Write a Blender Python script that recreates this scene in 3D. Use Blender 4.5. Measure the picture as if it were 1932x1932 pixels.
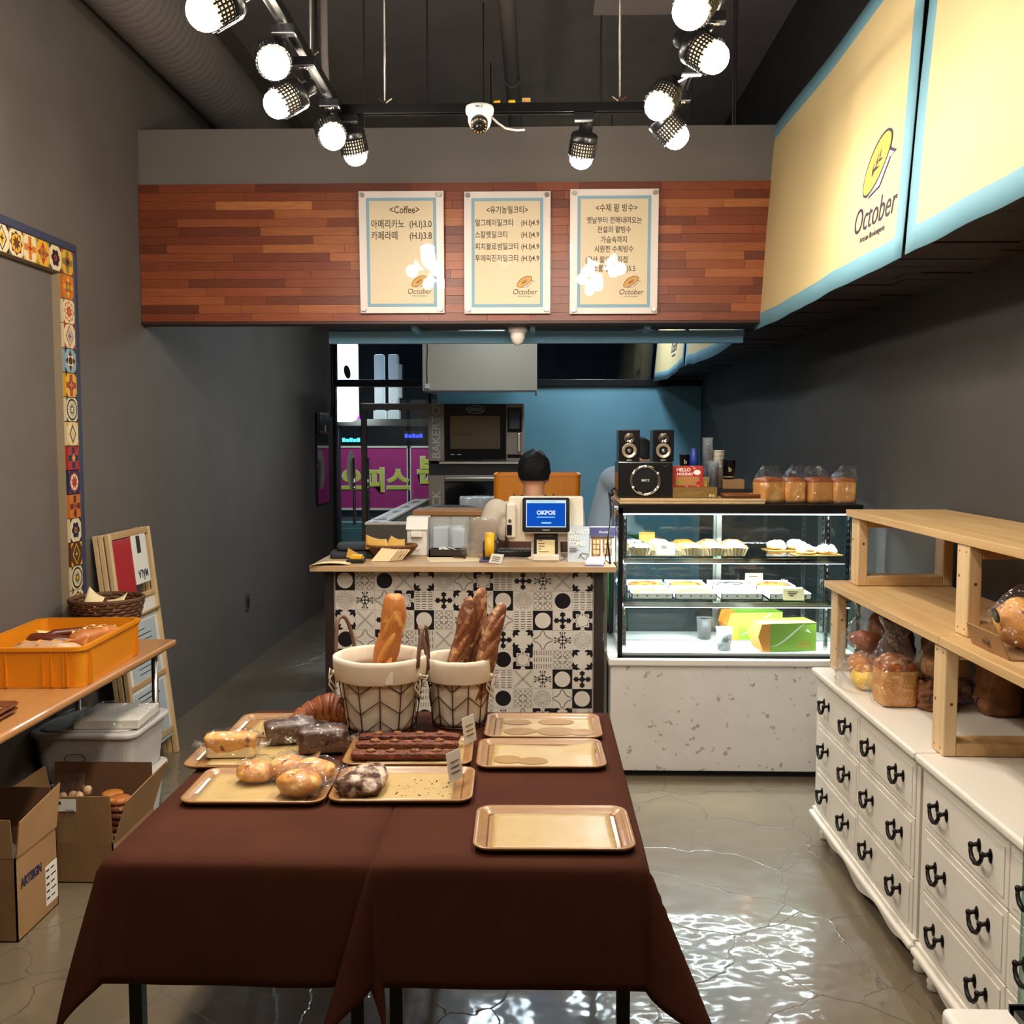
import bpy, bmesh, math, random
from math import sin, cos, pi, radians, sqrt, atan2, exp
from mathutils import Vector, Matrix, Euler, noise

for o in list(bpy.data.objects):
    bpy.data.objects.remove(o, do_unlink=True)
SC = bpy.context.scene
COL = SC.collection
random.seed(11)

# ---------------------------------------------------------------- camera
cam = bpy.data.cameras.new('camera')
cam.sensor_width = 36.0
cam.lens = 36.0 * 1880.0 / 1932.0
cam.clip_start = 0.05
cam.clip_end = 200
cam_o = bpy.data.objects.new('camera', cam)
COL.objects.link(cam_o)
cam_o.location = (0, 0, 1.6)
cam_o.rotation_euler = (radians(90 - 4.137), 0, radians(1.489))
SC.camera = cam_o

# ---------------------------------------------------------------- world, exposure
SC.view_settings.view_transform = 'Standard'
SC.view_settings.look = 'None'
SC.view_settings.gamma = 1.0
SC.view_settings.use_curve_mapping = False
SC.view_settings.exposure = 0.0
world = bpy.data.worlds.new('night')
SC.world = world
world.use_nodes = True
bg = world.node_tree.nodes['Background']
bg.inputs[0].default_value = (0.055, 0.075, 0.12, 1)
bg.inputs[1].default_value = 0.35
LAMP_W = 10.5          # one track spotlight
GLOW_W = 14.0           # stray glow from each bulb dome
KITCHEN_W = 48.0      # each kitchen ceiling fixture
CASE_W = 13.0           # each strip in the glass case
SC.cycles.max_bounces = 5
SC.cycles.diffuse_bounces = 3
SC.cycles.glossy_bounces = 3
SC.cycles.transmission_bounces = 3
SC.cycles.transparent_max_bounces = 14
SC.cycles.use_adaptive_sampling = True
SC.cycles.adaptive_threshold = 0.15
SC.cycles.sample_clamp_indirect = 6.0
SC.cycles.caustics_reflective = False
SC.cycles.caustics_refractive = False


def area_light(name, loc, size, size_y, watts, color, rot=(0, 0, 0), parent=None, spread=180):
    l = bpy.data.lights.new(name, 'AREA')
    l.shape = 'RECTANGLE'
    l.size = size
    l.size_y = size_y
    l.energy = watts
    l.color = color
    l.spread = radians(spread)
    o = bpy.data.objects.new(name, l)
    COL.objects.link(o)
    o.location = loc
    o.rotation_euler = rot
    if parent:
        o.parent = parent
    return o


# ---------------------------------------------------------------- colour and materials
def lin(h):
    h = h.lstrip('#')
    r = []
    for i in (0, 2, 4):
        c = int(h[i:i + 2], 16) / 255.0
        r.append(c / 12.92 if c <= 0.04045 else ((c + 0.055) / 1.055) ** 2.4)
    return (r[0], r[1], r[2], 1.0)


MATS = {}


def _nodes(name):
    m = bpy.data.materials.new(name)
    m.use_nodes = True
    nt = m.node_tree
    for n in list(nt.nodes):
        nt.nodes.remove(n)
    out = nt.nodes.new('ShaderNodeOutputMaterial')
    MATS[name] = m
    return m, nt, out


def mat(name, base, rough=0.5, metal=0.0, c2=None, ns=6.0, stretch=(1, 1, 1), sharp=0.0, detail=4, bump=0.0, bs=60.0,
        bstretch=None, coat=0.0, coat_r=0.05, emit=None, es=0.0, rand=0.0, spec=0.5, sheen=0.0, sss=0.0, alpha=1.0, c3=None, ns3=40.0, f3=0.3):
    """principled surface: base colour mixed with c2 by stretched noise, optional third fleck colour, fine bump"""
    m, nt, out = _nodes(name)
    N, L = nt.nodes, nt.links
    b = N.new('ShaderNodeBsdfPrincipled')
    L.new(b.outputs[0], out.inputs[0])
    b.inputs['Roughness'].default_value = rough
    b.inputs['Metallic'].default_value = metal
    b.inputs['Specular IOR Level'].default_value = spec
    b.inputs['Coat Weight'].default_value = coat
    b.inputs['Coat Roughness'].default_value = coat_r
    b.inputs['Sheen Weight'].default_value = sheen
    b.inputs['Alpha'].default_value = alpha
    if sss:
        b.inputs['Subsurface Weight'].default_value = sss
        b.inputs['Subsurface Radius'].default_value = (0.02, 0.01, 0.006)
    base = lin(base)
    b.inputs['Base Color'].default_value = base
    tc = N.new('ShaderNodeTexCoord')
    vec = tc.outputs['Object']
    if rand or c2 is not None:
        oi = N.new('ShaderNodeObjectInfo')
        off = N.new('ShaderNodeVectorMath')
        off.operation = 'ADD'
        sc_ = N.new('ShaderNodeMath')
        sc_.operation = 'MULTIPLY'
        sc_.inputs[1].default_value = 37.0
        L.new(oi.outputs['Random'], sc_.inputs[0])
        L.new(tc.outputs['Object'], off.inputs[0])
        L.new(sc_.outputs[0], off.inputs[1])
        vec = off.outputs[0]
    colsock = None
    if c2 is not None:
        mp = N.new('ShaderNodeMapping')
        mp.inputs['Scale'].default_value = stretch
        L.new(vec, mp.inputs[0])
        nz = N.new('ShaderNodeTexNoise')
        nz.inputs['Scale'].default_value = ns
        nz.inputs['Detail'].default_value = detail
        L.new(mp.outputs[0], nz.inputs[0])
        rp = N.new('ShaderNodeValToRGB')
        rp.color_ramp.elements[0].position = 0.3 + sharp * 0.18
        rp.color_ramp.elements[1].position = 0.7 - sharp * 0.18
        rp.color_ramp.elements[0].color = base
        rp.color_ramp.elements[1].color = lin(c2)
        L.new(nz.outputs[0], rp.inputs[0])
        colsock = rp.outputs[0]
        if c3 is not None:
            n3 = N.new('ShaderNodeTexNoise')
            n3.inputs['Scale'].default_value = ns3
            n3.inputs['Detail'].default_value = 3
            L.new(vec, n3.inputs[0])
            r3 = N.new('ShaderNodeValToRGB')
            r3.color_ramp.elements[0].position = 0.62 - f3 * 0.2
            r3.color_ramp.elements[1].position = 0.68 - f3 * 0.1
            L.new(n3.outputs[0], r3.inputs[0])
            mx = N.new('ShaderNodeMixRGB')
            L.new(r3.outputs[0], mx.inputs[0])
            L.new(colsock, mx.inputs[1])
            mx.inputs[2].default_value = lin(c3)
            colsock = mx.outputs[0]
    if rand:
        hs = N.new('ShaderNodeHueSaturation')
        mr = N.new('ShaderNodeMapRange')
        mr.inputs[3].default_value = 1 - rand
        mr.inputs[4].default_value = 1 + rand
        L.new(oi.outputs['Random'], mr.inputs[0])
        L.new(mr.outputs[0], hs.inputs['Value'])
        if colsock is not None:
            L.new(colsock, hs.inputs['Color'])
        else:
            hs.inputs['Color'].default_value = base
        colsock = hs.outputs[0]
    if colsock is not None:
        L.new(colsock, b.inputs['Base Color'])
    if bump:
        nb = N.new('ShaderNodeTexNoise')
        nb.inputs['Scale'].default_value = bs
        nb.inputs['Detail'].default_value = 3
        if bstretch:
            mp2 = N.new('ShaderNodeMapping')
            mp2.inputs['Scale'].default_value = bstretch
            L.new(vec, mp2.inputs[0])
            L.new(mp2.outputs[0], nb.inputs[0])
        else:
            L.new(vec, nb.inputs[0])
        bp = N.new('ShaderNodeBump')
        bp.inputs['Strength'].default_value = min(1.0, bump)
        bp.inputs['Distance'].default_value = 0.01
        L.new(nb.outputs[0], bp.inputs['Height'])
        L.new(bp.outputs[0], b.inputs['Normal'])
    if emit:
        b.inputs['Emission Color'].default_value = lin(emit)
        b.inputs['Emission Strength'].default_value = es
    return m


def clear(name, tint='#ffffff', gloss=0.08, rough=0.03, wrinkle=0.0, ws=25.0, ior=1.45, haze=0.0, hazec='#ffffff'):
    """thin clear sheet: transparent with a fresnel gloss; wrinkle bends the gloss like film; haze adds milky diffuse"""
    m, nt, out = _nodes(name)
    N, L = nt.nodes, nt.links
    tr = N.new('ShaderNodeBsdfTransparent')
    tr.inputs[0].default_value = lin(tint)
    gl = N.new('ShaderNodeBsdfGlossy')
    gl.inputs['Roughness'].default_value = rough
    fr = N.new('ShaderNodeFresnel')
    fr.inputs[0].default_value = ior
    ad = N.new('ShaderNodeMath')
    ad.operation = 'ADD'
    ad.use_clamp = True
    ad.inputs[1].default_value = gloss
    L.new(fr.outputs[0], ad.inputs[0])
    ge = N.new('ShaderNodeNewGeometry')
    iv = N.new('ShaderNodeMath')
    iv.operation = 'SUBTRACT'
    iv.inputs[0].default_value = 1.0
    L.new(ge.outputs['Backfacing'], iv.inputs[1])
    mu = N.new('ShaderNodeMath')
    mu.operation = 'MULTIPLY'
    L.new(ad.outputs[0], mu.inputs[0])
    L.new(iv.outputs[0], mu.inputs[1])
    mx = N.new('ShaderNodeMixShader')
    L.new(mu.outputs[0], mx.inputs[0])
    base = tr.outputs[0]
    if haze:
        df = N.new('ShaderNodeBsdfDiffuse')
        df.inputs[0].default_value = lin(hazec)
        hm = N.new('ShaderNodeMixShader')
        hm.inputs[0].default_value = haze
        L.new(tr.outputs[0], hm.inputs[1])
        L.new(df.outputs[0], hm.inputs[2])
        base = hm.outputs[0]
    L.new(base, mx.inputs[1])
    L.new(gl.outputs[0], mx.inputs[2])
    L.new(mx.outputs[0], out.inputs[0])
    if wrinkle:
        tc = N.new('ShaderNodeTexCoord')
        nz = N.new('ShaderNodeTexNoise')
        nz.inputs['Scale'].default_value = ws
        nz.inputs['Detail'].default_value = 2
        nz.inputs['Distortion'].default_value = 0.8
        L.new(tc.outputs['Object'], nz.inputs[0])
        bp = N.new('ShaderNodeBump')
        bp.inputs['Strength'].default_value = wrinkle
        bp.inputs['Distance'].default_value = 0.03
        L.new(nz.outputs[0], bp.inputs['Height'])
        L.new(bp.outputs[0], gl.inputs['Normal'])
    return m


def glow(name, color, strength):
    m, nt, out = _nodes(name)
    e = nt.nodes.new('ShaderNodeEmission')
    e.inputs[0].default_value = lin(color)
    e.inputs[1].default_value = strength
    nt.links.new(e.outputs[0], out.inputs[0])
    return m


# ---------------------------------------------------------------- mesh builder
class MB:
    def __init__(s):
        s.v, s.f, s.m, s.s = [], [], [], []

    def add(s, vs, fs, mi=0, smooth=False):
        k = len(s.v)
        s.v.extend([tuple(p) for p in vs])
        for f in fs:
            s.f.append([i + k for i in f])
            s.m.append(mi)
            s.s.append(smooth)
        return s

    def box(s, x0, x1, y0, y1, z0, z1, mi=0):
        vs = [(x0, y0, z0), (x1, y0, z0), (x1, y1, z0), (x0, y1, z0), (x0, y0, z1), (x1, y0, z1), (x1, y1, z1), (x0, y1, z1)]
        return s.add(vs, [(0, 3, 2, 1), (4, 5, 6, 7), (0, 1, 5, 4), (1, 2, 6, 5), (2, 3, 7, 6), (3, 0, 4, 7)], mi)

    def obox(s, c, size, rot=(0, 0, 0), mi=0):
        R = Euler(rot).to_matrix()
        hx, hy, hz = size[0] / 2, size[1] / 2, size[2] / 2
        vs = [R @ Vector((a * hx, b * hy, d * hz)) + Vector(c) for d in (-1, 1) for a, b in ((-1, -1), (1, -1), (1, 1), (-1, 1))]
        return s.add(vs, [(0, 3, 2, 1), (4, 5, 6, 7), (0, 1, 5, 4), (1, 2, 6, 5), (2, 3, 7, 6), (3, 0, 4, 7)], mi)

    def bar(s, p, q, w, h, mi=0, up=(0, 0, 1)):
        p, q = Vector(p), Vector(q)
        d = (q - p).normalized()
        u = Vector(up)
        if abs(d.dot(u)) > 0.98:
            u = Vector((0, 1, 0))
        a = d.cross(u).normalized()
        b = a.cross(d).normalized()
        vs = []
        for c in (p, q):
            for i, j in ((-1, -1), (1, -1), (1, 1), (-1, 1)):
                vs.append(c + a * (i * w / 2) + b * (j * h / 2))
        return s.add(vs, [(0, 3, 2, 1), (4, 5, 6, 7), (0, 1, 5, 4), (1, 2, 6, 5), (2, 3, 7, 6), (3, 0, 4, 7)], mi)

    def tube(s, pts, r, n=8, mi=0, closed=False, caps=True, flat=1.0):
        pts = [Vector(p) for p in pts]
        k = len(pts)
        rs = r if isinstance(r, (list, tuple)) else [r] * k
        vs, fs = [], []
        prev = None
        for i, p in enumerate(pts):
            if closed:
                t = (pts[(i + 1) % k] - pts[i - 1])
            else:
                t = pts[min(i + 1, k - 1)] - pts[max(i - 1, 0)]
            if t.length < 1e-9:
                t = Vector((0, 0, 1))
            t.normalize()
            if prev is None:
                u = Vector((0, 0, 1)) if abs(t.z) < 0.9 else Vector((1, 0, 0))
                a = t.cross(u).normalized()
            else:
                a = prev - t * prev.dot(t)
                if a.length < 1e-6:
                    a = t.orthogonal()
                a.normalize()
            prev = a
            b = t.cross(a)
            for j in range(n):
                w = 2 * pi * j / n
                vs.append(p + a * (cos(w) * rs[i]) + b * (sin(w) * rs[i] * flat))
        m = k if closed else k - 1
        for i in range(m):
            for j in range(n):
                i2 = (i + 1) % k
                j2 = (j + 1) % n
                fs.append((i * n + j, i * n + j2, i2 * n + j2, i2 * n + j))
        s.add(vs, fs, mi, True)
        if caps and not closed:
            o = len(s.v) - len(vs)
            s.f.append([o + j for j in range(n)][::-1])
            s.f.append([o + (k - 1) * n + j for j in range(n)])
            s.m += [mi, mi]
            s.s += [False, False]
        return s

    def cyl(s, p, q, r, n=16, r2=None, mi=0):
        return s.tube([p, q], [r, r if r2 is None else r2], n, mi)

    def lathe(s, prof, n=24, c=(0, 0, 0), mi=0, smooth=True, R=None, sx=1, sy=1):
        c = Vector(c)
        vs, fs = [], []
        for r, z in prof:
            for j in range(n):
                w = 2 * pi * j / n
                p = Vector((r * cos(w) * sx, r * sin(w) * sy, z))
                vs.append((R @ p if R else p) + c)
        for i in range(len(prof) - 1):
            for j in range(n):
                j2 = (j + 1) % n
                fs.append((i * n + j, i * n + j2, (i + 1) * n + j2, (i + 1) * n + j))
        s.add(vs, fs, mi, smooth)
        return s

    def prism(s, poly, o, U, V, t, mi=0, side=None):
        """polygon in the (U,V) plane at o, extruded by t along U x V (towards its front)"""
        o, U, V = Vector(o), Vector(U), Vector(V)
        N = U.cross(V).normalized() * t
        n = len(poly)
        a = [o + U * p[0] + V * p[1] for p in poly]
        b = [p + N for p in a]
        k = len(s.v)
        s.v.extend([tuple(p) for p in a + b])
        s.f.append([k + n + i for i in range(n)])
        s.f.append([k + i for i in range(n)][::-1])
        s.m += [mi, mi]
        s.s += [False, False]
        for i in range(n):
            j = (i + 1) % n
            s.f.append([k + i, k + j, k + n + j, k + n + i])
            s.m.append(mi if side is None else side)
            s.s.append(False)
        return s

    def poly(s, pts, mi=0):
        k = len(s.v)
        s.v.extend([tuple(p) for p in pts])
        s.f.append([k + i for i in range(len(pts))])
        s.m.append(mi)
        s.s.append(False)
        return s

    def ball(s, c, r, nu=16, nv=10, mi=0, e=1.0, amp=0.0, fr=8.0, seed=0.0, R=None, squash=None):
        """superellipsoid with noise; squash(p) may reshape the local point"""
        c = Vector(c)
        r = (r, r, r) if not isinstance(r, (tuple, list)) else r
        pw = lambda x: (abs(x) ** e) * (1 if x >= 0 else -1)
        vs, fs = [], []
        for i in range(nv + 1):
            th = -pi / 2 + pi * i / nv
            for j in range(nu):
                ph = 2 * pi * j / nu
                p = Vector((r[0] * pw(cos(th)) * pw(cos(ph)), r[1] * pw(cos(th)) * pw(sin(ph)), r[2] * pw(sin(th))))
                if amp:
                    p += p.normalized() * amp * noise.noise(p * fr + Vector((seed, seed * 1.7, 3)))
                if squash:
                    p = Vector(squash(p))
                vs.append((R @ p if R else p) + c)
        for i in range(nv):
            for j in range(nu):
                j2 = (j + 1) % nu
                fs.append((i * nu + j, i * nu + j2, (i + 1) * nu + j2, (i + 1) * nu + j))
        return s.add(vs, fs, mi, True)

    def grid(s, fn, nu, nv, mi=0, smooth=True, mif=None, flip=False):
        vs = [fn(i / nu, j / nv) for j in range(nv + 1) for i in range(nu + 1)]
        k = len(s.v)
        s.v.extend([tuple(p) for p in vs])
        for j in range(nv):
            for i in range(nu):
                q = [k + j * (nu + 1) + i, k + j * (nu + 1) + i + 1, k + (j + 1) * (nu + 1) + i + 1, k + (j + 1) * (nu + 1) + i]
                s.f.append(q[::-1] if flip else q)
                s.m.append(mif(i, j) if mif else mi)
                s.s.append(smooth)
        return s

    def xf(s, M):
        s.v = [tuple(M @ Vector(p)) for p in s.v]
        return s

    def mesh(s, name, mats):
        me = bpy.data.meshes.new(name)
        me.from_pydata(s.v, [], s.f)
        for mt in (mats if isinstance(mats, (list, tuple)) else [mats]):
            me.materials.append(MATS[mt] if isinstance(mt, str) else mt)
        me.polygons.foreach_set('material_index', s.m)
        me.polygons.foreach_set('use_smooth', s.s)
        me.update()
        return me

    def build(s, name, mats, parent=None, loc=None, rot=None, bev=0.0, seg=2, sub=0, solid=0.0, fix=False):
        me = s.mesh(name, mats)
        if fix:
            bm = bmesh.new()
            bm.from_mesh(me)
            bmesh.ops.remove_doubles(bm, verts=bm.verts, dist=1e-5)
            bmesh.ops.recalc_face_normals(bm, faces=bm.faces)
            bm.to_mesh(me)
            bm.free()
        return put(name, me, parent, loc, rot, bev, seg, sub, solid)


def put(name, me, parent=None, loc=None, rot=None, bev=0.0, seg=2, sub=0, solid=0.0, scale=None):
    o = bpy.data.objects.new(name, me)
    COL.objects.link(o)
    if parent:
        o.parent = parent
    if loc is not None:
        o.location = loc
    if rot is not None:
        o.rotation_euler = rot
    if scale is not None:
        o.scale = scale
    if solid:
        md = o.modifiers.new('thick', 'SOLIDIFY')
        md.thickness = solid
        md.offset = 0
    if bev:
        md = o.modifiers.new('bevel', 'BEVEL')
        md.width = bev
        md.segments = seg
        md.limit_method = 'ANGLE'
        md.angle_limit = radians(40)
    if sub:
        md = o.modifiers.new('sub', 'SUBSURF')
        md.levels = sub
        md.render_levels = sub
    return o


def thing(name, label, cat, loc=(0, 0, 0), rotz=0.0, group=None):
    o = bpy.data.objects.new(name, None)
    COL.objects.link(o)
    o.empty_display_size = 0.1
    o.location = loc
    o.rotation_euler = (0, 0, rotz)
    return tag(o, label, cat, group)


def tag(o, label, cat, group=None):
    o['label'] = label
    o['category'] = cat
    if group:
        o['group'] = group
    return o


def struct(o, label=None):
    o['kind'] = 'structure'
    if label:
        o['label'] = label
    return o


def copy_tree(root, loc, rotz=None, label=None, group=None):
    r = root.copy()
    COL.objects.link(r)
    r.location = loc
    if rotz is not None:
        r.rotation_euler = (0, 0, rotz)
    if label:
        r['label'] = label
    if group:
        r['group'] = group
    for ch in list(root.children):
        c = ch.copy()
        COL.objects.link(c)
        c.parent = r
        for g in list(ch.children):
            d = g.copy()
            COL.objects.link(d)
            d.parent = c
    return r


def rrect(w, h, r, n=5):
    """rounded rectangle outline centred on 0"""
    p = []
    for cx_, cy_, a0 in ((w / 2 - r, h / 2 - r, 0), (-w / 2 + r, h / 2 - r, 90), (-w / 2 + r, -h / 2 + r, 180), (w / 2 - r, -h / 2 + r, 270)):
        for i in range(n + 1):
            a = radians(a0 + 90 * i / n)
            p.append((cx_ + r * cos(a), cy_ + r * sin(a)))
    return p


def circ(r, n=24, cx_=0, cy_=0, ry=None, a0=0):
    return [(cx_ + r * cos(2 * pi * i / n + a0), cy_ + (ry or r) * sin(2 * pi * i / n + a0)) for i in range(n)]


FRONT = (radians(90), 0, 0)              # lettering that faces -Y (towards the door we stand at)
FACE_L = (radians(90), 0, radians(-90))  # faces -X
FACE_R = (radians(90), 0, radians(90))   # faces +X


TMP = bpy.data.scenes.new('lettering_scratch')


def lettering(body, size, m, loc, rot=FRONT, parent=None, align='CENTER', shear=0.0, bold=0.0, sx=1.0, name='lettering', space=1.0, thick=0.0004):
    cu = bpy.data.curves.new('txt', 'FONT')
    cu.body = body
    cu.size = size
    cu.align_x = align
    cu.shear = shear
    cu.offset = bold
    cu.extrude = thick
    cu.resolution_u = 3
    cu.space_character = space
    t = bpy.data.objects.new('txt', cu)
    TMP.collection.objects.link(t)
    TMP.view_layers[0].update()
    me = bpy.data.meshes.new_from_object(t.evaluated_get(TMP.view_layers[0].depsgraph))
    bpy.data.objects.remove(t, do_unlink=True)
    bpy.data.curves.remove(cu)
    me.materials.clear()
    me.materials.append(MATS[m])
    if sx != 1.0:
        for v in me.vertices:
            v.co.x *= sx
    return put(name, me, parent, loc, rot)
# ================================================================ materials
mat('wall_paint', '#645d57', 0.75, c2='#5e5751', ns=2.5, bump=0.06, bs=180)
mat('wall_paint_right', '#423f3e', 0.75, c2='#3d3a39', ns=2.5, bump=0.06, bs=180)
mat('bulkhead_paint', '#6e6964', 0.8, bump=0.05, bs=150)
mat('ceiling_black', '#978e90', 0.9, c2='#8b8284', ns=3, bump=0.1, bs=60)
mat('duct_paint', '#6a6362', 0.7, bump=0.1, bs=80)
mat('black_metal', '#141415', 0.35, 0.6)
mat('black_satin', '#121214', 0.3)
mat('black_matte', '#17171a', 0.7)
mat('grey_metal', '#8d8a86', 0.35, 1.0)
mat('steel', '#b9b5ae', 0.28, 1.0, bump=0.03, bs=200, bstretch=(1, 20, 1))
mat('steel_dark', '#6f675f', 0.4, 0.9)
mat('chrome', '#e6e6e8', 0.08, 1.0)
mat('white_plastic', '#e9e6e0', 0.4)
mat('ivory_plastic', '#e3d8c6', 0.35)
mat('milky_plastic', '#cfc9c4', 0.35, alpha=0.93)
mat('dark_plastic', '#1b1a1c', 0.4)
mat('cable_black', '#0d0d0f', 0.5)
mat('cable_white', '#d8d6d0', 0.5)
mat('yellow_plastic', '#e8b321', 0.4)
mat('wood_dark_trim', '#3a1c12', 0.5, c2='#2b140d', ns=4, stretch=(1, 12, 12))
PLANK = []
for i, (a, b) in enumerate((('#8e4726', '#7e3c1f'), ('#9e552e', '#8c4827'), ('#7d3a20', '#6d311a'), ('#ab6538', '#945029'), ('#874127', '#75361f'), ('#b47242', '#98562d'), ('#6c321c', '#5c2917'))):
    mat('plank_%d' % i, a, 0.42, c2=b, ns=9, stretch=(1.2, 14, 14), bump=0.05, bs=40, bstretch=(1, 14, 14), rand=0.12)
    PLANK.append('plank_%d' % i)
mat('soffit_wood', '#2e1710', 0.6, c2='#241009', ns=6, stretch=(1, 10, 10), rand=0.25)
mat('pine', '#dcc096', 0.5, c2='#cba673', ns=3.5, stretch=(9, 9, 0.7), bump=0.06, bs=30, bstretch=(8, 8, 0.6), rand=0.06)
mat('pine_y', '#cdab79', 0.5, c2='#bb9360', ns=3.5, stretch=(9, 0.6, 9), bump=0.06, bs=30, bstretch=(8, 0.5, 8), rand=0.05)
mat('pine_knot', '#6b4020', 0.7)
mat('counter_wood', '#c3a27c', 0.45, c2='#b8956d', ns=3, stretch=(0.7, 9, 9), rand=0.03)
mat('counter_dark', '#2d201b', 0.5, c2='#251914', ns=5, stretch=(12, 12, 1))
mat('desk_top', '#b98450', 0.35, c2='#ad7845', ns=3, stretch=(8, 0.6, 8), coat=0.2)
mat('tray_wood', '#a07545', 0.38, c2='#8e6438', ns=7, stretch=(0.8, 9, 9), coat=0.35, coat_r=0.15, rand=0.05)
mat('tray_dark', '#7c4524', 0.35, c2='#693619', ns=7, stretch=(0.8, 9, 9), coat=0.3)
mat('baking_paper', '#bda06b', 0.45, c2='#b49862', ns=4, bump=0.8, bs=16, coat=0.35, coat_r=0.25)
mat('oily_paper', '#946c2e', 0.45, c2='#9f7737', ns=14, coat=0.2)
mat('brown_cloth', '#482110', 0.9, c2='#401c0d', ns=7, bump=0.1, bs=700, spec=0.2)
mat('orange_plastic', '#e28a12', 0.42, bump=0.02, bs=30)
mat('orange_plastic_dark', '#c9740c', 0.45)
mat('dresser_white', '#e6ded2', 0.4, coat=0.15)
mat('dresser_groove', '#c2b6a5', 0.5)
mat('iron_black', '#17110f', 0.4, 0.5)
mat('tile_white', '#d9cfc4', 0.35, coat=0.2)
mat('tile_black', '#17151a', 0.35, coat=0.2)
mat('grout', '#b7aca0', 0.8)
mat('stone_white', '#e6e1dd', 0.35, c2='#ddd7d2', ns=5, c3='#b0a599', ns3=26, f3=-0.1, coat=0.2)
mat('stone_top', '#efe9e1', 0.3, coat=0.3)
mat('kitchen_blue', '#6897a9', 0.5, c2='#628fa1', ns=3, bump=0.04, bs=90)
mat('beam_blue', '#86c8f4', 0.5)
mat('banner_cream', '#cdb785', 0.7, bump=0.05, bs=300)
mat('banner_blue', '#6f9fb0', 0.7)
mat('print_dark', '#2a2340', 0.6)
mat('print_brown', '#5c4638', 0.6)
mat('print_gold', '#d6a548', 0.6)
mat('print_gold_menu', '#dfa552', 0.6)
mat('menu_paper', '#ead7b4', 0.6)
mat('menu_border', '#8db4c8', 0.6)
mat('menu_plate', '#f0e4dd', 0.4)
mat('menu_ink', '#4a3a30', 0.6)
mat('white_paper', '#e8e3d8', 0.7)
mat('cream_paper', '#e7d3a4', 0.65, bump=0.15, bs=14)
mat('kraft', '#8d6a44', 0.75, c2='#82603c', ns=6, bump=0.08, bs=60)
mat('kraft_light', '#a37c52', 0.75, c2='#98724a', ns=6, bump=0.08, bs=60)
mat('kraft_bag', '#8a5a36', 0.8, c2='#7a4d2d', ns=8, bump=0.5, bs=22)
mat('kraft_inner', '#6d4a2f', 0.8, c2='#633f27', ns=6)
mat('wicker', '#6b4426', 0.6, c2='#4a2b17', ns=60, bump=0.6, bs=90)
mat('wicker_gold', '#8a5a2b', 0.55, c2='#6a3f1b', ns=70, bump=0.5, bs=110)
mat('linen', '#e2d3bf', 0.85, c2='#dac9b2', ns=5, bump=0.25, bs=16)
mat('copper_wire', '#6b4a36', 0.4, 0.7)
mat('leather', '#6d5142', 0.5)
mat('cord', '#e0d2ba', 0.8)
mat('crust_gold', '#c9803a', 0.5, c2='#b5622a', ns=9, c3='#e2a357', ns3=22, f3=0.2, bump=0.35, bs=35, coat=0.15, coat_r=0.3)
mat('crust_dark', '#8a5130', 0.65, c2='#6d3c22', ns=14, c3='#c4996f', ns3=30, f3=0.5, bump=0.5, bs=45)
mat('crust_score', '#9c5f33', 0.6, c2='#7c4423', ns=25, c3='#c98f55', ns3=40, f3=0.2, bump=0.6, bs=60)
mat('crust_score_gold', '#d3903f', 0.5, c2='#c07a30', ns=20, bump=0.4, bs=40)
mat('crust_flour', '#b98a62', 0.75, c2='#d8bd9b', ns=10, c3='#7d4a2b', ns3=30, f3=0.1, bump=0.5, bs=50)
mat('choco', '#4a2418', 0.5, c2='#3a1a11', ns=12, bump=0.3, bs=50, coat=0.2, coat_r=0.3)
mat('choco_bar', '#6e331d', 0.6, c2='#57260f', ns=30, c3='#8d4a2c', ns3=60, f3=0.3, bump=0.9, bs=90)
mat('sugar_scone', '#5a3626', 0.8, c2='#452619', ns=25, c3='#cdb8a5', ns3=28, f3=0.9, bump=0.9, bs=60)
mat('pound_cake', '#dba24b', 0.55, c2='#c9823a', ns=14, c3='#7a3f28', ns3=30, f3=0.1, bump=0.3, bs=40)
mat('bun_gold', '#cf913f', 0.5, c2='#b8702c', ns=14, c3='#e6bb6a', ns3=26, f3=0.3, bump=0.5, bs=45, coat=0.2, coat_r=0.25)
mat('toast_top', '#a85f26', 0.45, c2='#8e4a1d', ns=10, bump=0.15, bs=40)
mat('toast_side', '#d59a4f', 0.55, c2='#c8873d', ns=8, c3='#e2b56c', ns3=14, f3=0.3, bump=0.15, bs=40)
mat('croissant', '#9a5327', 0.5, c2='#7c3d1b', ns=16, bump=0.4, bs=50, coat=0.2)
mat('pretzel', '#6e321a', 0.35, c2='#5b2613', ns=8, coat=0.3)
mat('butter', '#f0d28a', 0.5)
mat('walnut', '#8a5a35', 0.7, bump=0.6, bs=120)
mat('custard', '#f2cf5a', 0.5, c2='#e8bb45', ns=20)
mat('cream_white', '#f6f2ea', 0.5, bump=0.2, bs=30)
mat('pizza_red', '#d0703a', 0.5, c2='#e8b45a', ns=28, c3='#b04426', ns3=40, f3=0.4, bump=0.4, bs=60)
mat('pizza_yellow', '#e9b943', 0.5, c2='#d9a036', ns=28, c3='#c97a30', ns3=40, f3=0.1, bump=0.4, bs=60)
mat('pizza_black', '#4a4644', 0.5, c2='#c9c3bb', ns=30, sharp=0.6, bump=0.4, bs=60)
mat('tart_dark', '#4a4a52', 0.5, c2='#e4e0dc', ns=26, sharp=0.7)
mat('tart_red', '#c87a4a', 0.5, c2='#e8c9a0', ns=26, c3='#7d3f30', ns3=40, f3=0.3)
mat('paper_cup_tan', '#dcc49a', 0.7)
mat('carton_white', '#eef0ee', 0.5)
mat('box_green', '#8fb83a', 0.45)
mat('box_green_dark', '#6d9a2c', 0.45)
mat('box_orange', '#f09a3a', 0.45)
mat('box_print_white', '#f4f6e8', 0.5)
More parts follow.
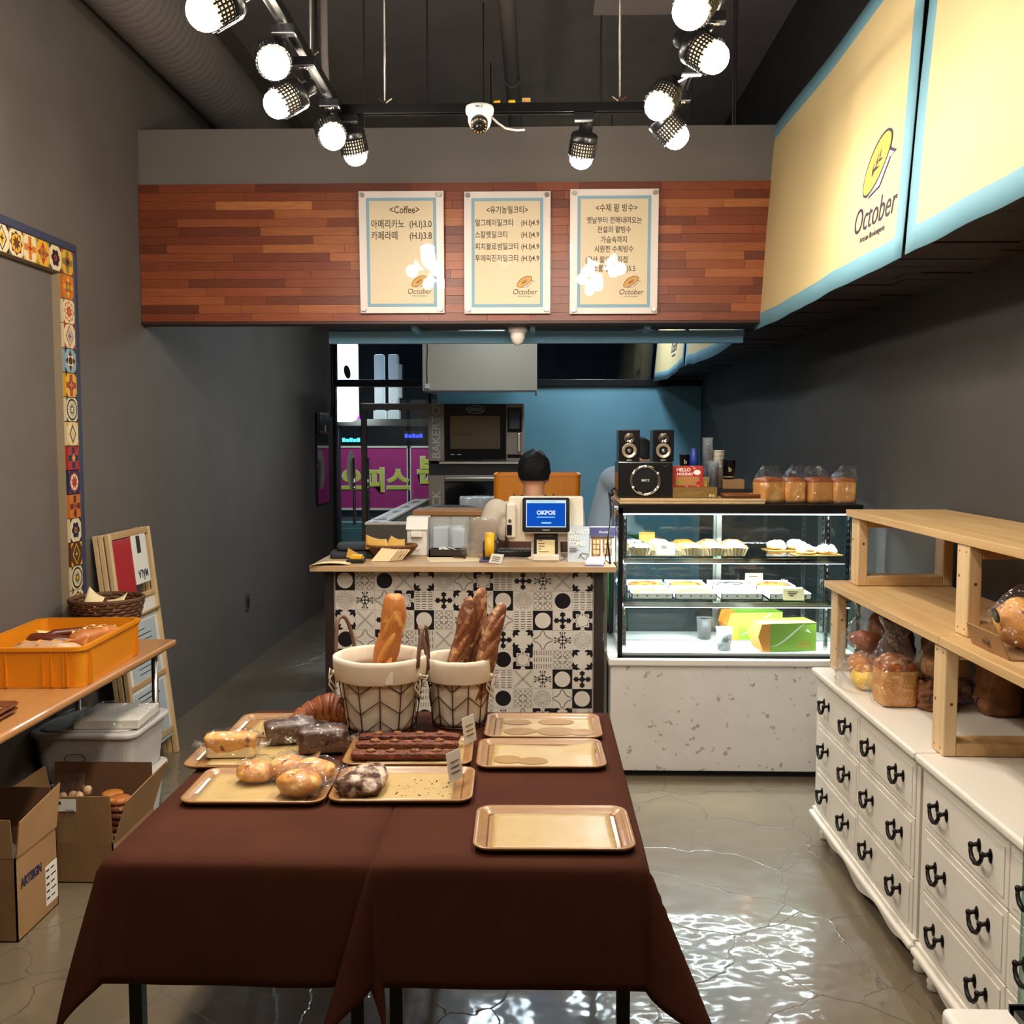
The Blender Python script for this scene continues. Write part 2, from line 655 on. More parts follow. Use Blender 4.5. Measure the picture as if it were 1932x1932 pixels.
mat('reveal', '#9c8a70', 0.6)
mat('navy_trim', '#33384f', 0.6)
mat('skin', '#c08a6a', 0.55, sss=0.15)
mat('hair', '#0b090b', 0.6, spec=0.25, bump=0.6, bs=90, bstretch=(3, 3, 0.4))
mat('shirt_cream', '#d9cbb9', 0.85, bump=0.25, bs=14)
mat('shirt_grey', '#8e9cab', 0.85, bump=0.25, bs=14)
mat('apron_brown', '#4d2d22', 0.85, bump=0.15, bs=14)
mat('apron_green', '#2f7a34', 0.8, bump=0.2, bs=14)
mat('trousers', '#22242c', 0.85)
mat('cap_black', '#15141a', 0.75)
mat('red_box', '#b83228', 0.5, c2='#a82a22', ns=20, c3='#e0b5a5', ns3=60, f3=0.0)
mat('gold_box', '#7a6030', 0.5, coat=0.3)
mat('blue_box', '#3d5a80', 0.5)
mat('blue_cup', '#2b3fa0', 0.4)
mat('card_brown', '#94704a', 0.7)
mat('red_card', '#b3262b', 0.5, coat=0.4)
mat('navy_cloth', '#34373d', 0.9)
mat('sticker_purple', '#4b4470', 0.5)
mat('magenta', '#b02c7c', 0.6)
mat('sign_yellow', '#d6d84a', 0.6)
mat('sign_outline', '#e4e0ce', 0.6)
mat('asphalt', '#2a2b2e', 0.9)
mat('far_wall', '#5a646c', 0.9, c2='#4c555c', ns=3)
mat('column_white', '#b9c2c8', 0.6)
mat('column_added_glow', '#f0f5f8', 0.6, emit='#dfeaf2', es=0.25)  # faint emission stands in for lamp light falling on the columns
mat('teal_box', '#5a8585', 0.6)
mat('hood_paint', '#cdbfab', 0.45, 0.35)
mat('oven_steel', '#9a8b7e', 0.45, 0.5)
mat('oven_print', '#cfc5ba', 0.5)
mat('oven_glass', '#0e0d0e', 0.08, coat=0.5)
mat('oven_glow', '#231b10', 0.3, emit='#6b4f20', es=0.12)
mat('display_grey', '#4a4c5c', 0.2)
mat('grey_wall_low', '#5b554e', 0.8)
mat('speaker_black', '#0f0f11', 0.25, coat=0.4)
mat('speaker_cone', '#cdb9a2', 0.25, 0.6)
mat('grille_dark', '#0a0a0b', 0.9)
mat('gold_print', '#b88e4c', 0.5)
glow('bulb_light', '#fff2dd', 80.0)
mat('bulb_neck', '#d8c8ae', 0.5, emit='#ffdcb0', es=1.2)
glow('led_white', '#eef6ff', 9.0)
glow('tube_white', '#dcecff', 14.0)
glow('signbox_white', '#f4faff', 5.0)
glow('neon_purple', '#b02ad8', 2.6)
glow('neon_cyan', '#54c8f0', 2.4)
glow('neon_blue', '#3a4af0', 2.4)
glow('screen_blue', '#1356c8', 0.9)
glow('screen_deep', '#0a3aa0', 0.7)
glow('screen_white', '#dfeefc', 1.0)
glow('screen_cyan', '#9fe0f8', 1.0)
clear('glass', '#f2f8f7', 0.02, 0.0)
clear('glass_case', '#f4fbfa', 0.015, 0.0)
clear('glass_edge', '#c3dcd5', 0.12, 0.05)
clear('glass_night', '#c8d2da', 0.04, 0.0)
clear('acrylic', '#ffffff', 0.03, 0.02, ior=1.5)
clear('film', '#fefdfc', 0.12, 0.09, wrinkle=1.0, ws=30, ior=1.25, haze=0.015)
clear('film_fine', '#fefdfc', 0.12, 0.09, wrinkle=1.0, ws=60, ior=1.25, haze=0.012)
clear('film_milky', '#f6f3f0', 0.0, 0.15, wrinkle=0.9, ws=22, ior=1.25, haze=0.12, hazec='#e6ddd4')
clear('clear_plastic', '#f2f6fa', 0.08, 0.06, haze=0.12)
mat('wall_gloss_panel', '#1b1d24', 0.06, coat=0.6)


def floor_material():
    m, nt, out = _nodes('polished_concrete')
    N, L = nt.nodes, nt.links
    b = N.new('ShaderNodeBsdfPrincipled')
    L.new(b.outputs[0], out.inputs[0])
    tc = N.new('ShaderNodeTexCoord')
    n1 = N.new('ShaderNodeTexNoise')
    n1.inputs['Scale'].default_value = 1.3
    n1.inputs['Detail'].default_value = 8
    n1.inputs['Roughness'].default_value = 0.65
    L.new(tc.outputs['Object'], n1.inputs[0])
    rp = N.new('ShaderNodeValToRGB')
    rp.color_ramp.elements[0].position = 0.32
    rp.color_ramp.elements[1].position = 0.7
    rp.color_ramp.elements[0].color = lin('#615545')
    rp.color_ramp.elements[1].color = lin('#7b6d58')
    L.new(n1.outputs[0], rp.inputs[0])
    # hairline cracks: warped cell borders
    nw = N.new('ShaderNodeTexNoise')
    nw.inputs['Scale'].default_value = 2.2
    nw.inputs['Detail'].default_value = 6
    L.new(tc.outputs['Object'], nw.inputs[0])
    ad = N.new('ShaderNodeMixRGB')
    ad.blend_type = 'ADD'
    ad.inputs[0].default_value = 0.35
    L.new(tc.outputs['Object'], ad.inputs[1])
    L.new(nw.outputs['Color'], ad.inputs[2])
    vo = N.new('ShaderNodeTexVoronoi')
    vo.feature = 'DISTANCE_TO_EDGE'
    vo.inputs['Scale'].default_value = 2.6
    L.new(ad.outputs[0], vo.inputs[0])
    cr = N.new('ShaderNodeValToRGB')
    cr.color_ramp.elements[0].position = 0.0
    cr.color_ramp.elements[1].position = 0.008
    cr.color_ramp.elements[0].color = (1, 1, 1, 1)
    cr.color_ramp.elements[1].color = (0, 0, 0, 1)
    L.new(vo.outputs['Distance'], cr.inputs[0])
    dk = N.new('ShaderNodeMixRGB')
    L.new(cr.outputs[0], dk.inputs[0])
    L.new(rp.outputs[0], dk.inputs[1])
    dk.inputs[2].default_value = lin('#575047')
    L.new(dk.outputs[0], b.inputs['Base Color'])
    b.inputs['Coat Weight'].default_value = 0.75
    b.inputs['Coat Roughness'].default_value = 0.075
    b.inputs['Roughness'].default_value = 0.32
    # uneven coating
    nb = N.new('ShaderNodeTexNoise')
    nb.inputs['Scale'].default_value = 3.4
    nb.inputs['Detail'].default_value = 3
    L.new(tc.outputs['Object'], nb.inputs[0])
    sub = N.new('ShaderNodeMath')
    sub.operation = 'MULTIPLY_ADD'
    sub.inputs[1].default_value = 0.12
    L.new(cr.outputs[0], sub.inputs[0])
    L.new(nb.outputs[0], sub.inputs[2])
    bp = N.new('ShaderNodeBump')
    bp.inputs['Strength'].default_value = 0.22
    bp.inputs['Distance'].default_value = 0.05
    L.new(sub.outputs[0], bp.inputs['Height'])
    L.new(bp.outputs[0], b.inputs['Coat Normal'])
    L.new(bp.outputs[0], b.inputs['Normal'])


floor_material()

# ================================================================ the room
XL, XR, YB, YF, ZC = -2.06, 1.62, 10.0, -1.4, 4.35
struct(MB().box(XL - .1, XR + .1, YF - .1, YB + .1, -0.1, 0).build('floor', 'polished_concrete'), 'polished grey concrete floor with hairline cracks')
struct(MB().box(XL - .1, XR + .1, YF - .1, YB + .1, ZC, ZC + .1).build('ceiling', 'ceiling_black'), 'dark painted open ceiling')
struct(MB().box(XL - .12, XL, YF - .1, YB + .1, 0, ZC).build('wall_left', 'wall_paint'), 'dark grey painted left wall')
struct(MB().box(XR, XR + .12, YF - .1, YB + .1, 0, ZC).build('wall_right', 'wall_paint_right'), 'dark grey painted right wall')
struct(MB().box(XL, XR, YF - .12, YF, 0, ZC).build('wall_front', 'wall_paint'), 'dark wall behind the viewer')
# kitchen rear wall, blue part
struct(MB().box(-1.02, XR, YB, YB + .1, 0, 2.13).build('wall_back', 'kitchen_blue'), 'light blue kitchen wall')
struct(MB().box(XL, XR, YB, YB + .1, 3.15, ZC).build('wall_back', 'ceiling_black'), 'dark wall above the transom windows')
struct(MB().box(XL, XR, YB - .03, YB + .1, 2.13, 2.2).build('trim_1', 'black_satin', bev=.004), 'black window transom bar')

# bulkhead over the counter: grey upper band + wooden plank cladding below it
PY = 5.18
struct(MB().box(XL, XR - .4, PY + .02, PY + .14, 2.9, 3.19).build('wall_bulkhead', 'bulkhead_paint'), 'grey bulkhead band above the wood cladding')
bk = struct(MB().box(XL, 1.2, PY + .02, PY + .08, 2.2, 2.91).build('trim_2', 'wood_dark_trim'), 'reddish brown wood block cladding over the counter')
rows = 16
ph_ = (2.91 - 2.21) / rows
rnd = random.Random(5)
plank_meshes = {}
for r in range(rows):
    x = XL + 0.003
    first = True
    while x < 1.2:
        ln = rnd.choice((.22, .3, .36, .42, .5, .58))
        if first:
            ln *= rnd.uniform(.4, 1)
            first = False
        ln = min(ln, 1.2 - x)
        mi = rnd.choices(range(7), weights=(5, 4, 5, 2, 5, 1, 2))[0]
        if r in (0, rows - 1):
            mi = rnd.choice((2, 4, 6, 0))
        key = (round(ln, 3), mi)
        if key not in plank_meshes:
            plank_meshes[key] = MB().box(0, ln - .0012, -.02, 0, 0, ph_ - .0012).mesh('plank', PLANK[mi])
        put('plank', plank_meshes[key], bk, (x, PY + .02 + rnd.uniform(-.0012, .0012), 2.21 + r * ph_))
        x += ln
struct(MB().box(XL, 1.2, PY - .004, PY + .09, 2.195, 2.212).build('trim_3', 'wood_dark_trim', bev=.003), 'dark strip along the lower edge of the wood cladding')
# box behind the cladding, with its blue front rail towards the kitchen
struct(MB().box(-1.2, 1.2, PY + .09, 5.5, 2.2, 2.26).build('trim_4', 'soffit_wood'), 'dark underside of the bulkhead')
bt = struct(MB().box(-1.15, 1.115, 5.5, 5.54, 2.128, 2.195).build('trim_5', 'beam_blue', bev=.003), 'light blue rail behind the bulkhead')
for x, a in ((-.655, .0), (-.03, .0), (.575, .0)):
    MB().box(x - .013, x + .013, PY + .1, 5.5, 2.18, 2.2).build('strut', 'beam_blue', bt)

# boxed soffit along the right wall, planked below
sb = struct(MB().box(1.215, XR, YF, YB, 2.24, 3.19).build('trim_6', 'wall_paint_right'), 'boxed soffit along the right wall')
y = 1.2
rnd = random.Random(3)
while y < 9.9:
    w = .145
    x = 1.2
    while x < XR - .02:
        ln = min(rnd.uniform(.15, .4), XR - .002 - x)
        if XR - (x + ln) < .06:
            ln = XR - .002 - x
        d = rnd.uniform(0, .006)
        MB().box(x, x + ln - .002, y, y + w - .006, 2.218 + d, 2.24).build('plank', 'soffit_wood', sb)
        x += ln
    y += w

# ceiling services
dk_ = MB()
prof = []
for i in range(150):
    yy = 1.0 + i * .06
    dk_.tube([(-1.84, yy, 3.62), (-1.84, yy + .03, 3.62), (-1.84, yy + .06, 3.62)], [.172, .18, .172], 20, caps=False)
tag(dk_.build('air_duct', 'duct_paint'), 'flexible ribbed air duct running along the ceiling at left', 'duct')
pp = MB()
pp.tube([(-.16, 3.0, 3.78), (-.16, 5.0, 3.78), (-.16, 9.6, 3.78)], .045, 14)
for yy in (3.6, 4.6, 6.2, 8):
    pp.tube([(-.16, yy, 3.78), (-.16, yy + .03, 3.78)], .052, 14)
tag(pp.build('ceiling_pipe', 'duct_paint'), 'dark pipe running back under the ceiling in the middle', 'pipe')
tag(MB().box(.25, .75, 4.6, 4.75, 3.55, 3.65).box(.68, .75, 3.4, 4.75, 3.55, 3.65).build('cable_tray', 'duct_paint'), 'faint dark cable trunking under the ceiling right of centre', 'trunking')
hr = [(-.93, 5.45, 'between the left track and the pipe'), (.33, 5.45, 'right of the ceiling pipe'), (1.02, 5.4, 'just left of the yellow banner'), (1.1, 5.75, 'behind the yellow banner edge'), (.92, 6.2, 'farthest right over the kitchen'), (-.62, 5.7, 'left of the ceiling pipe')]
for x, yy, wh in hr:
    tag(MB().cyl((x, yy, 2.26), (x, yy, ZC), .005, 8).build('hanger_rod', 'grey_metal'), 'thin threaded hanger rod ' + wh, 'rod', 'hanger rods above the bulkhead')

# ---------------------------------------------------------------- rear glazing and the street
w1 = struct(bpy.data.objects.new('window_1', None))
COL.objects.link(w1)
w1['label'] = 'transom windows along the top of the rear facade'
for x0, x1 in ((XL + .02, -1.06), (-1.02, -.06), (-.02, XR)):
    MB().box(x0, x1, YB + .03, YB + .038, 2.2, 3.15).build('pane', 'glass_night', w1)
for x in (XL, -1.06, -.06):
    MB().box(x, x + .04, YB, YB + .07, 2.2, 3.15).build('mullion', 'black_satin', w1)
d1 = struct(bpy.data.objects.new('door_1', None))
COL.objects.link(d1)
d1['label'] = 'glass entrance door at the rear left'
MB().box(XL, XL + .035, YB - .02, YB + .06, 0, 2.13).build('door_frame', 'black_satin', d1)
MB().box(-1.775, -1.725, YB - .02, YB + .06, 0, 1.9).build('door_frame', 'steel_dark', d1, bev=.004)
MB().box(-1.06, -1.02, YB - .02, YB + .06, 0, 2.13).build('door_frame', 'black_satin', d1)
MB().box(-1.775, -1.06, YB - .02, YB + .06, 1.9, 1.965).build('door_rail', 'grey_metal', d1, bev=.003)
MB().box(-1.725, -1.06, YB + .02, YB + .03, .06, 1.9).build('door_pane', 'glass', d1)
MB().box(-1.775, -1.06, YB + .02, YB + .03, 1.965, 2.13).build('door_pane', 'glass', d1)
MB().box(XL + .035, -1.775, YB + .02, YB + .03, .06, 2.13).build('door_pane', 'glass', d1)
for x in (-1.84, -1.7):
    h = MB().tube([(x, YB - .07, .75), (x, YB - .07, 1.42)], .014, 10)
    for z in (.85, 1.32):
        h.tube([(x, YB - .07, z), (x, YB + .02, z)], .008, 8)
    h.build('door_handle', 'chrome', d1)
MB().prism(circ(.045, 24, 0, 0, .2), (-1.88, YB - .006, 1.3), (1, 0, 0), (0, 0, 1), .003).build('door_sticker', 'white_paper', d1)

struct(MB().box(-7, 7, YB + .1, 22, -.12, 0).build('ground_street', 'asphalt'), 'dark street outside the rear door')
tag(MB().box(-7, 7, 19, 19.2, 0, 6).box(-2.2, -1.6, 18.9, 19, 0, 2.4).box(-5, -2.6, 18.9, 19, 2.6, 2.9).build('street_building', 'far_wall'), 'dark building front across the street outside', 'building')
# illuminated sign box just outside
t = thing('sign_box', 'white illuminated sign box with a bread emblem outside the rear door', 'sign', (-2.2, 11.3, 2.0))
MB().prism(rrect(.34, .95, .1), (0.0, 0, .28), (1, 0, 0), (0, 0, 1), .09).build('lit_panel', 'signbox_white', t)
MB().prism(circ(.035, 20, 0, 0, .075), (.06, -.092, .36), (1, 0, .2), (-.2, 0, 1), .004).build('bread_emblem', 'print_brown', t)
MB().box(-.2, -.17, 0, .05, -2.0, .8).build('bracket', 'black_satin', t)
for i, (x, w) in enumerate(((-1.9, .12), (-1.73, .2))):
    t = thing('facade_column', ('narrow white lit column outside the rear door, next to the sign box', 'wider white lit column with a meter box outside the rear door')[i], 'column', (x, 12, 0), 0, 'white columns outside')
    MB().box(-.06, .06, -.06, .06, 1.95, 2.62).build('shaft', 'column_added_glow', t, bev=.02)
    MB().box(-.07, .07, -.07, .07, 1.85, 1.95).build('base', 'column_added_glow', t)
    if i:
        MB().box(.06, .11, -.07, .05, 2.1, 2.5).build('meter_box', 'white_plastic', t, bev=.008)
t = thing('street_canopy', 'grey horizontal ledge outside carrying the two white columns', 'canopy', (-1.7, 12.0, 0))
MB().box(-.75, .75, -.1, .1, 1.77, 1.848).build('ledge', 'grey_metal', t)
MB().box(-.75, -.69, -.05, .05, 0, 1.77).build('support', 'far_wall', t)
MB().box(.69, .75, -.05, .05, 0, 1.77).build('support', 'far_wall', t)
for nm, m_, x0, x1, z0, z1, lb in (('purple', 'neon_purple', -2.87, -2.6, 1.82, 1.98, 'small glowing purple shop sign across the street'), ('cyan', 'neon_cyan', -2.87, -2.6, 1.56, 1.64, 'small glowing cyan shop sign below the purple one'), ('blue', 'neon_blue', -1.95, -1.68, 1.62, 1.7, 'small glowing blue sign seen beside the oven')):
    t = thing('shop_sign', lb, 'sign', (x0, 14.6, z0), 0, 'lit signs across the street')
    n_ = 5
    w = (x1 - x0) / n_
    q = MB()
    for k in range(n_):
        q.box(k * w, k * w + w * .8, -.02, 0, .01, z1 - z0 - .01 if k % 2 == 0 else (z1 - z0) * .7)
    q.build('lit_letters', m_, t)
    MB().box(-.02, x1 - x0 + .02, 0, .05, -.03, z1 - z0 + .03).build('sign_back', 'black_satin', t)
    MB().box(.1 if nm != 'purple' else .24, .14 if nm != 'purple' else .28, .06, .09, -z0, .02).build('post', 'black_satin', t)
# magenta hoarding with lettering
t = thing('street_banner', 'magenta hoarding panel with large yellow Korean letters outside', 'banner', (-2.3, 14, 0), 0, 'magenta panels outside')
MB().box(-.7, .47, 0, .03, .62, 1.51).build('panel', 'magenta', t, bev=.004)
MB().box(-.7, .47, -.006, 0, .61, .64).box(-.7, .47, -.006, 0, 1.49, 1.515).box(.455, .47, -.006, 0, .62, 1.51).build('edge_strip', 'sign_outline', t)
lettering('오피스', .36, 'sign_outline', (.0, -.004, .9), FRONT, t, bold=.02)
lettering('오피스', .36, 'sign_yellow', (.0, -.009, .9), FRONT, t, bold=.008)
MB().box(-.68, .45, .03, .06, 0, .62).build('stand', 'far_wall', t)
t = thing('street_banner', 'magenta hoarding panel with one large yellow letter, half hidden by the oven', 'banner', (-1.39, 14.0, 0), 0, 'magenta panels outside')
MB().box(-.41, .7, 0, .03, .62, 1.51).build('panel', 'magenta', t, bev=.004)
MB().box(-.41, .7, -.006, 0, .61, .64).box(-.41, .7, -.006, 0, 1.49, 1.515).box(-.41, -.395, -.006, 0, .62, 1.51).build('edge_strip', 'sign_outline', t)
lettering('분', .42, 'sign_outline', (-.12, -.004, 1.02), FRONT, t, bold=.022)
lettering('분', .42, 'sign_yellow', (-.12, -.009, 1.02), FRONT, t, bold=.01)
MB().box(-.3, .6, .03, .06, 0, .62).build('stand', 'far_wall', t)
tag(MB().box(-2.9, -1.0, 13.4, 13.7, 0, .48).box(-2.9, -1.0, 13.38, 13.4, .1, .4).build('street_cabinet', 'teal_box'), 'pale teal low cabinet outside below the magenta panels', 'cabinet')
t = thing('added_street_lamp', 'added unseen lamp brightening the magenta panels outside the rear door', 'street lamp', (-3.4, 12.8, 0))  # out-of-view lamp, added to brighten the magenta panels
MB().cyl((0, 0, 0), (0, 0, 3.9), .05, 12).build('post', 'far_wall', t)
MB().bar((0, 0, 3.85), (1.2, 0, 3.95), .05, .05).build('arm', 'far_wall', t)
MB().box(1.0, 1.35, -.1, .1, 3.86, 3.94).build('head', 'far_wall', t)
MB().box(1.03, 1.32, -.08, .08, 3.85, 3.86).build('diffuser', 'tube_white', t)
area_light('added_street_lamp_light', (-2.22, 12.8, 3.83), .3, .16, 90, (.95, .95, 1.0))
# acrylic notice holder on the left wall near the door
t = thing('notice_panel', 'glossy dark acrylic panel on the left wall beside the rear door', 'wall panel', (XL + .004, 9.42, 1.0))
MB().box(0, .02, -.25, .25, 0, .66).build('panel', 'wall_gloss_panel', t, bev=.004)
MB().box(.0, .04, -.24, .24, .66, .86).build('dispenser', 'black_satin', t, bev=.02)
MB().box(.041, .043, -.02, .04, .68, .74).build('sticker', 'white_paper', t)
tag(MB().tube([(XL + .012, 9.93, 3.0), (XL + .012, 9.94, 2.0), (XL + .012, 9.9, 1.85), (XL + .012, 9.68, 1.8)], .01, 8).build('power_cable', 'cable_black'), 'black cable running down the left wall to the acrylic panel', 'cable')
t = thing('wall_socket', 'small grey wall socket low on the left wall', 'socket', (XL, 6.95, .45))
MB().box(0, .008, -.035, .035, -.06, .06).build('plate', 'wall_paint_right', t, bev=.003)
MB().box(.008, .011, -.02, .02, -.03, .03).build('socket_face', 'dark_plastic', t)

# ---------------------------------------------------------------- kitchen ceiling fixtures
for i, (x, yy, tilt) in enumerate(((.6, 8.9, 3.3), (-.35, 7.0, 3.0))):
    t = thing('kitchen_light', ('long fluorescent fixture over the kitchen, right of the hood', 'long fluorescent fixture over the kitchen in front of the hood')[i], 'ceiling light', (x, yy, tilt), 0, 'kitchen fluorescent fixtures')
    MB().box(-.08, .08, -.62, .62, .02, .07).build('housing', 'white_plastic', t)
    MB().cyl((0, -.6, 0), (0, .6, 0), .016, 12).build('fluorescent_tube', 'tube_white', t)
    for yh in (-.5, .5):
        MB().cyl((0, yh, .07), (0, yh, ZC - tilt), .005, 6).build('hanger', 'grey_metal', t)
    area_light('kitchen_fixture_light', (x, yy, tilt - .03), .3, 1.2, KITCHEN_W * (1 if i == 0 else .5), (.74, .9, 1.0))
# ================================================================ track lighting
TZ = 2.815
def track(name, label, p, q):
    t = thing(name, label, 'track', p, 0, 'lighting track rails')
    d = Vector(q) - Vector(p)
    ax = 'x' if abs(d.x) > abs(d.y) else 'y'
    L_ = d.length
    a, b = (0, L_) if (d.x + d.y) > 0 else (-L_, 0)
    if ax == 'x':
        MB().box(a, b, -.017, .017, 0, .012).build('rail_top', 'black_metal', t)
        MB().box(a, b, -.017, -.012, -.02, 0).build('rail_lip', 'black_metal', t)
        MB().box(a, b, .012, .017, -.02, 0).build('rail_lip', 'black_metal', t)
        MB().box(a, b, -.012, .012, -.004, 0).build('conductor', 'grey_metal', t)
    else:
        MB().box(-.017, .017, a, b, 0, .012).build('rail_top', 'black_metal', t)
        MB().box(-.017, -.012, a, b, -.02, 0).build('rail_lip', 'black_metal', t)
        MB().box(.012, .017, a, b, -.02, 0).build('rail_lip', 'black_metal', t)
        MB().box(-.012, .012, a, b, -.004, 0).build('conductor', 'grey_metal', t)
    return t
tl = track('track_rail', 'black lighting track rail running back at upper left', (-.735, .4, TZ), (-.735, 3.73, TZ))
tr_ = track('track_rail', 'black lighting track rail running back at upper right', (.49, .4, TZ), (.49, 3.73, TZ))
tc_ = track('track_rail', 'black lighting track rail crossing from left to right', (-.735, 3.75, TZ), (.49, 3.75, TZ))
for t, pts in ((tl, ((0, 1.2), (0, 2.9))), (tr_, ((0, 1.2), (0, 2.9))), (tc_, ((.17, 0), (1.03, 0)))):
    for x, yy in pts:
        r = MB().cyl((x, yy, .012), (x, yy, ZC - TZ), .0045, 8).build('suspension_rod', 'grey_metal', t)
        MB().obox((x - .012, yy, .03), (.03, .012, .005), (0, .6, 0)).build('clip', 'chrome', r)
        MB().obox((x + .012, yy, .03), (.03, .012, .005), (0, -.6, 0)).build('clip', 'chrome', r)
tag(MB().tube([(-.75, 3.72, 2.83), (-.775, 3.72, 2.9), (-.78, 3.72, 3.0), (-.78, 3.72, ZC)], .013, 10).build('feed_conduit', 'duct_paint'), 'ribbed feed conduit dropping to the left corner of the track', 'conduit')
tag(MB().tube([(-.75, 3.77, 2.83), (-.82, 3.77, 3.05), (-.83, 3.77, ZC)], .006, 8).build('feed_cable', 'cable_black'), 'thin black cable beside the feed conduit', 'cable')

def lamp_meshes():
    d = {}
    # local axis: lamp shines along -Z, bulb dome centre at the origin
    dome = [(.0, -.043), (.012, -.0425), (.022, -.039), (.032, -.032), (.04, -.021), (.0435, -.008), (.0445, .004), (.0435, .03), (.042, .06)]
    d['bulb'] = MB().lathe(dome[:7], 28).mesh('bulb', 'bulb_light')
    d['bulb_neck'] = MB().lathe(dome[6:], 28).mesh('bulb_neck', 'bulb_neck')
    cage = MB()
    for z in (.012, .024, .036, .048):
        cage.tube([(.05 * cos(a * pi / 16), .05 * sin(a * pi / 16), z) for a in range(32)], .0027, 5, closed=True)
    for k in range(30):
        a = 2 * pi * k / 30
        cage.bar((.05 * cos(a), .05 * sin(a), .0 if k % 2 else .006), (.05 * cos(a), .05 * sin(a), .06), .0046, .0046)
    d['cage'] = cage.mesh('cage', 'black_satin')
    cap = [(.0515, .055), (.052, .064), (.052, .078), (.048, .088), (.036, .094), (.026, .097), (.025, .13), (.022, .137), (0, .138)]
    d['housing'] = MB().lathe([(.045, .055)] + cap, 28).mesh('housing', 'black_satin')
    d['bracket'] = MB().box(-.006, .006, .0, .004, .0, .05).mesh('bracket', 'black_satin')
    return d
LM = lamp_meshes()
# (bulb centre, aiming direction, label)
LAMPS = [
    ((-.80, 2.45, 2.624), (-.62, -.5, -.62), 'nearest visible track spotlight at upper left, turned to the left wall', 1),
    ((-.765, 2.95, 2.686), (.3, -.75, -.62), 'second spotlight on the left track, turned towards the door', 0.9),
    ((-.82, 3.2, 2.655), (-.66, -.35, -.5), 'third spotlight on the left track, turned to the left wall', 1.1),
    ((-.725, 3.58, 2.665), (.34, -.7, -.66), 'spotlight below the left corner of the track, facing the viewer', 0.85),
    ((-.70, 3.88, 2.69), (.12, .45, -.88), 'hindmost spotlight by the left track corner, aimed at the menu boards', 0.62),
    ((.374, 2.55, 2.656), (-.42, -.5, -.72), 'nearest visible track spotlight at upper right', 0.34),
    ((.49, 2.9, 2.673), (.62, -.42, -.55), 'second spotlight on the right track, turned to the yellow banners', 0.26),
    ((.386, 3.3, 2.671), (-.38, -.5, -.75), 'third spotlight on the right track, facing the viewer', 0.9),
    ((.475, 3.55, 2.65), (.62, .12, -.62), 'hindmost spotlight on the right track, turned to the banner', 0.6),
    ((.165, 3.95, 2.69), (-.14, .42, -.88), 'single spotlight under the cross rail, aimed at the menu boards', 0.62),
    # lamps nearer to the viewer, above the frame
    ((-.735, 1.75, 2.66), (-.75, .2, -.6), 'spotlight on the left track above the front of the room', 0.7),
    ((-.735, .95, 2.66), (.35, .5, -.75), 'spotlight on the left track above the entrance', .5),
    ((.49, .95, 2.66), (-.25, .5, -.75), 'spotlight on the right track above the entrance', .4),
    ((.49, 1.75, 2.66), (.1, .45, -.85), 'spotlight on the right track above the chest of drawers', 0.22),
]
for (c, d, lb, pw_) in LAMPS:
    c, d = Vector(c), Vector(d).normalized()
    t = thing('track_spotlight', 'lit ' + lb if False else lb, 'spotlight', c, 0, 'track spotlights')
    q = (-d).to_track_quat('Z', 'Y')
    for nm in ('bulb', 'bulb_neck', 'cage', 'housing'):
        o = put(nm, LM[nm], t)
        o.rotation_mode = 'QUATERNION'
        o.rotation_quaternion = q
    # stem from the rear of the housing up to the rail
    back = -d * .125
    rail_x = -.735 if c.x < -.5 else (.49 if c.x > .3 else c.x)
    rail_y = c.y if rail_x != c.x else 3.75
    if c.y > 3.72:
        rail_y = 3.75
        rail_x = c.x
    top = Vector((rail_x, rail_y, TZ - .02)) - c
    knee = Vector((top.x, top.y, max(back.z + .012, min(top.z - .03, back.z + .05))))
    MB().bar(back, knee, .012, .022).bar(knee, top, .014, .026).build('stem', 'black_satin', t)
    MB().box(top.x - .035, top.x + .035, top.y - .016, top.y + .016, top.z - .03, top.z).build('adapter', 'black_satin', t, bev=.003)
    MB().cyl(knee + Vector((-.016, 0, 0)), knee + Vector((.016, 0, 0)), .006, 10).build('pivot_screw', 'chrome', t)
    sp = bpy.data.lights.new('spot_light', 'SPOT')
    lf = pw_
    sp.energy = LAMP_W * 4 * lf
    sp.color = (1.0, .91, .78)
    sp.spot_size = radians(150)
    sp.spot_blend = .9
    sp.shadow_soft_size = .045
    so = bpy.data.objects.new('spot_light', sp)
    COL.objects.link(so)
    so.location = c + d * .055
    so.rotation_mode = 'QUATERNION'
    so.rotation_quaternion = q
    gl_ = bpy.data.lights.new('bulb_glow', 'POINT')
    gl_.energy = GLOW_W * lf
    gl_.color = (1.0, .91, .78)
    gl_.shadow_soft_size = .04
    go = bpy.data.objects.new('bulb_glow', gl_)
    COL.objects.link(go)
    go.location = c + d * .09

# dome camera on the cross rail
t = thing('security_camera', 'white dome security camera with a ring of infrared leds on the cross rail', 'camera', (-.215, 3.73, 2.80))
MB().lathe([(0, .012), (.05, .012), (.052, .0), (.05, -.012), (.044, -.02), (0, -.02)], 28).build('base', 'white_plastic', t)
MB().ball((0, 0, -.03), (.043, .043, .05), 24, 14).build('dome', 'white_plastic', t)
eye = Vector((0, -.75, -.66)).normalized()
qe = (-eye).to_track_quat('Z', 'Y').to_matrix()
MB().lathe([(0, -.052), (.03, -.052), (.032, -.046), (.032, -.03)], 24, c=(0, 0, -.032), R=qe).build('lens_ring', 'black_satin', t)
for k in range(14):
    a = 2 * pi * k / 14
    MB().ball(qe @ Vector((.025 * cos(a), .025 * sin(a), -.0525)) + Vector((0, 0, -.032)), .0028, 8, 5).build('infrared_led', 'gold_print', t)
MB().ball(qe @ Vector((0, 0, -.05)) + Vector((0, 0, -.032)), .012, 14, 8).build('lens', 'speaker_black', t)
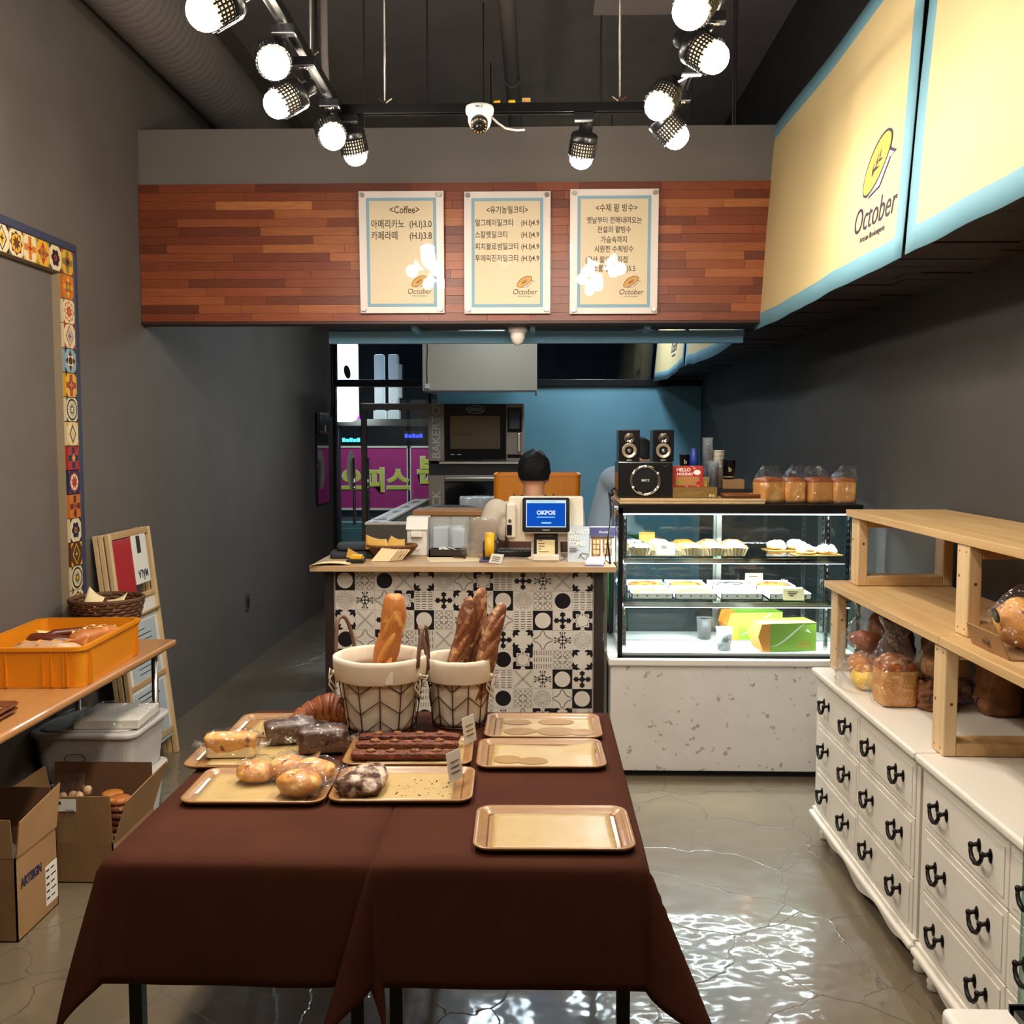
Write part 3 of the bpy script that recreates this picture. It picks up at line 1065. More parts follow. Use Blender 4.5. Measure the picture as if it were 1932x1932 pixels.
lettering('NILX', .013, 'print_dark', (0, -.0525, -.006), FRONT, t)
tag(MB().tube([(-.17, 3.73, 2.775), (-.15, 3.73, 2.755), (-.12, 3.73, 2.735), (-.08, 3.73, 2.728), (-.05, 3.73, 2.73)], .004, 6).build('camera_cable', 'cable_white'), 'white cable tail hanging beside the dome camera', 'cable')
t = thing('cable_connector', 'yellow connectors of the camera cable lying on the cross rail', 'connector', (-.13, 3.75, 2.83))
MB().tube([(-.05, 0, 0), (0, 0, .008), (.06, 0, .006), (.09, 0, .012)], .003, 6).build('lead', 'cable_black', t)
MB().cyl((-.035, 0, .004), (-.01, 0, .006), .007, 8).build('plug', 'yellow_plastic', t)
MB().cyl((.02, 0, .006), (.045, 0, .006), .007, 8).build('plug', 'yellow_plastic', t)
MB().box(.07, .1, -.006, .006, .004, .018).build('plug', 'gold_print', t)
# motion sensor under the bulkhead
t = thing('motion_sensor', 'white motion sensor hanging under the wood bulkhead', 'sensor', (-.108, 5.32, 2.2))
MB().lathe([(0, 0), (.05, 0), (.052, -.02), (.046, -.034), (.03, -.045)], 24).build('base', 'white_plastic', t)
MB().lathe([(.04, -.034), (.038, -.06), (.028, -.085), (.012, -.1), (0, -.103)], 24).build('lens', 'menu_plate', t)

# ================================================================ logo (bread with wing + words)
def logo(parent, o, U, V, s, golden, ink, dark, rot, word=True, only=False):
    """o = baseline centre of the emblem; U right, V up; s = emblem height"""
    o, U, V = Vector(o), Vector(U), Vector(V)
    N = U.cross(V).normalized()
    a = radians(32)
    def loafpoly(w, h, dx=0, dy=0):
        p = []
        for k in range(28):
            w_ = 2 * pi * k / 28
            x, y = w * cos(w_), h * sin(w_) * (1 if sin(w_) > 0 else .8)
            p.append((dx + x * cos(a) - y * sin(a), dy + x * sin(a) + y * cos(a)))
        return p
    cx_, cy_ = 0, s * .55
    wing = [(cx_ - .35 * s, cy_ - .5 * s), (cx_ + .2 * s, cy_ - .42 * s), (cx_ + .62 * s, cy_ - .02 * s), (cx_ + .85 * s, cy_ + .02 * s), (cx_ + .6 * s, cy_ + .12 * s), (cx_ + .5 * s, cy_ + .38 * s), (cx_ + .2 * s, cy_ - .1 * s)]
    MB().prism(wing, o + N * .0004, U, V, .0004).build('emblem_wing', ink, parent)
    wi = [(cx_ + (x - cx_) * .9 - .01 * s, cy_ + (y - cy_) * .9 - .012 * s) for x, y in wing]
    MB().prism(wi, o + N * .0008, U, V, .0004).build('emblem_wing', 'white_paper', parent)
    MB().prism(loafpoly(.71 * s, .37 * s, cx_, cy_), o + N * .0012, U, V, .0004).build('emblem_outline', ink, parent)
    MB().prism(loafpoly(.665 * s, .318 * s, cx_, cy_), o + N * .0016, U, V, .0004).build('emblem_loaf', golden, parent)
    g = MB()
    D = Vector((cos(a), sin(a)))
    E_ = Vector((-sin(a), cos(a)))
    for k, (u, v, du, dv) in enumerate(((-.25, .0, .5, 0), (-.2, .02, .2, .14), (0, .02, .2, .14), (.15, .02, .16, .1), (-.1, -.01, .22, -.13), (.1, -.01, .18, -.11))):
        p = Vector((cx_, cy_)) + D * (u * s) + E_ * (v * s)
        q = Vector((cx_, cy_)) + D * ((u + du) * s) + E_ * ((v + dv) * s)
        n_ = Vector((-(q - p).y, (q - p).x)).normalized() * (.032 * s)
        g.prism([tuple(p - n_), tuple(q), tuple(p + n_)], o + N * .002, U, V, .0003)
    g.build('emblem_ear', ink, parent)
    if word:
        lettering('October', s * .62, dark, o - V * (.46 * s) + N * .0006, rot, parent, shear=.22, sx=.92)
        lettering('Artisan Boulangerie', s * .15, dark, o - V * (.66 * s) + N * .0006, rot, parent)

# ================================================================ menu boards
def menu(x0, x1, z0, z1, label, lines, tilt=0.0):
    t = thing('menu_board', label, 'menu board', ((x0 + x1) / 2, PY - .02, z0), 0, 'menu boards on the wood cladding')
    w, h = x1 - x0, z1 - z0
    MB().box(-w / 2, w / 2, -.002, .004, 0, h).build('back_plate', 'menu_plate', t, bev=.001)
    pw, ph2 = w - .075, h - .065
    MB().box(-pw / 2, pw / 2, -.0035, -.002, .032, .032 + ph2).build('border', 'menu_border', t)
    MB().box(-pw / 2 + .016, pw / 2 - .016, -.0045, -.0035, .048, .016 + ph2).build('sheet', 'menu_paper', t)
    for (txt, px, pz, sz, al) in lines:
        lettering(txt, sz, 'menu_ink', (px * w / 2, -.0046, pz * h), FRONT, t, align=al, bold=.0005, sx=.8)
    logo(t, (.088, -.0046, .125), (1, 0, 0), (0, 0, 1), .062, 'print_gold_menu', 'print_brown', 'menu_ink', FRONT)
    MB().box(-w / 2, w / 2, -.0115, -.0085, 0, h).build('acrylic_cover', 'acrylic', t)
    t.rotation_euler = (radians(tilt), 0, 0)
    for sx_ in (-1, 1):
        for sz_ in (.02, h - .02):
            b = MB().cyl((sx_ * (w / 2 - .02), -.022, sz_), (sx_ * (w / 2 - .02), .02, sz_), .011, 16).build('standoff_bolt', 'steel', t)
    return t
menu(-.912, -.48, 2.249, 2.857, 'left menu board headed with coffee prices on the wood cladding', [
    ('<Coffee>', .08, .82, .05, 'CENTER'), ('아메리카노', -.72, .705, .047, 'LEFT'), ('(H.I)3.0', .72, .705, .047, 'RIGHT'), ('카페라떼', -.72, .61, .047, 'LEFT'), ('(H.I)3.8', .72, .61, .047, 'RIGHT')], 2.6)
menu(-.378, .062, 2.245, 2.858, 'middle menu board listing four milk teas on the wood cladding', [
    ('<유기농밀크티>', 0, .825, .04, 'CENTER'), ('얼그레이밀크티', -.75, .722, .038, 'LEFT'), ('(H.I)4.9', .74, .722, .038, 'RIGHT'), ('스칼렛밀크티', -.75, .625, .038, 'LEFT'), ('(H.I)4.9', .74, .625, .038, 'RIGHT'),
    ('피치블로썸밀크티', -.75, .528, .038, 'LEFT'), ('(H.I)4.9', .74, .528, .038, 'RIGHT'), ('투메릭진저밀크티', -.75, .432, .038, 'LEFT'), ('(H.I)4.9', .74, .432, .038, 'RIGHT')])
menu(.16, .606, 2.242, 2.861, 'right menu board about shaved ice on the wood cladding', [
    ('<수제 팥 빙수>', .05, .825, .042, 'CENTER'), ('옛날부터 전해내려오는', 0, .73, .037, 'CENTER'), ('전설의 팥빙수', 0, .655, .037, 'CENTER'), ('가슴속까지', 0, .575, .037, 'CENTER'), ('시원한 수제빙수', 0, .5, .037, 'CENTER'),
    ('(국산 팥으로 직접', -.65, .415, .037, 'LEFT'), ('팥소를 만듭니다)5.5', -.6, .345, .037, 'LEFT')], 2.6)

# ================================================================ yellow banners on the right soffit
BXT, BXB, BZT, BZB = 1.205, 1.135, 3.19, 2.17
def banner(y0, y1, label, words, sag, top=BZT, seed=0):
    t = thing('fabric_banner', label, 'banner', (0, 0, 0), 0, 'yellow banners along the right wall')
    bw = .075
    L_ = y1 - y0
    us = [0, bw / L_] + [bw / L_ + (1 - 2 * bw / L_) * k / 26 for k in range(1, 26)] + [1 - bw / L_, 1]
    hh = top - BZB
    vs_ = [0, bw / hh] + [bw / hh + (1 - 2 * bw / hh) * k / 12 for k in range(1, 12)] + [1 - bw / hh, 1]
    def surf(yv, vv):
        return BXB + (BXT - BXB) * vv + .012 * sin(yv * 4.2 + vv * 1.5 + seed) * (1 - abs(vv - .5)) * .8
    def f(u, v):
        uu = us[round(u * (len(us) - 1))]
        vv = vs_[round(v * (len(vs_) - 1))]
        yv = y1 + (y0 - y1) * uu
        z = BZB + hh * vv - sag * (1 - vv) * (sin(uu * pi) ** 2) + (1 - vv) ** 3 * .012 * noise.noise(Vector((yv * 3.2, seed, 0)))
        return (surf(yv, vv), yv, z)
    nu, nv = len(us) - 1, len(vs_) - 1
    o = MB().grid(f, nu, nv, mif=lambda i, j: 1 if (i in (0, nu - 1) or j in (0, nv - 1)) else 0).build('fabric', ['banner_cream', 'banner_blue'], t, solid=.003)
    if words:
        yc, zc, s = words
        # printed at the local plane of the cloth
        sl = (BXT - BXB) / hh
        ux = Vector((0, -1, 0))
        vx = Vector((sl, 0, 1)).normalized()
        x0 = BXB + sl * (zc - BZB) - .019
        rot = Matrix((ux, vx, ux.cross(vx))).transposed().to_euler()
        logo(t, (x0, yc, zc), ux, vx, s, 'print_gold', 'print_dark', 'print_dark', rot)
        for ch in t.children:
            if ch.name.startswith('fabric'):
                continue
            Mx = Matrix.Translation(ch.location) @ ch.rotation_euler.to_matrix().to_4x4()
            for v in ch.data.vertices:
                w = Mx @ v.co
                lev = (x0 + sl * (w.z - zc)) - w.x
                vv = (w.z - BZB) / hh
                v.co = (surf(w.y, vv) - .0024 - lev, w.y, w.z)
            ch.location = (0, 0, 0)
            ch.rotation_euler = (0, 0, 0)
    return t
banner(3.21, 5.3, 'cream fabric banner with blue border and bread logo, beside the wood cladding', (3.5, 2.425, .2), .0, seed=1)
banner(1.2, 3.15, 'plain cream fabric banner with blue border at the upper right corner', None, .0, seed=4)
banner(5.56, 7.83, 'cream banner with blue border seen under the bulkhead in the kitchen', None, .03, seed=7)
banner(7.85, 9.9, 'rear cream banner with small logo near the kitchen wall', (8.55, 2.44, .2), .03, seed=9)

# ================================================================ tiled frame on the left wall
fr = thing('tiled_frame', 'large wall frame edged in navy with colourful patterned tiles on the left wall', 'frame', (XL, 0, 0))
FY0, FY1, FZ0, FZ1 = 2.4, 4.33, .74, 2.41
TS = .1045
MB().box(.0, .035, FY0, FY1 - TS, FZ0, FZ1 - TS).build('inner_panel', 'wall_paint', fr) if False else None
MB().box(.0, .034, FY0, FY1, FZ1 - TS, FZ1).build('backing_board', 'reveal', fr)
MB().box(.0, .034, FY1 - TS, FY1, FZ0, FZ1 - TS).build('backing_board', 'reveal', fr)
MB().box(.0, .05, FY0, FY1 + .035, FZ1, FZ1 + .035).build('navy_edge', 'navy_trim', fr, bev=.006)
MB().box(.0, .05, FY1, FY1 + .035, FZ0, FZ1).build('navy_edge', 'navy_trim', fr, bev=.006)
for i, (a, b) in enumerate((('tc_cream', '#d9c9a0'), ('tc_yellow', '#d9a52e'), ('tc_red', '#a8332a'), ('tc_navy', '#262b48'), ('tc_black', '#1c1a1c'), ('tc_orange', '#c8702a'), ('tc_green', '#6f7a35'), ('tc_sky', '#8aa5b0'), ('tc_brown', '#5a3520'))):
    mat(a, b, 0.35, coat=.3)
def star(n, r1, r2, a0=0):
    return [((r1 if k % 2 == 0 else r2) * cos(pi * k / n + a0), (r1 if k % 2 == 0 else r2) * sin(pi * k / n + a0)) for k in range(2 * n)]
def deco(kind, cols):
    """coloured tile 1x1 in the (Y,Z) plane, facing +X; cols = base, a, b, c"""
    m = MB()
    e = .482
    m.prism([(-e, -e), (e, -e), (e, e), (-e, e)], (0, 0, 0), (0, TS, 0), (0, 0, TS), .012, 0)
    lev = [.0121]
    def L(poly, mi):
        m.prism(poly, (lev[0], 0, 0), (0, TS, 0), (0, 0, TS), .0002, mi)
        lev[0] += .0002
    def corners(r, mi):
        for sx_ in (-1, 1):
            for sy_ in (-1, 1):
                L([(sx_ * e, sy_ * e), (sx_ * (e - r), sy_ * e), (sx_ * e, sy_ * (e - r))][::(1 if sx_ * sy_ > 0 else -1)], mi)
                lev[0] -= .0002
        lev[0] += .0002
    if kind == 0:
        L([(0, -.46), (.34, 0), (0, .46), (-.34, 0)], 1); L([(0, -.38), (.27, 0), (0, .38), (-.27, 0)], 2); L([(0, -.28), (.2, 0), (0, .28), (-.2, 0)], 3); L(star(4, .18, .05), 1); corners(.22, 1)
    elif kind == 1:
        L(star(8, .46, .36), 1); L(circ(.34, 20), 2); L(star(8, .3, .16, .39), 3); L(circ(.12, 14), 1); corners(.14, 3)
    elif kind == 2:
        for k in range(6):
            a = pi / 3 * k
            L(circ(.13, 12, .22 * cos(a), .22 * sin(a)), 1); lev[0] -= .0002
        lev[0] += .0002; L(circ(.13, 14), 2); corners(.2, 3); L(circ(.06, 10), 3)
    elif kind == 3:
        L([(-.12, -.44), (.12, -.44), (.12, -.12), (.44, -.12), (.44, .12), (.12, .12), (.12, .44), (-.12, .44), (-.12, .12), (-.44, .12), (-.44, -.12), (-.12, -.12)], 1); L(star(4, .3, .12, pi / 4), 2); L(star(4, .2, .09), 3); corners(.18, 2)
    elif kind == 4:
        L(circ(.45, 24), 1); L(circ(.37, 24), 0); L(star(12, .34, .12), 2); L(circ(.1, 12), 3); corners(.16, 1)
    else:
        L(star(4, .46, .24, 0), 1); L(star(4, .34, .18, pi / 4), 2); L(circ(.16, 16), 3); L(star(6, .13, .05), 1); corners(.2, 3)
    return m.mesh('tile', ['tc_' + c for c in cols])
DECO = [deco(0, ('cream', 'black', 'cream', 'yellow')), deco(1, ('cream', 'brown', 'yellow', 'brown')), deco(3, ('cream', 'orange', 'yellow', 'red')), deco(5, ('yellow', 'red', 'orange', 'green')), deco(2, ('cream', 'black', 'red', 'black')),
        deco(3, ('yellow', 'green', 'red', 'black')), deco(5, ('orange', 'yellow', 'red', 'green')), deco(1, ('cream', 'orange', 'cream', 'red')), deco(0, ('cream', 'red', 'cream', 'sky')), deco(5, ('sky', 'brown', 'cream', 'black')),
        deco(3, ('yellow', 'red', 'brown', 'orange')), deco(4, ('cream', 'black', 'black', 'cream')), deco(0, ('cream', 'yellow', 'navy', 'cream')), deco(3, ('red', 'navy', 'red', 'yellow')), deco(1, ('navy', 'red', 'cream', 'red')),
        deco(3, ('orange', 'brown', 'orange', 'red')), deco(2, ('cream', 'navy', 'orange', 'black')), deco(0, ('brown', 'yellow', 'brown', 'navy')), deco(4, ('cream', 'black', 'black', 'yellow')), deco(1, ('cream', 'brown', 'yellow', 'black'))]
yy = FY1 - TS / 2
for k, di in enumerate((5, 4, 3, 2, 1, 0, 12, 9, 16, 3, 7, 11, 8, 2, 17)):
    if yy - k * TS > FY0:
        put('tile', DECO[di], fr, (.034, yy - k * TS, FZ1 - TS / 2))
for k, di in enumerate((6, 7, 8, 9, 10, 11, 12, 13, 14, 15, 16, 17, 18, 19, 0)):
    z = FZ1 - TS * 1.5 - k * TS
    if z > FZ0:
        put('tile', DECO[di], fr, (.034, FY1 - TS / 2, z))

# ================================================================ left desk
DZ = .72
ds = thing('side_desk', 'long brown-topped folding desk along the left wall', 'desk', (0, 0, 0))
MB().box(XL + .005, -1.6, 1.9, 4.33, DZ - .03, DZ).build('desk_top', 'desk_top', ds, bev=.012, seg=3)
MB().box(XL + .03, -1.65, 1.95, 4.28, DZ - .055, DZ - .03).build('apron_frame', 'black_metal', ds)
for x, y in ((-1.66, 4.22), (-2.0, 4.22), (-1.66, 2.9), (-2.0, 2.9), (-1.66, 2.0), (-2.0, 2.0)):
    MB().cyl((x, y, 0), (x, y, DZ - .055), .014, 12).build('leg', 'steel', ds)

def crate(name, label, loc, rotz, w, d, h, group=None):
    t = thing(name, label, 'crate', loc, rotz, group)
    b = MB()
    th = .012
    out_ = rrect(w, d, .035)
    inn = rrect(w - 2 * th, d - 2 * th, .03)
    n = len(out_)
    vs = [(x, y, 0) for x, y in rrect(w - .012, d - .012, .035)] + [(x, y, h) for x, y in out_] + [(x, y, h) for x, y in inn] + [(x * .99, y * .99, .01) for x, y in inn]
    fs = []
    for i in range(n):
        j = (i + 1) % n
        fs += [(i, j, n + j, n + i), (n + i, n + j, 2 * n + j, 2 * n + i), (2 * n + i, 2 * n + j, 3 * n + j, 3 * n + i)]
    fs += [[3 * n + i for i in range(n)], [i for i in range(n)][::-1]]
    b.add(vs, fs)
    b.build('body', 'orange_plastic', t)
    ring_o, ring_i = rrect(w + .014, d + .014, .042), rrect(w - 2 * th, d - 2 * th, .03)
    rv = [(x, y, h - .012) for x, y in ring_o] + [(x, y, h + .001) for x, y in ring_o] + [(x, y, h + .001) for x, y in ring_i]
    fs = []
    for i in range(n):
        j = (i + 1) % n
        fs += [(i, j, n + j, n + i), (n + i, n + j, 2 * n + j, 2 * n + i)]
    fs.append([i for i in range(n)][::-1])
    MB().add(rv, fs[:-1]).build('rim', 'orange_plastic', t)
    for sx_ in (-1, 1):
        for sy_ in (-1, 1):
            for k in (.055, .068, .11, .14):
                MB().box(sx_ * (w / 2 - k) - .002, sx_ * (w / 2 - k) + .002, sy_ * (d / 2 - .001) - .005, sy_ * (d / 2 - .001) + .005, .006, h - .012).build('rib', 'orange_plastic', t)
            for k in (.05, .062, .074):
                MB().box(sx_ * (w / 2 - .001) - .005, sx_ * (w / 2 - .001) + .005, sy_ * (d / 2 - k) - .002, sy_ * (d / 2 - k) + .002, .006, h - .012).build('rib', 'orange_plastic', t)
    return t
crate('bread_crate', 'orange plastic bread crate holding loaves on the side desk', (-1.83, 3.73, DZ + .001), radians(3), .41, .6, .145)

def loaf_obj(name, label, m, c, r, e=.8, amp=.006, rotz=0., seed=1., group=None, tilt=0., cat='bread'):
    t = MB().ball((0, 0, r[2]), r, 28, 16, e=e, amp=amp, fr=22, seed=seed)
    o = t.build(name, m, None, c, (tilt, 0, rotz))
    return tag(o, label, cat, group)
t = thing('rustic_loaf', 'pale floury rustic loaf at the front of the orange crate', 'bread', (-1.8, 3.56, DZ + .075), radians(12), 'loaves in the orange crate')
MB().ball((0, 0, .03), (.13, .055, .042), 30, 16, e=.85, amp=.008, fr=20, seed=2).build('crumb_body', 'crust_flour', t)
for k in range(4):
    MB().tube([(-.09 + k * .05, -.02, .066), (-.07 + k * .05, 0, .071), (-.05 + k * .05, .02, .064)], [.003, .007, .003], 6).build('score', 'crust_score_gold', t)
t = thing('pretzel', 'glossy dark brown pretzel bread lying in the orange crate', 'pretzel', (-1.86, 3.82, DZ + .09), radians(25), 'loaves in the orange crate')
MB().tube([(.11 * cos(a), .06 * sin(a), .012 + .012 * sin(2 * a)) for a in [2 * pi * k / 28 for k in range(28)]], [.018 + .008 * abs(sin(pi * k / 28)) for k in range(28)], 10, closed=True).build('ring', 'pretzel', t)
MB().tube([(-.09, -.03, .02), (-.03, 0, .035), (.04, .01, .035), (.1, .03, .02)], [.012, .016, .016, .01], 10).build('twist', 'pretzel', t)
MB().obox((-.07, .02, .034), (.06, .035, .02), (0, .2, .3)).build('butter_slice', 'butter', t, bev=.006)
t = thing('almond_loaf', 'loaf crusted with sliced almonds at the back right of the crate', 'bread', (-1.76, 3.87, DZ + .05), radians(60), 'loaves in the orange crate')
MB().ball((0, 0, .045), (.12, .05, .05), 26, 14, e=.85, amp=.008, fr=20, seed=5).build('crumb_body', 'crust_gold', t)
rnd = random.Random(8)
for k in range(26):
    a, b = rnd.uniform(-1, 1), rnd.uniform(-.8, .8)
    z = .045 + .05 * sqrt(max(0, 1 - (a * .85) ** 2 - (b * .7) ** 2)) + .001
    MB().obox((a * .1, b * .035, z), (.018, .011, .002), (b * -.8, a * .5, rnd.uniform(0, 3))).build('almond_flake', 'butter', t)
loaf_obj('brown_loaf', 'small brown loaf under the pretzel in the orange crate', 'crust_dark', (-1.9, 3.92, DZ + .014), (.1, .06, .045), seed=9., group='loaves in the orange crate')

# wicker bowl on the desk
def wicker_bowl(name, label, loc, r, h, m, rotz=0, group=None, sx_=1.0, rb=.7):
    t = thing(name, label, 'basket', loc, rotz, group)
    nr = 9 if h < .15 else 14
    for k in range(nr):
        z = .012 + (h - .012) * k / (nr - 1)
        rr = r * (rb + (1 - rb) * (k / (nr - 1)) ** .8)
        q = MB()
        pts = [(rr * sx_ * cos(a), rr * sin(a), z + .0025 * sin(a * 18 + k * pi)) for a in [2 * pi * j / 72 for j in range(72)]]
        q.tube(pts, [(h / nr) * (.62 + .14 * cos(j * pi / 2 + k * pi)) for j in range(72)], 6, closed=True)
        q.build('woven_coil', m, t)
    MB().tube([(r * sx_ * 1.01 * cos(a), r * 1.01 * sin(a), h + .006) for a in [2 * pi * j / 48 for j in range(48)]], .0075, 8, closed=True).build('rim', m, t)
    MB().lathe([(0, .004), (r * rb, .004), (r * rb, .012), (0, .012)], 32, sx=sx_).build('base', m, t)
    return t
wicker_bowl('wicker_bowl', 'round dark wicker bowl with paper sheets on the side desk', (-1.852, 4.2, DZ + .001), .148, .195, 'wicker', rb=.62)
def sheet(name, label, pts, m, group=None, cat='paper', th=.0012, n=8):
    """a bent sheet from four corner points with a sag"""
    a, b, c, d = [Vector(p) for p in pts]
    def f(u, v):
        p = (a * (1 - u) + b * u) * (1 - v) + (d * (1 - u) + c * u) * v
        return p + Vector((0, 0, .012 * sin(u * pi) * sin(v * 3 + 1)))
    return tag(MB().grid(f, n, n).build(name, m, solid=th), label, cat, group)
sheet('paper_sheet', 'larger cream paper sheet standing in the dark wicker bowl', [(-1.935, 4.12, .868), (-1.86, 4.1, .868), (-1.86, 4.2, .925), (-1.94, 4.23, .968)], 'cream_paper', 'papers in the dark wicker bowl')
sheet('paper_sheet', 'smaller cream paper sheet at the right in the dark wicker bowl', [(-1.852, 4.12, .868), (-1.775, 4.13, .87), (-1.765, 4.21, .945), (-1.845, 4.19, .915)], 'cream_paper', 'papers in the dark wicker bowl')
# ================================================================ display tables with brown cloths
TZT = .72
def table(name, label, x0, x1, y0, y1):
    t = thing(name, label, 'table', ((x0 + x1) / 2, (y0 + y1) / 2, 0), 0, 'tables under the brown cloths')
    w, d = x1 - x0, y1 - y0
    MB().box(-w / 2, w / 2, -d / 2, d / 2, TZT - .03, TZT - .004).build('tabletop', 'counter_wood', t)
    for sx_ in (-1, 1):
        for sy_ in (-1, 1):
            x, y = sx_ * (w / 2 - .03), sy_ * (d / 2 - .05)
            MB().box(x - .014, x + .014, y - .014, y + .014, 0, TZT - .03).build('leg', 'black_metal', t)
    MB().bar((-w / 2 + .03, d / 2 - .05, .12), (w / 2 - .03, d / 2 - .05, .12), .02, .02).build('stretcher', 'black_metal', t)
    return t
def cloth(name, label, x0, x1, y0, y1, hang, flare, seed):
    """drape: each edge falls straight, each corner swings out as a cone"""
    z = TZT
    n = 44
    W, D = x1 - x0, y1 - y0
    def axis(L_):
        a = [-hang + hang * k / 14 for k in range(14)]
        m = max(6, int(L_ / .06))
        a += [L_ * k / m for k in range(m)]
        a += [L_ + hang * k / 14 for k in range(15)]
        return a
    ax, ay = axis(W), axis(D)
    rad = .012
    def pt(u, v):
        a = ax[round(u * (len(ax) - 1))]
        b = ay[round(v * (len(ay) - 1))]
        ox = -a if a < 0 else (a - W if a > W else 0)
        oy = -b if b < 0 else (b - D if b > D else 0)
        px, py = min(max(a, 0), W), min(max(b, 0), D)
        sx_, sy_ = (-1 if a < 0 else 1), (-1 if b < 0 else 1)
        r = sqrt(ox * ox + oy * oy)
        if r < 1e-9:
            return (x0 + px, y0 + py, z)
        ph = atan2(oy, ox)
        fl = flare(sx_, sy_) if (ox > 0 and oy > 0) else 0
        ang = fl * (sin(2 * ph) ** 1.5)
        # edges swing out very little, with soft waves
        if ox == 0 or oy == 0:
            q = px if ox == 0 else py
            ang = .05 + .05 * noise.noise(Vector((q * 4, seed, sx_ + 2 * sy_)))
        else:
            ang += .05
        drop = r * cos(ang)
        outw = r * sin(ang)
        bend = min(r, rad)
        outw += rad * sin(min(1, r / rad) * pi / 2) * .6
        drop = max(0, drop - rad * .4 * min(1, r / rad)) if r > rad else drop * .4
        wav = .010 * noise.noise(Vector(((px + py) * 6, seed + sx_, r * 3))) * (r / hang)
        outw += wav
        dx, dy = cos(ph) * sx_, sin(ph) * sy_
        if oy == 0:
            dx, dy = sx_, 0
        if ox == 0:
            dx, dy = 0, sy_
        return (x0 + px + dx * outw, y0 + py + dy * outw, z - drop)
    o = MB().grid(pt, len(ax) - 1, len(ay) - 1).build(name, 'brown_cloth', solid=.002)
    return tag(o, label, 'tablecloth', 'brown tablecloths')
TX0, TXM, TX1, TY0, TY1 = -.91, -.345, .225, 2.01, 3.17
table('display_table', 'left display table under a brown cloth', TX0 + .01, TXM - .012, TY0 + .01, TY1 - .01)
table('display_table', 'right display table under a brown cloth', TXM + .012, TX1 - .01, TY0 + .01, TY1 - .01)
fl_l = lambda sx_, sy_: .24 if (sx_ < 0 and sy_ < 0) else (.06 if sx_ > 0 else .3)
fl_r = lambda sx_, sy_: .44 if (sy_ < 0 and sx_ > 0) else (.3 if sy_ < 0 else .05)
def cloth_pair():
    a = cloth('tablecloth', 'dark brown cloth draped over the left display table', TX0, TXM - .004, TY0, TY1, .262, fl_l, 2.0)
    b = cloth('tablecloth', 'dark brown cloth over the right display table, with a cone fold at its front corner', TXM + .003, TX1, TY0, TY1, .262, fl_r, 7.0)
cloth_pair()

# ================================================================ wooden trays
def tray_meshes(w=.348, d=.25):
    n = 6
    prof = [(0, .004), (-.03, .004), (-.024, .006), (-.012, .012), (-.006, .016), (0, .0165), (.002, .0145), (-.003, .009), (-.014, .002), (-.03, 0)]
    b = MB()
    rings = []
    for off, z in prof[1:]:
        rr = max(.012, .036 + off)
        rings.append([(x, y, z) for x, y in rrect(w + 2 * off, d + 2 * off, rr, n)])
    k = len(rings[0])
    vs = [p for r in rings for p in r]
    fs = []
    for i in range(len(rings) - 1):
        for j in range(k):
            j2 = (j + 1) % k
            fs.append((i * k + j, i * k + j2, (i + 1) * k + j2, (i + 1) * k + j))
    b.add(vs, fs, 0, True)
    b.f.append([j for j in range(k)]); b.m.append(0); b.s.append(False)
    b.f.append([(len(rings) - 1) * k + j for j in range(k)][::-1]); b.m.append(0); b.s.append(False)
    return b
TRAY = tray_meshes().mesh('tray_body', 'tray_wood')
TRAYD = tray_meshes(.33, .24).mesh('tray_body', 'tray_dark')
def paper_mesh(w, d, seed, curl=.0):
    def f(u, v):
        x, y = (u - .5) * w, (v - .5) * d
        return (x, y, .0052 + .0012 * (1 + noise.noise(Vector((x * 14, y * 14, seed)))) + curl * max(0, u - .7) * max(0, v - .5) * 2)
    return MB().grid(f, 18, 12).mesh('baking_paper', 'baking_paper')
def tray(label, x, y, rotz, pw=.25, pd=.17, px=.005, py=.0, prot=0., curl=0., stains=(), seed=1, mesh=None, z=TZT + .002, paper=True, group='wooden trays on the brown tables'):
    t = thing('bakery_tray', label, 'tray', (x, y, z), rotz, group)
    put('tray_body', mesh or TRAY, t)
    if paper:
        p = put('baking_paper', paper_mesh(pw, pd, seed, curl), t, (px, py, 0), (0, 0, prot), solid=.0006)
        for (sx_, sy_, rx, ry) in stains:
            def g(u, v, sx_=sx_, sy_=sy_, rx=rx, ry=ry):
                a = 2 * pi * u
                k = v * (1 + .07 * noise.noise(Vector((cos(a) * 2, sin(a) * 2, sx_ * 20))))
                xx, yy_ = sx_ + rx * k * cos(a), sy_ + ry * k * sin(a)
                return (xx, yy_, .0068 + .0012 * (1 + noise.noise(Vector((xx * 14, yy_ * 14, seed)))))
            MB().grid(g, 24, 3).build('grease_stain', 'oily_paper', p)
    return t
t1 = tray('wooden tray at the back left under the cakes and croissant', -.775, 2.69, radians(2), .25, .17, seed=1)
t1b = tray('hindmost left wooden tray with paper under the croissant', -.745, 2.955, radians(2), .25, .17, seed=2)
t2 = tray('front left wooden tray with four wrapped buns', -.69, 2.432, radians(1.3), .27, .2, -.01, seed=3)
t3 = tray('wooden tray carrying three long chocolate pastry strips', -.355, 2.722, radians(1.7), .26, .19, .02, seed=4)
t4 = tray('wooden tray with one sugar-dusted chocolate scone', -.335, 2.452, radians(1.5), .27, .2, -.01, .0, radians(-.5), seed=5)
t5 = tray('empty wooden tray at the back right with round grease stains on its paper', .017, 2.976, 0, .28, .2, .01, 0, 0, stains=((-.09, .05, .045, .03), (.03, .055, .055, .03), (-.08, -.045, .05, .035), (.03, -.045, .06, .042), (.105, -.05, .035, .035)), seed=6)
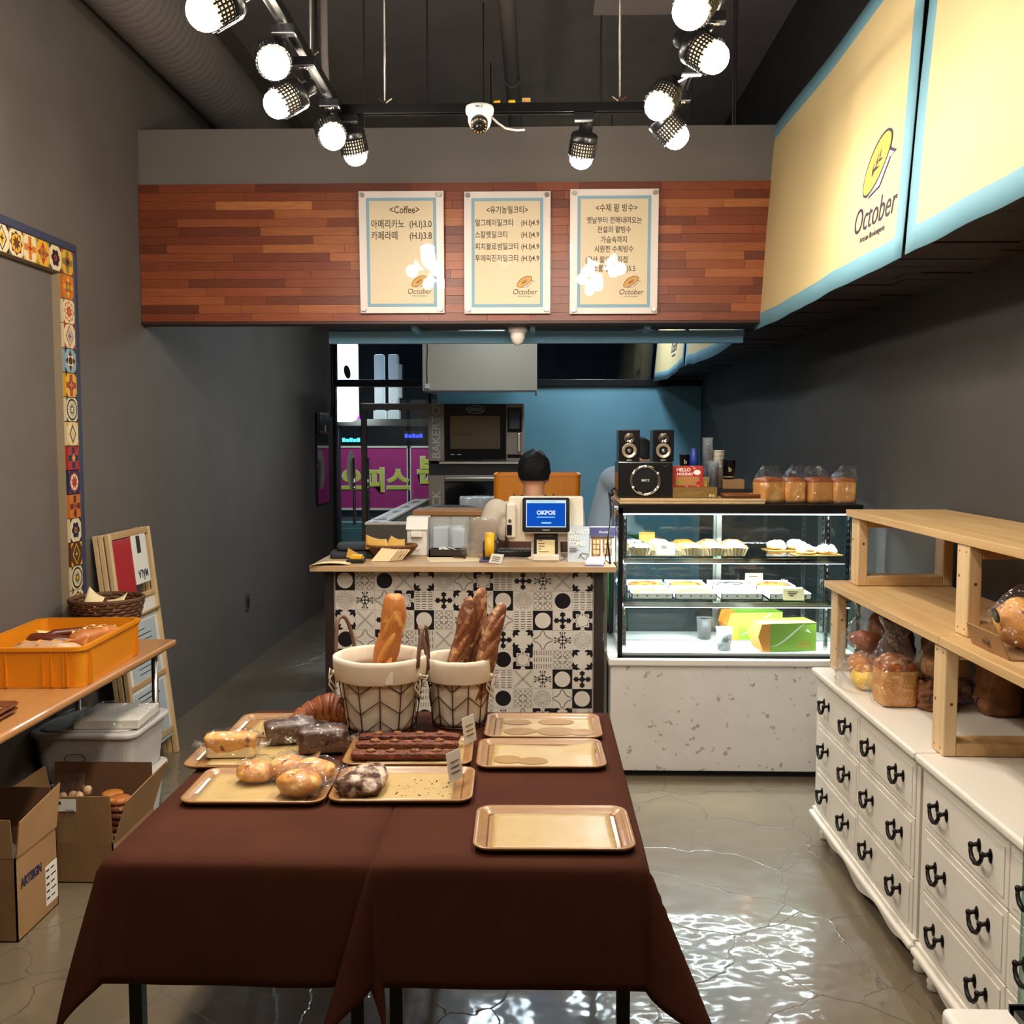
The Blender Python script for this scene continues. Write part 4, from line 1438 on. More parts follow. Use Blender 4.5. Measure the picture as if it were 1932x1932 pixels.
t6 = tray('empty wooden tray in the right middle with a curled paper corner', .009, 2.709, radians(1.3), .285, .185, .01, -.005, radians(-2), .05, stains=((-.1, -.04, .04, .035), (-.03, -.05, .04, .03)), seed=7)
t7 = tray('empty wooden tray with wrinkled paper nearest the front edge', .035, 2.178, radians(1), .27, .2, .0, -.005, seed=8)
# small printed strip stuck to the tray rims
for t in (t1, t1b, t2):
    MB().box(-.158, -.148, -.05, .06, .008, .009).build('rim_label', 'white_paper', t)
def stand_card(label, x, y, rotz, z=TZT + .018, h=.075, w=.06, m='white_paper', group='price cards on the trays', lean=.15):
    t = thing('price_card', label, 'card', (x, y, z), rotz, group)
    MB().obox((0, .0, h / 2), (w, .0012, h), (-lean, 0, 0)).build('card', 'white_paper', t)
    MB().obox((0, -.0022, h / 2), (w + .004, .0006, h + .004), (-lean, 0, 0)).build('sleeve', 'acrylic', t)
    MB().box(-.012, .012, -.012, .018, 0, .003).build('foot', 'acrylic', t)
    for k in range(3):
        MB().obox((0, -.0022 + lean * (h * (.3 + .18 * k) - h / 2), h * (.3 + .18 * k)), (w * .6, .0004, .003), (-lean, 0, 0)).build('print_line', 'print_brown', t)
    return t
stand_card('price card standing on the tray of chocolate strips', -.195, 2.79, radians(60))
stand_card('price card standing on the tray with the scone', -.21, 2.47, radians(60))

# chocolate pastry strips
for k, (y, z) in enumerate(((2.785, .024), (2.732, .018), (2.66, .012))):
    t = thing('pastry_strip', ('hindmost of the three long walnut chocolate strips', 'middle of the three long walnut chocolate strips', 'foremost of the three long walnut chocolate strips')[k], 'pastry', (-.365, y, TZT + z), radians(1.7), 'chocolate strips on the tray')
    def sq(p, k=k):
        return (p.x + .002 * noise.noise(Vector((p.y * 40, p.z * 30, k))), p.y + .0025 * noise.noise(Vector((p.x * 30, 0, k * 5))), max(p.z, -.006) + .0018 * noise.noise(Vector((p.x * 60, p.y * 60, k))))
    MB().ball((0, 0, .008), (.145, .019, .011), 60, 12, e=.32, squash=sq).build('strip', 'choco_bar', t)
    for j, xx in enumerate((-.09, -.035, .03, .09)):
        MB().ball((xx, 0, .0205), (.014, .009, .006), 12, 8, amp=.004, fr=160, seed=j + k * 4).build('walnut', 'walnut', t)
# scone
t = thing('chocolate_scone', 'dark chocolate scone dusted with icing sugar on the tray', 'pastry', (-.43, 2.43, TZT + .008), radians(-20))
def scq(p):
    w = 1.15 - .55 * (p.y / .085 + 1) / 2
    return (p.x * w, p.y, max(p.z, -.02))
MB().ball((0, 0, .022), (.062, .085, .032), 48, 26, amp=.012, fr=42, seed=3, squash=scq).build('scone_body', 'sugar_scone', t)

# croissant
t = thing('croissant', 'brown croissant at the back of the left trays', 'croissant', (-.64, 2.985, TZT + .016), radians(8))
cpts, crs = [], []
for k in range(73):
    a = radians(-72 + 144 * k / 72)
    f = 1 - abs(k - 36) / 36
    cpts.append((.115 * sin(a), .095 * cos(a) - .085, .042 * f ** .6))
    saw = (k % 8) / 8
    crs.append((.011 + .037 * f ** .8) * (.9 + .16 * saw))
MB().tube(cpts, crs, 22).build('crust', 'croissant', t)
for k in range(8):
    kk = 6 + k * 8
    MB().tube([Vector(cpts[kk]) + Vector((crs[kk] * .98 * sin(b) * cpts[kk][0] / .115, crs[kk] * .98 * sin(b) * (cpts[kk][1] + .085) / .095, crs[kk] * .98 * cos(b))) for b in [radians(-100 + 200 * q / 10) for q in range(11)]], .0035, 6).build('crust_ridge', 'pretzel', t)
# wrapped cakes
def wrapped_loaf(name, label, loc, rotz, w, d, h, m, top, group, papercase=None):
    t = thing(name, label, 'cake', loc, rotz, group)
    def sq(p):
        f = 1 + .1 * (p.z / (h / 2))
        bump_ = .35 * h * max(0, p.z / (h / 2)) * max(0, 1 - (p.y / (d / 2)) ** 2) * .4
        return (p.x * f, p.y * f, p.z + bump_)
    MB().ball((0, 0, h / 2), (w / 2, d / 2, h / 2), 32, 18, e=.35, amp=.003, fr=40, squash=sq).build('cake', m, t)
    if top:
        MB().ball((0, 0, h * .86), (w * .44, d * .4, h * .3), 26, 12, e=.6, amp=.006, fr=50).build('topping', top, t)
    if papercase:
        MB().prism(rrect(w * .97, d * .97, .012), (0, 0, .001), (1, 0, 0), (0, 1, 0), h * .5).build('paper_case', papercase, t)
    def wr(p):
        return (p.x * 1.0, p.y, max(p.z, -h * .55))
    MB().ball((0, 0, h * .57), (w * .56, d * .6, h * .68), 30, 18, e=.55, amp=.012, fr=34, seed=w * 90, squash=wr).build('wrapper', 'film', t)
    for sx_ in (-1, 1):
        def fin(u, v, sx_=sx_):
            return (sx_ * (w * .52 + .035 * u), (v - .5) * d * (.35 + .6 * u) , h * .45 + .012 * noise.noise(Vector((u * 3, v * 9, sx_))) + .01 * u)
        MB().grid(fin, 6, 10).build('wrapper_fin', 'film_fine', t, solid=.0006)
    return t
wrapped_loaf('wrapped_cake', 'wrapped golden pound cake with crumble top on the left tray', (-.845, 2.68, TZT + .012), radians(4), .135, .062, .055, 'pound_cake', 'pound_cake', 'wrapped cakes on the left trays', 'cream_paper')
wrapped_loaf('wrapped_cake', 'wrapped dark chocolate loaf cake in front of the croissant', (-.605, 2.73, TZT + .012), radians(10), .13, .07, .06, 'choco', 'choco', 'wrapped cakes on the left trays', 'kraft_inner')
wrapped_loaf('wrapped_cake', 'wrapped dark chocolate loaf cake partly behind the other chocolate cake', (-.715, 2.81, TZT + .012), radians(18), .14, .075, .055, 'choco', 'choco', 'wrapped cakes on the left trays')
# wrapped buns
def bun(label, loc, rotz, r, tilt, seed):
    t = thing('wrapped_bun', label, 'bun', loc, rotz, 'wrapped buns on the front left tray')
    R = Euler((tilt, 0, 0)).to_matrix()
    MB().ball((0, 0, r[2] + abs(tilt) * .03), r, 30, 18, amp=.006, fr=40, seed=seed, R=R, squash=lambda p: (p.x, p.y, max(p.z, -r[2] * .55))).build('bun', 'bun_gold', t)
    MB().ball((.008, 0, r[2] + .004 + abs(tilt) * .03), (r[0] * 1.16, r[1] * 1.18, r[2] * 1.15), 26, 16, amp=.016, fr=30, seed=seed + 3, R=R, squash=lambda p: (p.x, p.y, max(p.z, -r[2] * .9))).build('wrapper', 'film_fine', t)
    def fin(u, v):
        return (r[0] * 1.05 + .03 * u, (v - .5) * r[1] * (1 + u), r[2] * 1.2 + .01 * noise.noise(Vector((u * 4, v * 9, seed))))
    MB().grid(fin, 5, 8).build('wrapper_fin', 'film_fine', t, solid=.0006)
    MB().obox((-r[0] * .2, -r[1] * .3, r[2] * 1.98 + abs(tilt) * .03), (.03, .005, .001), (0, .15, .6)).build('label_print', 'white_paper', t)
bun('leftmost wrapped golden bun lying on the front left tray', (-.72, 2.475, TZT + .008), radians(12), (.05, .042, .024), .1, 1)
bun('second wrapped golden bun, right of the leftmost one', (-.642, 2.49, TZT + .008), radians(28), (.05, .042, .026), .25, 2)
bun('wrapped bun at the back right of the front left tray', (-.565, 2.455, TZT + .012), radians(10), (.052, .045, .027), .2, 3)
bun('foremost wrapped bun, near the front edge of the left tray', (-.585, 2.378, TZT + .008), radians(-6), (.056, .045, .03), .05, 4)
# crumbs on the scone tray
rnd = random.Random(4)
cr = MB()
for k in range(34):
    cr.ball((-.335 + rnd.uniform(-.02, .12), 2.44 + rnd.uniform(-.07, .06), TZT + .0098), rnd.uniform(.0008, .0024), 5, 3)
o = cr.build('crumbs', 'choco')
tag(o, 'scattered dark chocolate crumbs on the paper beside the scone', 'crumbs')
o['kind'] = 'stuff'

# ================================================================ wire baskets with linen and baguettes
def wire_basket(label, x, y, rb, rt, h, group, hmat, seed, handles):
    t = thing('wire_basket', label, 'basket', (x, y, TZT + .003), 0, group)
    R_ = lambda z: rb + (rt - rb) * z / h
    for z in (.004, h * .97):
        MB().tube([(R_(z) * cos(a), R_(z) * sin(a), z) for a in [2 * pi * k / 40 for k in range(40)]], .0024, 6, closed=True).build('wire_ring', 'copper_wire', t)
    nv = 12
    zz = [.02 * h, .32 * h, .62 * h, .92 * h]
    for k in range(nv):
        a = 2 * pi * k / nv + .13 + seed
        MB().tube([(R_(z) * cos(a) * 1.004, R_(z) * sin(a) * 1.004, z) for z in (.004, h * .5, h * .97)], .0019, 5).build('wire_upright', 'copper_wire', t)
        a2 = a + 2 * pi / nv
        q = MB()
        for z in (.02 * h, .3 * h, .58 * h, .86 * h):
            up, dn = (z + .2 * h, z) if k % 2 else (z, z + .2 * h)
            pts = []
            for j in range(5):
                aa = a + (a2 - a) * j / 4
                z_ = min(up + (dn - up) * j / 4, h * .97)
                pts.append((R_(z_) * cos(aa) * 1.003, R_(z_) * sin(aa) * 1.003, z_))
            q.tube(pts, .0017, 5)
        q.build('wire_chevron', 'copper_wire', t)
        q_o = q
    ln_ = MB()
    nz = 40
    def liner(u, v):
        a = 2 * pi * u
        z = .006 + (h - .006) * v
        rr = R_(z) - .004 - .006 * (noise.noise(Vector((cos(a) * 3, sin(a) * 3, v * 4 + seed))) + .4) * (1 if v < .95 else .2)
        return (rr * cos(a), rr * sin(a), z)
    ln_.grid(liner, 48, 14)
    ln_.lathe([(0, .008), (rb - .008, .008)], 40)
    ln_.build('linen_liner', 'linen', t, solid=.002)
    def cuff(u, v):
        a = 2 * pi * u
        # from inside, over the rim, down the outside
        prof = [(-.014, h - .05), (-.010, h - .01), (-.003, h + .006), (.006, h + .004), (.009, h - .02), (.0095, h - .058), (.0085, h - .062)]
        i = v * (len(prof) - 1)
        k = min(int(i), len(prof) - 2)
        f = i - k
        dr = prof[k][0] * (1 - f) + prof[k + 1][0] * f
        z = prof[k][1] * (1 - f) + prof[k + 1][1] * f
        rr = R_(min(z, h)) + dr + .0022 * noise.noise(Vector((cos(a) * 5, sin(a) * 5, v * 3 + seed)))
        return (rr * cos(a), rr * sin(a), z + .003 * noise.noise(Vector((cos(a) * 2, sin(a) * 2, 5 + seed))))
    MB().grid(cuff, 56, 12).build('folded_cuff', 'linen', t, solid=.0015)
    for (a0, wd, hh, lean) in handles:
        pts = []
        for k in range(17):
            s_ = -1 + 2 * k / 16
            a = a0 + s_ * wd
            z = h - .02 + hh * (1 - abs(s_) ** 2.6)
            rr = rt + .008 + lean * (1 - s_ * s_)
            pts.append((rr * cos(a), rr * sin(a), z))
        MB().tube(pts, .0062, 8).build('leather_handle', 'leather', t)
    return t
hb1 = ((radians(150), .33, .125, .01), (radians(-12), .36, .115, -.005))
b1 = wire_basket('larger copper wire basket lined with cream linen holding one golden baguette', -.478, 2.985, .104, .137, .222, 'wire baskets with linen', 'leather', 0, hb1)
hb2 = ((radians(195), .42, .12, .012), (radians(10), .4, .1, .002))
b2 = wire_basket('smaller dark wire basket lined with cream linen holding three dark baguettes', -.243, 3.04, .083, .103, .205, 'wire baskets with linen', 'leather', .25, hb2)
for t, (x, y, z) in ((b1, (.125, -.055, .175)), (b1, (-.135, -.04, .18)), (b2, (.1, -.04, .16))):
    q = MB()
    for k in range(3):
        a = k * 2.1
        q.tube([(x, y, z), (x + .018 * cos(a), y - .012, z + .016 * sin(a)), (x + .026 * cos(a), y - .012, z + .004 - .02 * k), (x + .01, y - .01, z - .03 - .02 * k)], .0026, 6)
    q.ball((x, y - .004, z), .008, 8, 6)
    q.build('tie_cord', 'cord', t)
MB().box(-.01, .012, -.14, -.138, .165, .2).build('fabric_label', 'white_paper', b1, (.045, .005, 0))

def baguette(name, label, p, q, r, m, score_m, n_sc, group, seed, tip=.35, face=(0, -1, 0), blunt=.25):
    p, q = Vector(p), Vector(q)
    t = thing(name, label, 'baguette', p, 0, group)
    d = q - p
    L_ = d.length
    ax = d.normalized()
    side = Vector(face) - ax * Vector(face).dot(ax)
    side.normalize()
    oth = ax.cross(side)
    n = 40
    b = MB()
    pts, rs = [], []
    for k in range(n + 1):
        s_ = k / n
        pts.append(d * s_ + oth * (.006 * sin(s_ * 9 + seed)))
        e1 = min(1, (1 - s_) / tip)
        e0 = min(1, (s_ + .05) / .2)
        rs.append(r * (blunt + (1 - blunt) * sqrt(max(0, 1 - (1 - e1) ** 2))) * (.8 + .2 * e0) * (1 + .05 * sin(s_ * n_sc * 2 * pi)))
    b.tube(pts, rs, 20)
    b.v = [tuple(Vector(v) + (Vector(v)).normalized() * .0015 * noise.noise(Vector(v) * 60)) for v in b.v]
    b.build('crust', m, t)
    for k in range(n_sc):
        s_ = .17 + .6 * k / max(1, n_sc - 1)
        c = d * s_
        rr = r * (1 if s_ < .75 else .9 - (s_ - .75))
        ll = L_ / n_sc * .62
        pl, pr = [], []
        for j in range(11):
            w = -1 + 2 * j / 10
            off = w * .62
            v = c + ax * (w * ll) + (side * cos(off) + oth * sin(off)) * (rr * .93)
            pl.append(v)
            pr.append(max(.001, rr * .33 * sqrt(max(0, 1 - w * w))))
        MB().tube(pl, pr, 10).build('score', score_m, t)
    return t
baguette('baguette', 'single golden baguette standing in the larger basket', (-.486, 2.96, TZT + .03), (-.432, 2.985, 1.135), .037, 'crust_gold', 'crust_score_gold', 4, 'baguettes in the baskets', 1.0, .13, blunt=.45)
baguette('dark_baguette', 'left of the three dark crusty baguettes in the smaller basket', (-.285, 3.02, TZT + .02), (-.205, 3.05, 1.115), .032, 'crust_dark', 'crust_score', 4, 'baguettes in the baskets', 2.0, .38)
baguette('dark_baguette', 'middle of the three dark crusty baguettes in the smaller basket', (-.238, 3.075, TZT + .02), (-.168, 3.08, 1.14), .031, 'crust_dark', 'crust_score', 4, 'baguettes in the baskets', 3.3, .38)
baguette('dark_baguette', 'right of the three dark crusty baguettes in the smaller basket', (-.22, 3.005, TZT + .02), (-.108, 3.03, 1.10), .032, 'crust_dark', 'crust_score', 4, 'baguettes in the baskets', 4.1, .38)
baguette('dark_baguette', 'thin dark bread slanting over the right rim of the smaller basket', (-.19, 3.06, TZT + .03), (-.128, 3.09, .995), .018, 'choco', 'choco', 2, 'baguettes in the baskets', 5.1, .4)
# ================================================================ counter with patterned tiles
CY, CZ = 4.75, .975
ct = thing('service_counter', 'service counter with wooden top and black and white patterned tile front', 'counter', (0, 0, 0))
MB().box(-.985, .27, CY + .02, 5.28, .05, CZ).build('body', 'counter_dark', ct)
MB().box(-1.03, -.985, CY, 5.28, 0, CZ).build('end_post', 'counter_dark', ct)
MB().box(.27, .315, CY, 5.28, 0, CZ).build('end_post', 'counter_dark', ct)
MB().box(.322, .336, CY + .03, CY + .06, 0, CZ).build('metal_upright', 'steel', ct)
MB().box(-1.085, .37, 4.68, 5.3, CZ, CZ + .028).build('counter_top', 'counter_wood', ct, bev=.002)
tp = MB().box(-.985, .27, CY + .008, CY + .02, .1, CZ).build('tile_bed', 'grout', ct)
CT = .0955

def pat(kind):
    """one square tile in the XZ plane facing -Y, with its black print as thin raised inlay"""
    m = MB()
    s = CT
    e = .494
    U_, V_ = (s, 0, 0), (0, 0, s)
    m.prism([(-e, -e), (e, -e), (e, e), (-e, e)], (0, 0, 0), U_, V_, .006, 1 if kind in (0, 7) else 0)
    def L(poly, mi=1, lev=0):
        m.prism(poly, (0, -.006 - .00025 * lev, 0), U_, V_, .00025, mi)
    def line(a, b, w, mi=1, lev=0):
        a, b = Vector(a), Vector(b)
        d = b - a
        n_ = Vector((-d.y, d.x)).normalized() * w / 2
        L([tuple(a - n_), tuple(b - n_), tuple(b + n_), tuple(a + n_)], mi, lev)
    def path(pts, w, closed=False, mi=1, lev=0):
        k = len(pts)
        for i in range(k if closed else k - 1):
            line(pts[i], pts[(i + 1) % k], w, mi, lev)
    def ring(r, w, cx_=0, cy_=0, n=20, a0=0, a1=2 * pi, mi=1, lev=0):
        path([(cx_ + r * cos(a0 + (a1 - a0) * i / n), cy_ + r * sin(a0 + (a1 - a0) * i / n)) for i in range(n + 1)], w, False, mi, lev)
    if kind == 0:
        L(circ(.4, 32), 0)
    elif kind == 1:
        for a in (-.25, .25):
            for b in (-.25, .25):
                ring(.2, .018, a, b, 12)
                line((a - .2, b - .2), (a + .2, b + .2), .018, lev=1)
                line((a - .2, b + .2), (a + .2, b - .2), .018, lev=1)
        ring(.2, .018, 0, 0, 12, lev=2)
    elif kind == 2:
        L(circ(.4, 32), 1)
    elif kind == 3:
        for sg in (1, -1):
            line((-.42, -.42 * sg), (.42, .42 * sg), .014)
            for k in range(-6, 7):
                c = k * .065
                for q in (1, -1):
                    L(circ(.022, 6, c + .028 * q, c * sg - .028 * q * sg, .016), 1, 1)
    elif kind == 4:
        for sx_ in (-1, 1):
            for sy_ in (-1, 1):
                cx_, cy_ = sx_ * .31, sy_ * .31
                for a in (0, .75, -.75):
                    base = atan2(-sy_, -sx_) + a
                    tip = (sx_ * .46 + .36 * cos(base), sy_ * .46 + .36 * sin(base))
                    d = Vector((cos(base), sin(base)))
                    n_ = Vector((-d.y, d.x)) * .085
                    c0 = Vector((sx_ * .46, sy_ * .46))
                    mid = c0 + d * .18
                    L([tuple(c0), tuple(mid - n_), tip, tuple(mid + n_)], 1, 0 if a == 0 else 1)
                L([(sx_ * e, sy_ * e), (sx_ * (e - .12), sy_ * e), (sx_ * e, sy_ * (e - .12))][::(1 if sx_ * sy_ > 0 else -1)], 1, 2)
    elif kind == 5:
        for r, n_ in ((.42, 30), (.345, 26), (.27, 20), (.2, 16), (.135, 11), (.07, 6)):
            for k in range(n_):
                a = 2 * pi * k / n_ + r * 9
                L(circ(.021 if r > .15 else .014, 6, r * cos(a), r * sin(a)), 1)
    elif kind == 6:
        for sc_, w in ((1, .02), (.88, .014)):
            pts = []
            for k in range(48):
                a = 2 * pi * k / 48
                r = (.36 + .1 * cos(4 * a) + .035 * cos(8 * a)) * sc_
                pts.append((r * cos(a), r * sin(a)))
            path(pts, w, True)
    elif kind == 7:
        pts = []
        for k in range(64):
            a = 2 * pi * k / 64
            pts.append(((.4 + .055 * cos(8 * a)) * cos(a), (.4 + .055 * cos(8 * a)) * sin(a)))
        L(pts, 0)
        for k in range(4):
            a = pi / 2 * k
            L([(.494 * cos(a) - .16 * sin(a), .494 * sin(a) + .16 * cos(a)), (.34 * cos(a), .34 * sin(a)), (.494 * cos(a) + .16 * sin(a), .494 * sin(a) - .16 * cos(a))], 0, 1)
        ring(.3, .016, n=24, lev=2)
        for k in range(8):
            a = pi / 4 * k
            L(circ(.03, 8, .345 * cos(a), .345 * sin(a)), 1, 3)
    elif kind in (8, 11):
        for a in (-.32, 0, .32):
            for b in (-.42, -.31, -.2, -.06, .06, .2, .31, .42):
                if kind == 8:
                    line((a - .11, b), (a + .11, b), .03)
                elif abs(b) < .43:
                    pass
        if kind == 11:
            for b in (-.34, 0, .34):
                for a in (-.42, -.3, -.18, -.06, .06, .18, .3, .42):
                    line((a, b - .11), (a, b + .11), .028)
    elif kind == 9:
        for k in range(4):
            a = pi / 2 * k
            c_, s_ = cos(a), sin(a)
            pl = [(0, -.06), (.2, -.05), (.24, -.15), (.31, -.1), (.36, -.16), (.4, -.06), (.46, 0), (.4, .06), (.36, .16), (.31, .1), (.24, .15), (.2, .05), (0, .06)]
            L([(x * c_ - y * s_, x * s_ + y * c_) for x, y in pl], 1, k % 2)
        L(star(4, .16, .08, pi / 4), 1, 2)
    else:
        ring(.2, .035, n=18)
        for k in range(4):
            a = pi / 2 * k
            ring(.2, .03, .3 * cos(a + pi / 4) * 1.3, .3 * sin(a + pi / 4) * 1.3, 12, a + pi / 4 + 1.6, a + pi / 4 + 4.7, lev=1)
            L(circ(.05, 10, .14 * cos(a), .14 * sin(a)), 1, 2)
            line((.08 * cos(a), .08 * sin(a)), (.45 * cos(a), .45 * sin(a)), .028, lev=3)
            L(circ(.045, 8, .4 * cos(a + .3), .4 * sin(a + .3)), 1, 2)
            L(circ(.045, 8, .4 * cos(a - .3), .4 * sin(a - .3)), 1, 2)
        L(circ(.06, 10), 1, 4)
    return m.mesh('patterned_tile', ['tile_white', 'tile_black'])
PAT = [pat(k) for k in range(12)]
ROWS = [(0, 1, 2, 3, 4, 5, 6, 7, 8, 9, 10, 3, 4), (5, 10, 6, 7, 8, 9, 4, 3, 0, 5, 1, 2, 8), (4, 3, 9, 5, 0, 1, 10, 2, 6, 8, 0, 9, 7), (2, 6, 7, 1, 11, 3, 1, 9, 9, 4, 6, 10, 5),
        (7, 1, 0, 10, 5, 9, 6, 8, 2, 7, 11, 1, 4), (5, 3, 11, 4, 8, 0, 10, 3, 8, 3, 10, 0, 9), (6, 10, 5, 2, 11, 9, 4, 1, 2, 1, 5, 6, 0), (4, 9, 1, 7, 2, 6, 3, 1, 10, 6, 7, 4, 3)]
for r, row in enumerate(ROWS):
    for c, k in enumerate(row):
        put('patterned_tile', PAT[k], tp, (-.978 + CT * (c + .5), CY + .008, CZ - .004 - CT * (r + .5)))
CT0 = CZ + .028     # counter surface height

# ---------------------------------------------------------------- point-of-sale screen (faces the customer)
t = thing('pos_terminal', 'ivory cash register with a blue customer screen on the counter', 'cash register', (.04, 4.93, CT0))
MB().prism(rrect(.24, .178, .016), (0.0, -.02, .226), (1, 0, 0), (0, .12, 1), .03).build('screen_housing', 'ivory_plastic', t, bev=.004)
MB().prism(rrect(.232, .17, .013), (0, -.0505, .23), (1, 0, 0), (0, .12, 1), .002).build('bezel', 'speaker_black', t)
sc_o = MB().prism([(-.098, -.06), (.098, -.06), (.098, .072), (-.098, .072)], (0, -.0528, .23), (1, 0, 0), (0, .12, 1), .0008).build('screen', 'screen_white', t)
MB().prism([(-.094, -.056), (.094, -.056), (.094, .058), (-.094, .058)], (0, -.0538, .23), (1, 0, 0), (0, .12, 1), .0006).build('screen_picture', 'screen_blue', sc_o)
MB().prism([(-.08, .061), (.05, .061), (.05, .068), (-.08, .068)], (0, -.0538, .23), (1, 0, 0), (0, .12, 1), .0006).build('address_bar', 'screen_cyan', sc_o)
tl_ = (radians(90 - 6.8), 0, 0)
lettering('OKPOS', .028, 'screen_white', (0, -.0552, .232), tl_, sc_o, bold=.0012)
MB().prism([(-.045, -.013), (.045, -.013), (.045, -.009), (-.045, -.009)], (0, -.0545, .23), (1, 0, 0), (0, .12, 1), .0005).build('print_line', 'screen_cyan', sc_o)
MB().prism([(-.022, -.042), (.026, -.042), (.026, -.035), (-.022, -.035)], (0, -.0545, .23), (1, 0, 0), (0, .12, 1), .0005).build('print_line', 'screen_cyan', sc_o)
lettering('POSBANK', .008, 'white_paper', (0, -.063, .154), tl_, t)
# operator unit behind
MB().prism(rrect(.37, .225, .012), (.0, .055, .205), (1, 0, 0), (0, .0, 1), .06).build('main_unit', 'ivory_plastic', t, bev=.006)
MB().box(-.175, .18, .02, .06, .0, .09).build('keyboard_base', 'dark_plastic', t, bev=.01) if False else None
MB().obox((-.175, .0, .2), (.045, .08, .17), (0, 0, .1)).build('card_reader', 'ivory_plastic', t, bev=.008)
MB().box(-.192, -.168, -.046, -.0405, .13, .18).build('card_slot', 'speaker_black', t)
MB().cyl((-.178, -.046, .2), (-.178, -.04, .2), .008, 12).build('button', 'grey_metal', t)
MB().box(-.058, .058, -.02, .012, .02, .16).build('neck', 'dark_plastic', t)
MB().prism([(-.045, .0), (.045, 0), (.045, .105), (.02, .12), (-.02, .12), (-.045, .105)], (0, -.0215, .034), (1, 0, 0), (0, .05, 1), .002).build('price_slip', 'cream_paper', t)
MB().box(-.012, .012, -.0244, -.0236, .137, .141).build('print_line', 'print_brown', t)
MB().box(-.034, .034, -.0244, -.0236, .12, .128).build('print_line', 'print_brown', t)
for k, w in enumerate((.02, .03, .03, .015, .05)):
    MB().box(-.036, -.036 + w, -.0244, -.0236, .1 - k * .014, .1025 - k * .014).build('print_line', 'print_brown', t)
MB().box(-.065, .065, -.075, -.015, 0, .034).build('receipt_printer', 'ivory_plastic', t, bev=.004)
MB().box(-.062, .062, -.077, -.075, .006, .008).build('paper_slot', 'print_brown', t)
MB().lathe([(.07, 0), (.075, .006), (.06, .014), (0, .016)], 28, c=(0, .04, 0), sx=1.3).build('stand_foot', 'ivory_plastic', t)
for sx_ in (-1, 1):
    MB().bar((sx_ * .068, .02, .0), (sx_ * .063, .02, .19), .012, .03).build('stand_arm', 'ivory_plastic', t)

# tape dispenser, keyboard, leaflets, pen, sheets
t = thing('tape_dispenser', 'black tape dispenser with a yellow roll on the counter', 'tape dispenser', (-.235, 4.9, CT0))
MB().prism([(-.06, 0), (.06, 0), (.055, .05), (.02, .09), (-.03, .1), (-.055, .06)], (-.035, 0, 0), (0, 1, 0), (0, 0, 1), .07).build('frame', 'dark_plastic', t, bev=.005)
MB().cyl((-.022, -.01, .075), (.022, -.01, .075), .068, 32).build('tape_roll', 'yellow_plastic', t)
MB().cyl((-.028, -.01, .075), (.03, -.01, .075), .028, 20).build('hub', 'dark_plastic', t)
MB().box(-.05, .05, -.075, .075, 0, .012).build('base', 'sticker_purple', t, bev=.003)
stand_card('small kraft card leaning on the tape dispenser', -.2, 4.78, radians(-35), CT0, .05, .075, group=None, lean=.55)
t = thing('keyboard', 'black keyboard lying behind the cash register', 'keyboard', (-.09, 5.13, CT0))
MB().box(-.12, .1, -.06, .06, 0, .03).build('case', 'dark_plastic', t, bev=.006)
for i in range(9):
    for j in range(3):
        MB().box(-.11 + i * .023, -.09 + i * .023, -.05 + j * .034, -.022 + j * .034, .03, .036).build('key', 'black_satin', t)
t = thing('leaflet_stand', 'acrylic leaflet stand reading always welcome at the right end of the counter', 'leaflet stand', (.265, 4.87, CT0))
MB().obox((-.066, 0, .087), (.105, .004, .174), (-.06, 0, 0)).build('welcome_leaflet', 'column_white', t)
MB().obox((.052, .004, .087), (.125, .004, .174), (-.06, 0, 0)).build('shop_photo', 'white_paper', t)
MB().box(-.13, .125, .02, .04, 0, .004).box(-.125, .12, .024, .026, 0, .18).build('acrylic_back', 'acrylic', t)
for k, w in enumerate(('ALWAYS', 'WEL-', 'COME!')):
    lettering(w, .032, 'stone_top', (-.112, -.0045 + .06 * (.06 - .03 * k) * 1, .138 - k * .029), (radians(90 - 3.4), 0, 0), t, align='LEFT', bold=.0012, sx=.8)
for k in range(3):
    MB().box(-.11, -.075 + .01 * (k % 2), -.0075, -.0065, .067 - k * .009, .07 - k * .009).build('print_line', 'print_brown', t)
ch = MB()
ch.bar((-.065, -.0085, .015), (-.05, -.0085, .045), .002, .002).bar((-.05, -.0085, .045), (-.02, -.0085, .04), .002, .002).bar((-.06, -.0085, .04), (-.035, -.0085, .012), .002, .002).bar((-.03, -.0085, .012), (-.015, -.0085, .042), .002, .002)
ch.build('chair_drawing', 'print_brown', t)
MB().box(-.01, .114, .002, .0035, .128, .17).build('photo_awning', 'sticker_purple', t)
MB().box(-.008, .112, -.003, -.001, .118, .126).build('photo_sign', 'steel_dark', t)
lettering('October', .016, 'stone_top', (.06, .0005, .142), (radians(86.6), 0, 0), t, shear=.2)
for x0 in (0, .055):
    MB().box(x0, x0 + .042, -.005, -.0035, .03, .118).build('photo_window', 'crust_dark', t)
    for i in range(2):
        for j in range(3):
            MB().box(x0 + .006 + i * .017, x0 + .019 + i * .017, -.0062, -.005, .04 + j * .025, .06 + j * .025).build('photo_pane', 'banner_cream', t)
t = thing('card_terminal', 'small white card terminal on the right front edge of the counter', 'card terminal', (.275, 4.755, CT0), radians(-8))
MB().obox((0, 0, .014), (.085, .11, .02), (.12, 0, 0)).build('body', 'white_plastic', t, bev=.006)
MB().obox((0, .025, .0258), (.06, .03, .001), (.12, 0, 0)).build('display', 'display_grey', t)
MB().obox((.0, -.002, .007), (.088, .112, .008), (.12, 0, 0)).build('bumper', 'blue_cup', t)
